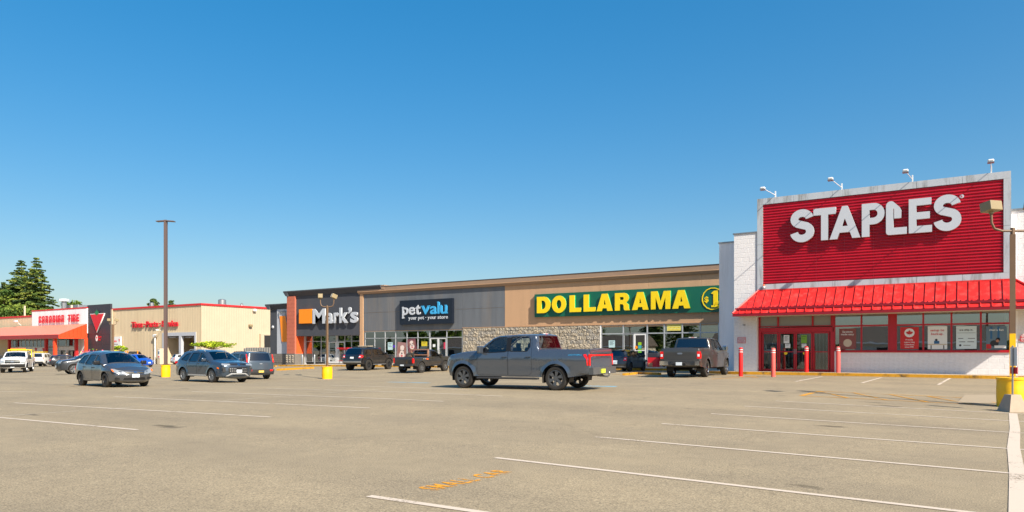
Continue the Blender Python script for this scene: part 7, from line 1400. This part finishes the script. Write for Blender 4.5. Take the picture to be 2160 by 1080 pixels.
# ---- dark crossover behind the grey wagon
PX = paint('charcoal_crossover_paint', (42, 46, 52), .3, .4)
spX = dict(spT); spX.update(rim=M_RIM, spokes=10, cladding=.05, h=.24); spX['patches'] = [('headlight', 'F', [(.44, .82), (.46, .95), (.82, .99), (.86, .91), (.80, .80)], M_HEAD, .012), ('grille', 'FC', [(-.42, .42), (-.52, .72), (-.4, .92), (.4, .92), (.52, .72), (.42, .42)], M_GRILLE), ('tail_light', 'B', [(.40, .98), (.42, 1.06), (.86, 1.08), (.88, .96)], M_TAIL)]
wx_, wy_ = at(198, 54); build_car('parked_car', 'charcoal crossover facing left, half hidden behind the grey wagon', 'car', spX, wx_, wy_, YAW + R(180 - 49), PX)
# ---- far cars by the hardware store
PWH = paint('white_suv_paint', (224, 222, 216), .35, 0)
spW = dict(sp4); spW.update(R=.36, Ra=.42, r=.21, wheel='alloy', rim=M_RIM, sill=.38, flare=.015, inset=.03, h=.35); spW['patches'] = [('tail_light', 'B', [(.78, .95), (.78, 1.22), (.88, 1.22), (.88, .95)], M_TAIL, .012), ('rear_bumper', 'BC', [(-.84, .44), (-.84, .70), (.84, .70), (.84, .44)], M_SILL, .06, .08), ('licence_plate', 'BC', [(-.20, .92), (-.20, 1.04), (.20, 1.04), (.20, .92)], M_PLATE, .02), ('badge_strip', 'BC', [(-.3, 1.08), (-.3, 1.11), (.3, 1.11), (.3, 1.08)], M_BLACK)]
wx_, wy_ = at(90, 94); WS, cw = build_car('parked_suv', 'white SUV with yellow ladder rack on its roof, seen from behind', 'SUV', spW, wx_, wy_, YAW + R(14), PWH); q = MB(); q.box(-1.2, .3, -.5, .5, 1.86, 1.94); q.build('roof_load', M_YEL, WS)
spB = dict(spH); spB['h'] = .35
PB2 = paint('black_sedan_paint', (28, 32, 42), .28, .3); wx_, wy_ = at(139, 93); build_car('parked_car', 'black sedan beyond the charcoal crossover near the canopy posts', 'car', spB, wx_, wy_, YAW - R(48), PB2)
wx_, wy_ = at(172, 74); build_car('parked_car', 'white hatchback mostly hidden behind the charcoal crossover', 'car', spB, wx_, wy_, YAW + R(128), PWH)
PBL = paint('bright_blue_paint', (24, 84, 196), .28, .3); wx_, wy_ = at(292, 84); build_car('parked_car', 'bright blue car mostly hidden behind the grey wagon', 'car', spB, wx_, wy_, YAW + R(240), PBL)
wx_, wy_ = at(392, 101.5); build_car('parked_car', 'silver car nosing into the tire service bay', 'car', spB, wx_, wy_ , R(80), paint('silver_paint', (176, 180, 186), .35, .4))

# ---- a shopper at the hardware store entrance
def person(x, y, rz, label, shirt, trousers, h=1.72):
    s = empty('person', (x, y, gz(x, y)), rz, label, 'person'); J = [(0, 0, .95), (0, 0, 1.15), (0, 0, 1.38), (0, 0, 1.50), (0, -.01, 1.62), (.10, 0, .92), (.11, -.02, .50), (.12, .02, .08), (.12, -.12, .03), (-.10, 0, .92), (-.11, -.03, .50), (-.12, .0, .08), (-.12, -.13, .03), (.20, 0, 1.40), (.25, .02, 1.14), (.24, -.10, .92), (-.20, 0, 1.40), (-.25, .02, 1.14), (-.24, -.10, .92)]
    E = [(0, 1), (1, 2), (2, 3), (3, 4), (0, 5), (5, 6), (6, 7), (7, 8), (0, 9), (9, 10), (10, 11), (11, 12), (2, 13), (13, 14), (14, 15), (2, 16), (16, 17), (17, 18)]; Rr = [.15, .13, .16, .055, .09, .09, .065, .045, .04, .09, .065, .045, .04, .06, .045, .035, .06, .045, .035]
    me = bpy.data.meshes.new('body'); me.from_pydata(J, E, []); o = bpy.data.objects.new('body', me); link(o, s); md = o.modifiers.new('skin', 'SKIN'); sk = me.skin_vertices[0].data
    for v, r_ in zip(sk, Rr): v.radius = (r_, r_ * .8)
    sk[0].use_root = True; sb = o.modifiers.new('sub', 'SUBSURF'); sb.levels = 1; sb.render_levels = 1
    me.materials.append(mat('skin', (196, 140, 112), .6)); q = MB(); q.lathe([(.155, .88), (.17, .95), (.165, 1.1), (.185, 1.3), (.2, 1.42), (.10, 1.48)], 12); q.build('shirt', shirt, s, smooth=60)
    q = MB()
    for sd in (1, -1): q.tube([(sd * .09, 0, .98), (sd * .11, -.02, .5), (sd * .12, .01, .08)], [.13, .095, .075], 8)
    q.build('trousers', trousers, s, smooth=60); q = MB(); q.lathe([(.09, 1.60), (.105, 1.68), (.09, 1.74), (.04, 1.765), (0, 1.77)], 10, Matrix.Translation((0, .02, 0))); q.build('hair', mat('brown_hair', (70, 48, 34), .8), s, smooth=60)
x_, y_ = fx(141, 57.0), 57.0; person(x_, y_, 0, 'shopper walking past the entrance under the canopy', mat('shirt_white', (210, 200, 190), .8), M_CTDARK)

# ------------------------------------------------------------------ trees
M_BARK = mat('bark', (86, 66, 50), .95, var=.2, bump=.6)
def leafm(n, c): m = mat(n, c, .75, spec=.25); return m
FIRM = [leafm('fir_needles_%d' % i, c) for i, c in enumerate([(84, 104, 46), (112, 126, 54), (62, 84, 46), (132, 140, 62)])]
LEAFM = [leafm('leaf_%d' % i, c) for i, c in enumerate([(74, 98, 38), (94, 116, 46), (56, 80, 30), (112, 128, 50)])]
def quadleaf(q, c, r_, up=.3):
    u = Vector((rnd(-1, 1), rnd(-1, 1), rnd(-up, up))).normalized() * r_; v = Vector((rnd(-1, 1), rnd(-1, 1), rnd(-1, 1))); v = u.cross(v).normalized() * r_ * rnd(.5, .9); q.add([c - u, c + v, c + u, c - v], [(0, 1, 2, 3)])
def fir(seed, H, Wd, dens=1.0):
    random.seed(seed); cr_ = MB(); tr_ = MB(); tr_.tube([(0, 0, 0), (rnd(-.1, .1), rnd(-.1, .1), H * .5), (0, 0, H * .98)], [H * .02, H * .012, .03], 8)
    z = H * .16
    while z < H * .985:
        t = z / H; L = Wd * (1 - t) ** .75 * rnd(.75, 1.1) + .25; nb_ = max(3, int((9 if t < .8 else 6) * dens)); a0 = rnd(0, 6.28)
        for k in range(nb_):
            a = a0 + 6.283 * k / nb_ + rnd(-.25, .25); Lb = L * rnd(.5, 1.25); dr = Vector((math.cos(a), math.sin(a), 0)); n = max(3, int(Lb / .32)); rise = rnd(-.05, .22)
            pts = [dr * (Lb * i / n) + Vector((0, 0, z + rise * Lb * i / n - .28 * Lb * (i / n) ** 2 + (.10 * Lb * (i / n) ** 4))) for i in range(n + 1)]
            if k % 2 == 0: tr_.tube(pts[::max(1, n // 2)], [.06, .04, .015][:len(pts[::max(1, n // 2)])] + [.015] * max(0, len(pts[::max(1, n // 2)]) - 3), 4, caps=False)
            cr_.mi = random.choice([0, 0, 1, 2, 3] if rnd(0, 1) < .8 else [2]); sd = dr.cross(Vector((0, 0, 1)))
            for i in range(1, n + 1):
                wv = (.22 + .42 * math.sin(math.pi * min(1, i / n * .9 + .1))) * min(1.4, .35 + L * .22)
                for _ in range(int(7 * dens)): c = pts[i] + sd * rnd(-wv, wv) + Vector((0, 0, rnd(-.16, .05) - .06)); quadleaf(cr_, c, rnd(.13, .26) * (1 + H / 60), .35)
        z += H * rnd(.014, .03)
    return cr_, tr_
def broad(seed, H, Wd, n=2600, flat=.75, r_=.28, clumps=26, z0=.35):
    random.seed(seed); cr_ = MB(); tr_ = MB(); top = H * z0; tr_.tube([(0, 0, 0), (rnd(-.1, .1), 0, top * .6), (rnd(-.1, .1), 0, top * 1.2)], [H * .028, H * .022, H * .014], 8)
    for k in range(clumps):
        th = rnd(0, 6.283); rad = Wd * math.sqrt(rnd(0.02, 1)) * .85; zz = H * (z0 + (1 - z0) * rnd(.12, .95)); lim = math.sqrt(max(.05, 1 - ((zz / H - (z0 + 1) / 2) / ((1 - z0) / 2 + .05)) ** 2)); rad *= lim; c = Vector((math.cos(th) * rad, math.sin(th) * rad, zz)); cs = Wd * rnd(.22, .42)
        tr_.tube([(0, 0, top * .8), tuple(c * .55 + Vector((0, 0, top * .4))), tuple(c)], [H * .010, H * .006, .01], 5, caps=False); cr_.mi = random.choice([0, 1, 2, 3])
        for _ in range(n // clumps): d = Vector((random.gauss(0, 1), random.gauss(0, 1), random.gauss(0, flat))).normalized() * cs * rnd(.55, 1.05); quadleaf(cr_, c + Vector((d.x, d.y, d.z * flat)), r_ * rnd(.7, 1.3), .8)
    return cr_, tr_
def tree(kind, label, x, y, gen, mats, group=None, z=None, rz=0):
    s = empty(kind, (x, y, gz(x, y) - .1 if z is None else z), rz, label, 'tree', group); gen[0].build('crown', mats, s); gen[1].build('trunk', M_BARK, s, smooth=60); return s
def top_at(px, py, d): x_, y_ = at(px, d); return x_, y_, EYE + (HORY - py) * d / FPX - gz(x_, y_)
for px, py, d, Wd, sd, lab in ((77, 540, 190, 7.6, 11, 'tallest fir with open layered branches, right of the pair behind the beige wing'), (45, 545, 200, 8.4, 12, 'tall fir, left of the pair behind the beige wing'), (8, 590, 215, 5.5, 13, 'farther thin fir tip at the left edge'), (22, 600, 208, 6.4, 14, 'lower dark fir left of the tall pair')):
    x_, y_, H = top_at(px, py, d); tree('fir_tree', lab, x_, y_, fir(sd, H, Wd, 1.25), FIRM)
x_, y_, H = top_at(323, 627, 190); tree('fir_tree', 'wide fir top showing over the beige store roof', x_, y_, fir(21, H, 6.5, 1.3), FIRM); x_, y_, H = top_at(361, 629, 200); tree('fir_tree', 'small pointed fir top right of the wide one over the store roof', x_, y_, fir(22, H, 3.2), FIRM)
for px, py, d, Wd, sd, lab in ((-14, 592, 196, 7, 31, 'sunlit leafy tree at the left edge behind the beige wing'), (24, 646, 186, 7.5, 32, 'broad leafy tree below the firs behind the beige wing'), (62, 650, 184, 6.5, 33, 'leafy tree between the firs and the white fascia'), (150, 631, 190, 3.6, 34, 'small leafy treetop behind the roof mast'), (92, 653, 182, 4.5, 35, 'leafy tree low behind the left end of the white fascia')):
    x_, y_, H = top_at(px, py, d); tree('leafy_tree', lab, x_, y_, broad(sd, H, Wd, 4200, r_=.36), LEAFM)
x_, y_ = at(449, 80); H = EYE + (HORY - 713) * 80 / FPX - gz(x_, y_); MAPM = [leafm('maple_leaf_%d' % i, c) for i, c in enumerate([(140, 160, 30), (168, 184, 40), (112, 136, 28), (188, 196, 56)])]
random.seed(40); cr_ = MB(); tr_ = MB(); tr_.tube([(0, 0, 0), (.05, 0, H * .5), (0, 0, H * .8)], [.08, .06, .04], 6)
for k in range(30):
    a = rnd(0, 6.28); rad = 2.05 * math.sqrt(rnd(.02, 1)); c = Vector((math.cos(a) * rad, math.sin(a) * rad, H * .95 - .22 * rad - rnd(0, .32))); tr_.tube([(0, 0, H * .62), tuple(c)], [.03, .01], 4, caps=False); cr_.mi = k % 4
    for _ in range(60): quadleaf(cr_, c + Vector((rnd(-.45, .45), rnd(-.45, .45), rnd(-.12, .12))), rnd(.07, .13), .3)
tree('maple_tree', 'small bright green flat-topped tree before the cream wall', x_, y_, (cr_, tr_), MAPM)
x_, y_ = fx(258.5, YC - 3), YC - 3.4; H = EYE + (HORY - 723) * 100 / FPX - gz(x_, y_); tree('shrub', 'bright green potted shrub before the beige ribbed wall', x_, y_, broad(41, H, .9, 500, r_=.14, clumps=9, z0=.45), MAPM)
# wires over the left trees
x0_, y0_ = at(-60, 182); x1_, y1_ = at(75, 182); q = MB(); zz = EYE + (HORY - 656) * 182 / FPX
s = empty('power_line', (x0_, y0_, 0), 0, 'thin overhead wire crossing the trees at the left', 'wire'); q.tube([(0, 0, zz + .3), ((x1_ - x0_) / 2, (y1_ - y0_) / 2, zz), (x1_ - x0_, y1_ - y0_, zz + .2)], .06, 4); q.build('wire', M_BLACK, s)
q = MB(); q.tube([(0, 0, -.1), (0, 0, zz + .8)], .2, 8); q.build('pole', M_BARK, s)

# ------------------------------------------------------------------ behind the camera: what the windows and paint mirror
random.seed(77); protoA = None
gens = [(fir(51, 17, 4.2, .8), FIRM, 'fir_tree'), (broad(52, 11, 4.6, 2600, r_=.4), LEAFM, 'leafy_tree'), (broad(53, 9, 4.8, 2400, r_=.4), LEAFM, 'leafy_tree'), (fir(54, 13, 3.8, .8), FIRM, 'fir_tree')]; protos = []
for g_, ms_, nm in gens: protos.append(tree(nm, 'tree across the street behind the viewer', 0, -70, g_, ms_, 'trees across the street'))
k = 0
for i in range(50):
    x_ = -270 + i * 7.2 + rnd(-2, 2); y_ = -62 - rnd(0, 26); p = protos[i % 4] if i < 4 else copy_tree(protos[random.choice([0, 1, 1, 2, 3])]); p.location = (x_, y_, gz(x_, y_) - .1); p.rotation_euler.z = rnd(0, 6.28); f_ = rnd(.28, .42) if x_ > -30 else rnd(.55, 1.1); p.scale = (f_, f_, f_)
for x_, y_, w_, c_ in ((-38, -48, 9, (170, 160, 148)), (-6, -50, 10, (196, 192, 184)), (22, -47, 8, (150, 140, 126)), (-74, -50, 10, (184, 172, 150)), (-112, -48, 9, (160, 156, 150))):
    z = gz(x_, y_); s = empty('house', (x_, y_, z), 0, 'low gabled house across the street behind the viewer', 'house', 'houses across the street'); q = MB(); q.box(-w_, w_, -5, 4, -.3, 3.0); q.build('wall', mat('siding_%d' % c_[0], c_, .8), s)
    q = MB(); q.ext([(-5.6, 2.9), (4.6, 2.9), (-.5, 5.6)], 'x', -w_ - .5, w_ + .5); q.build('roof', mat('shingle_roof', (96, 84, 74), .9, var=.1), s); q = MB(); q.box(-w_ - .5, w_ + .5, 4.6, 4.7, 2.75, 2.98); q.build('fascia', M_WHITEP, s)
    for wx in (-w_ * .6, 0, w_ * .6): q = MB(); q.box(wx - .8, wx + .8, 4.0, 4.06, 1.0, 2.2); q.build('window', M_DARK, s)
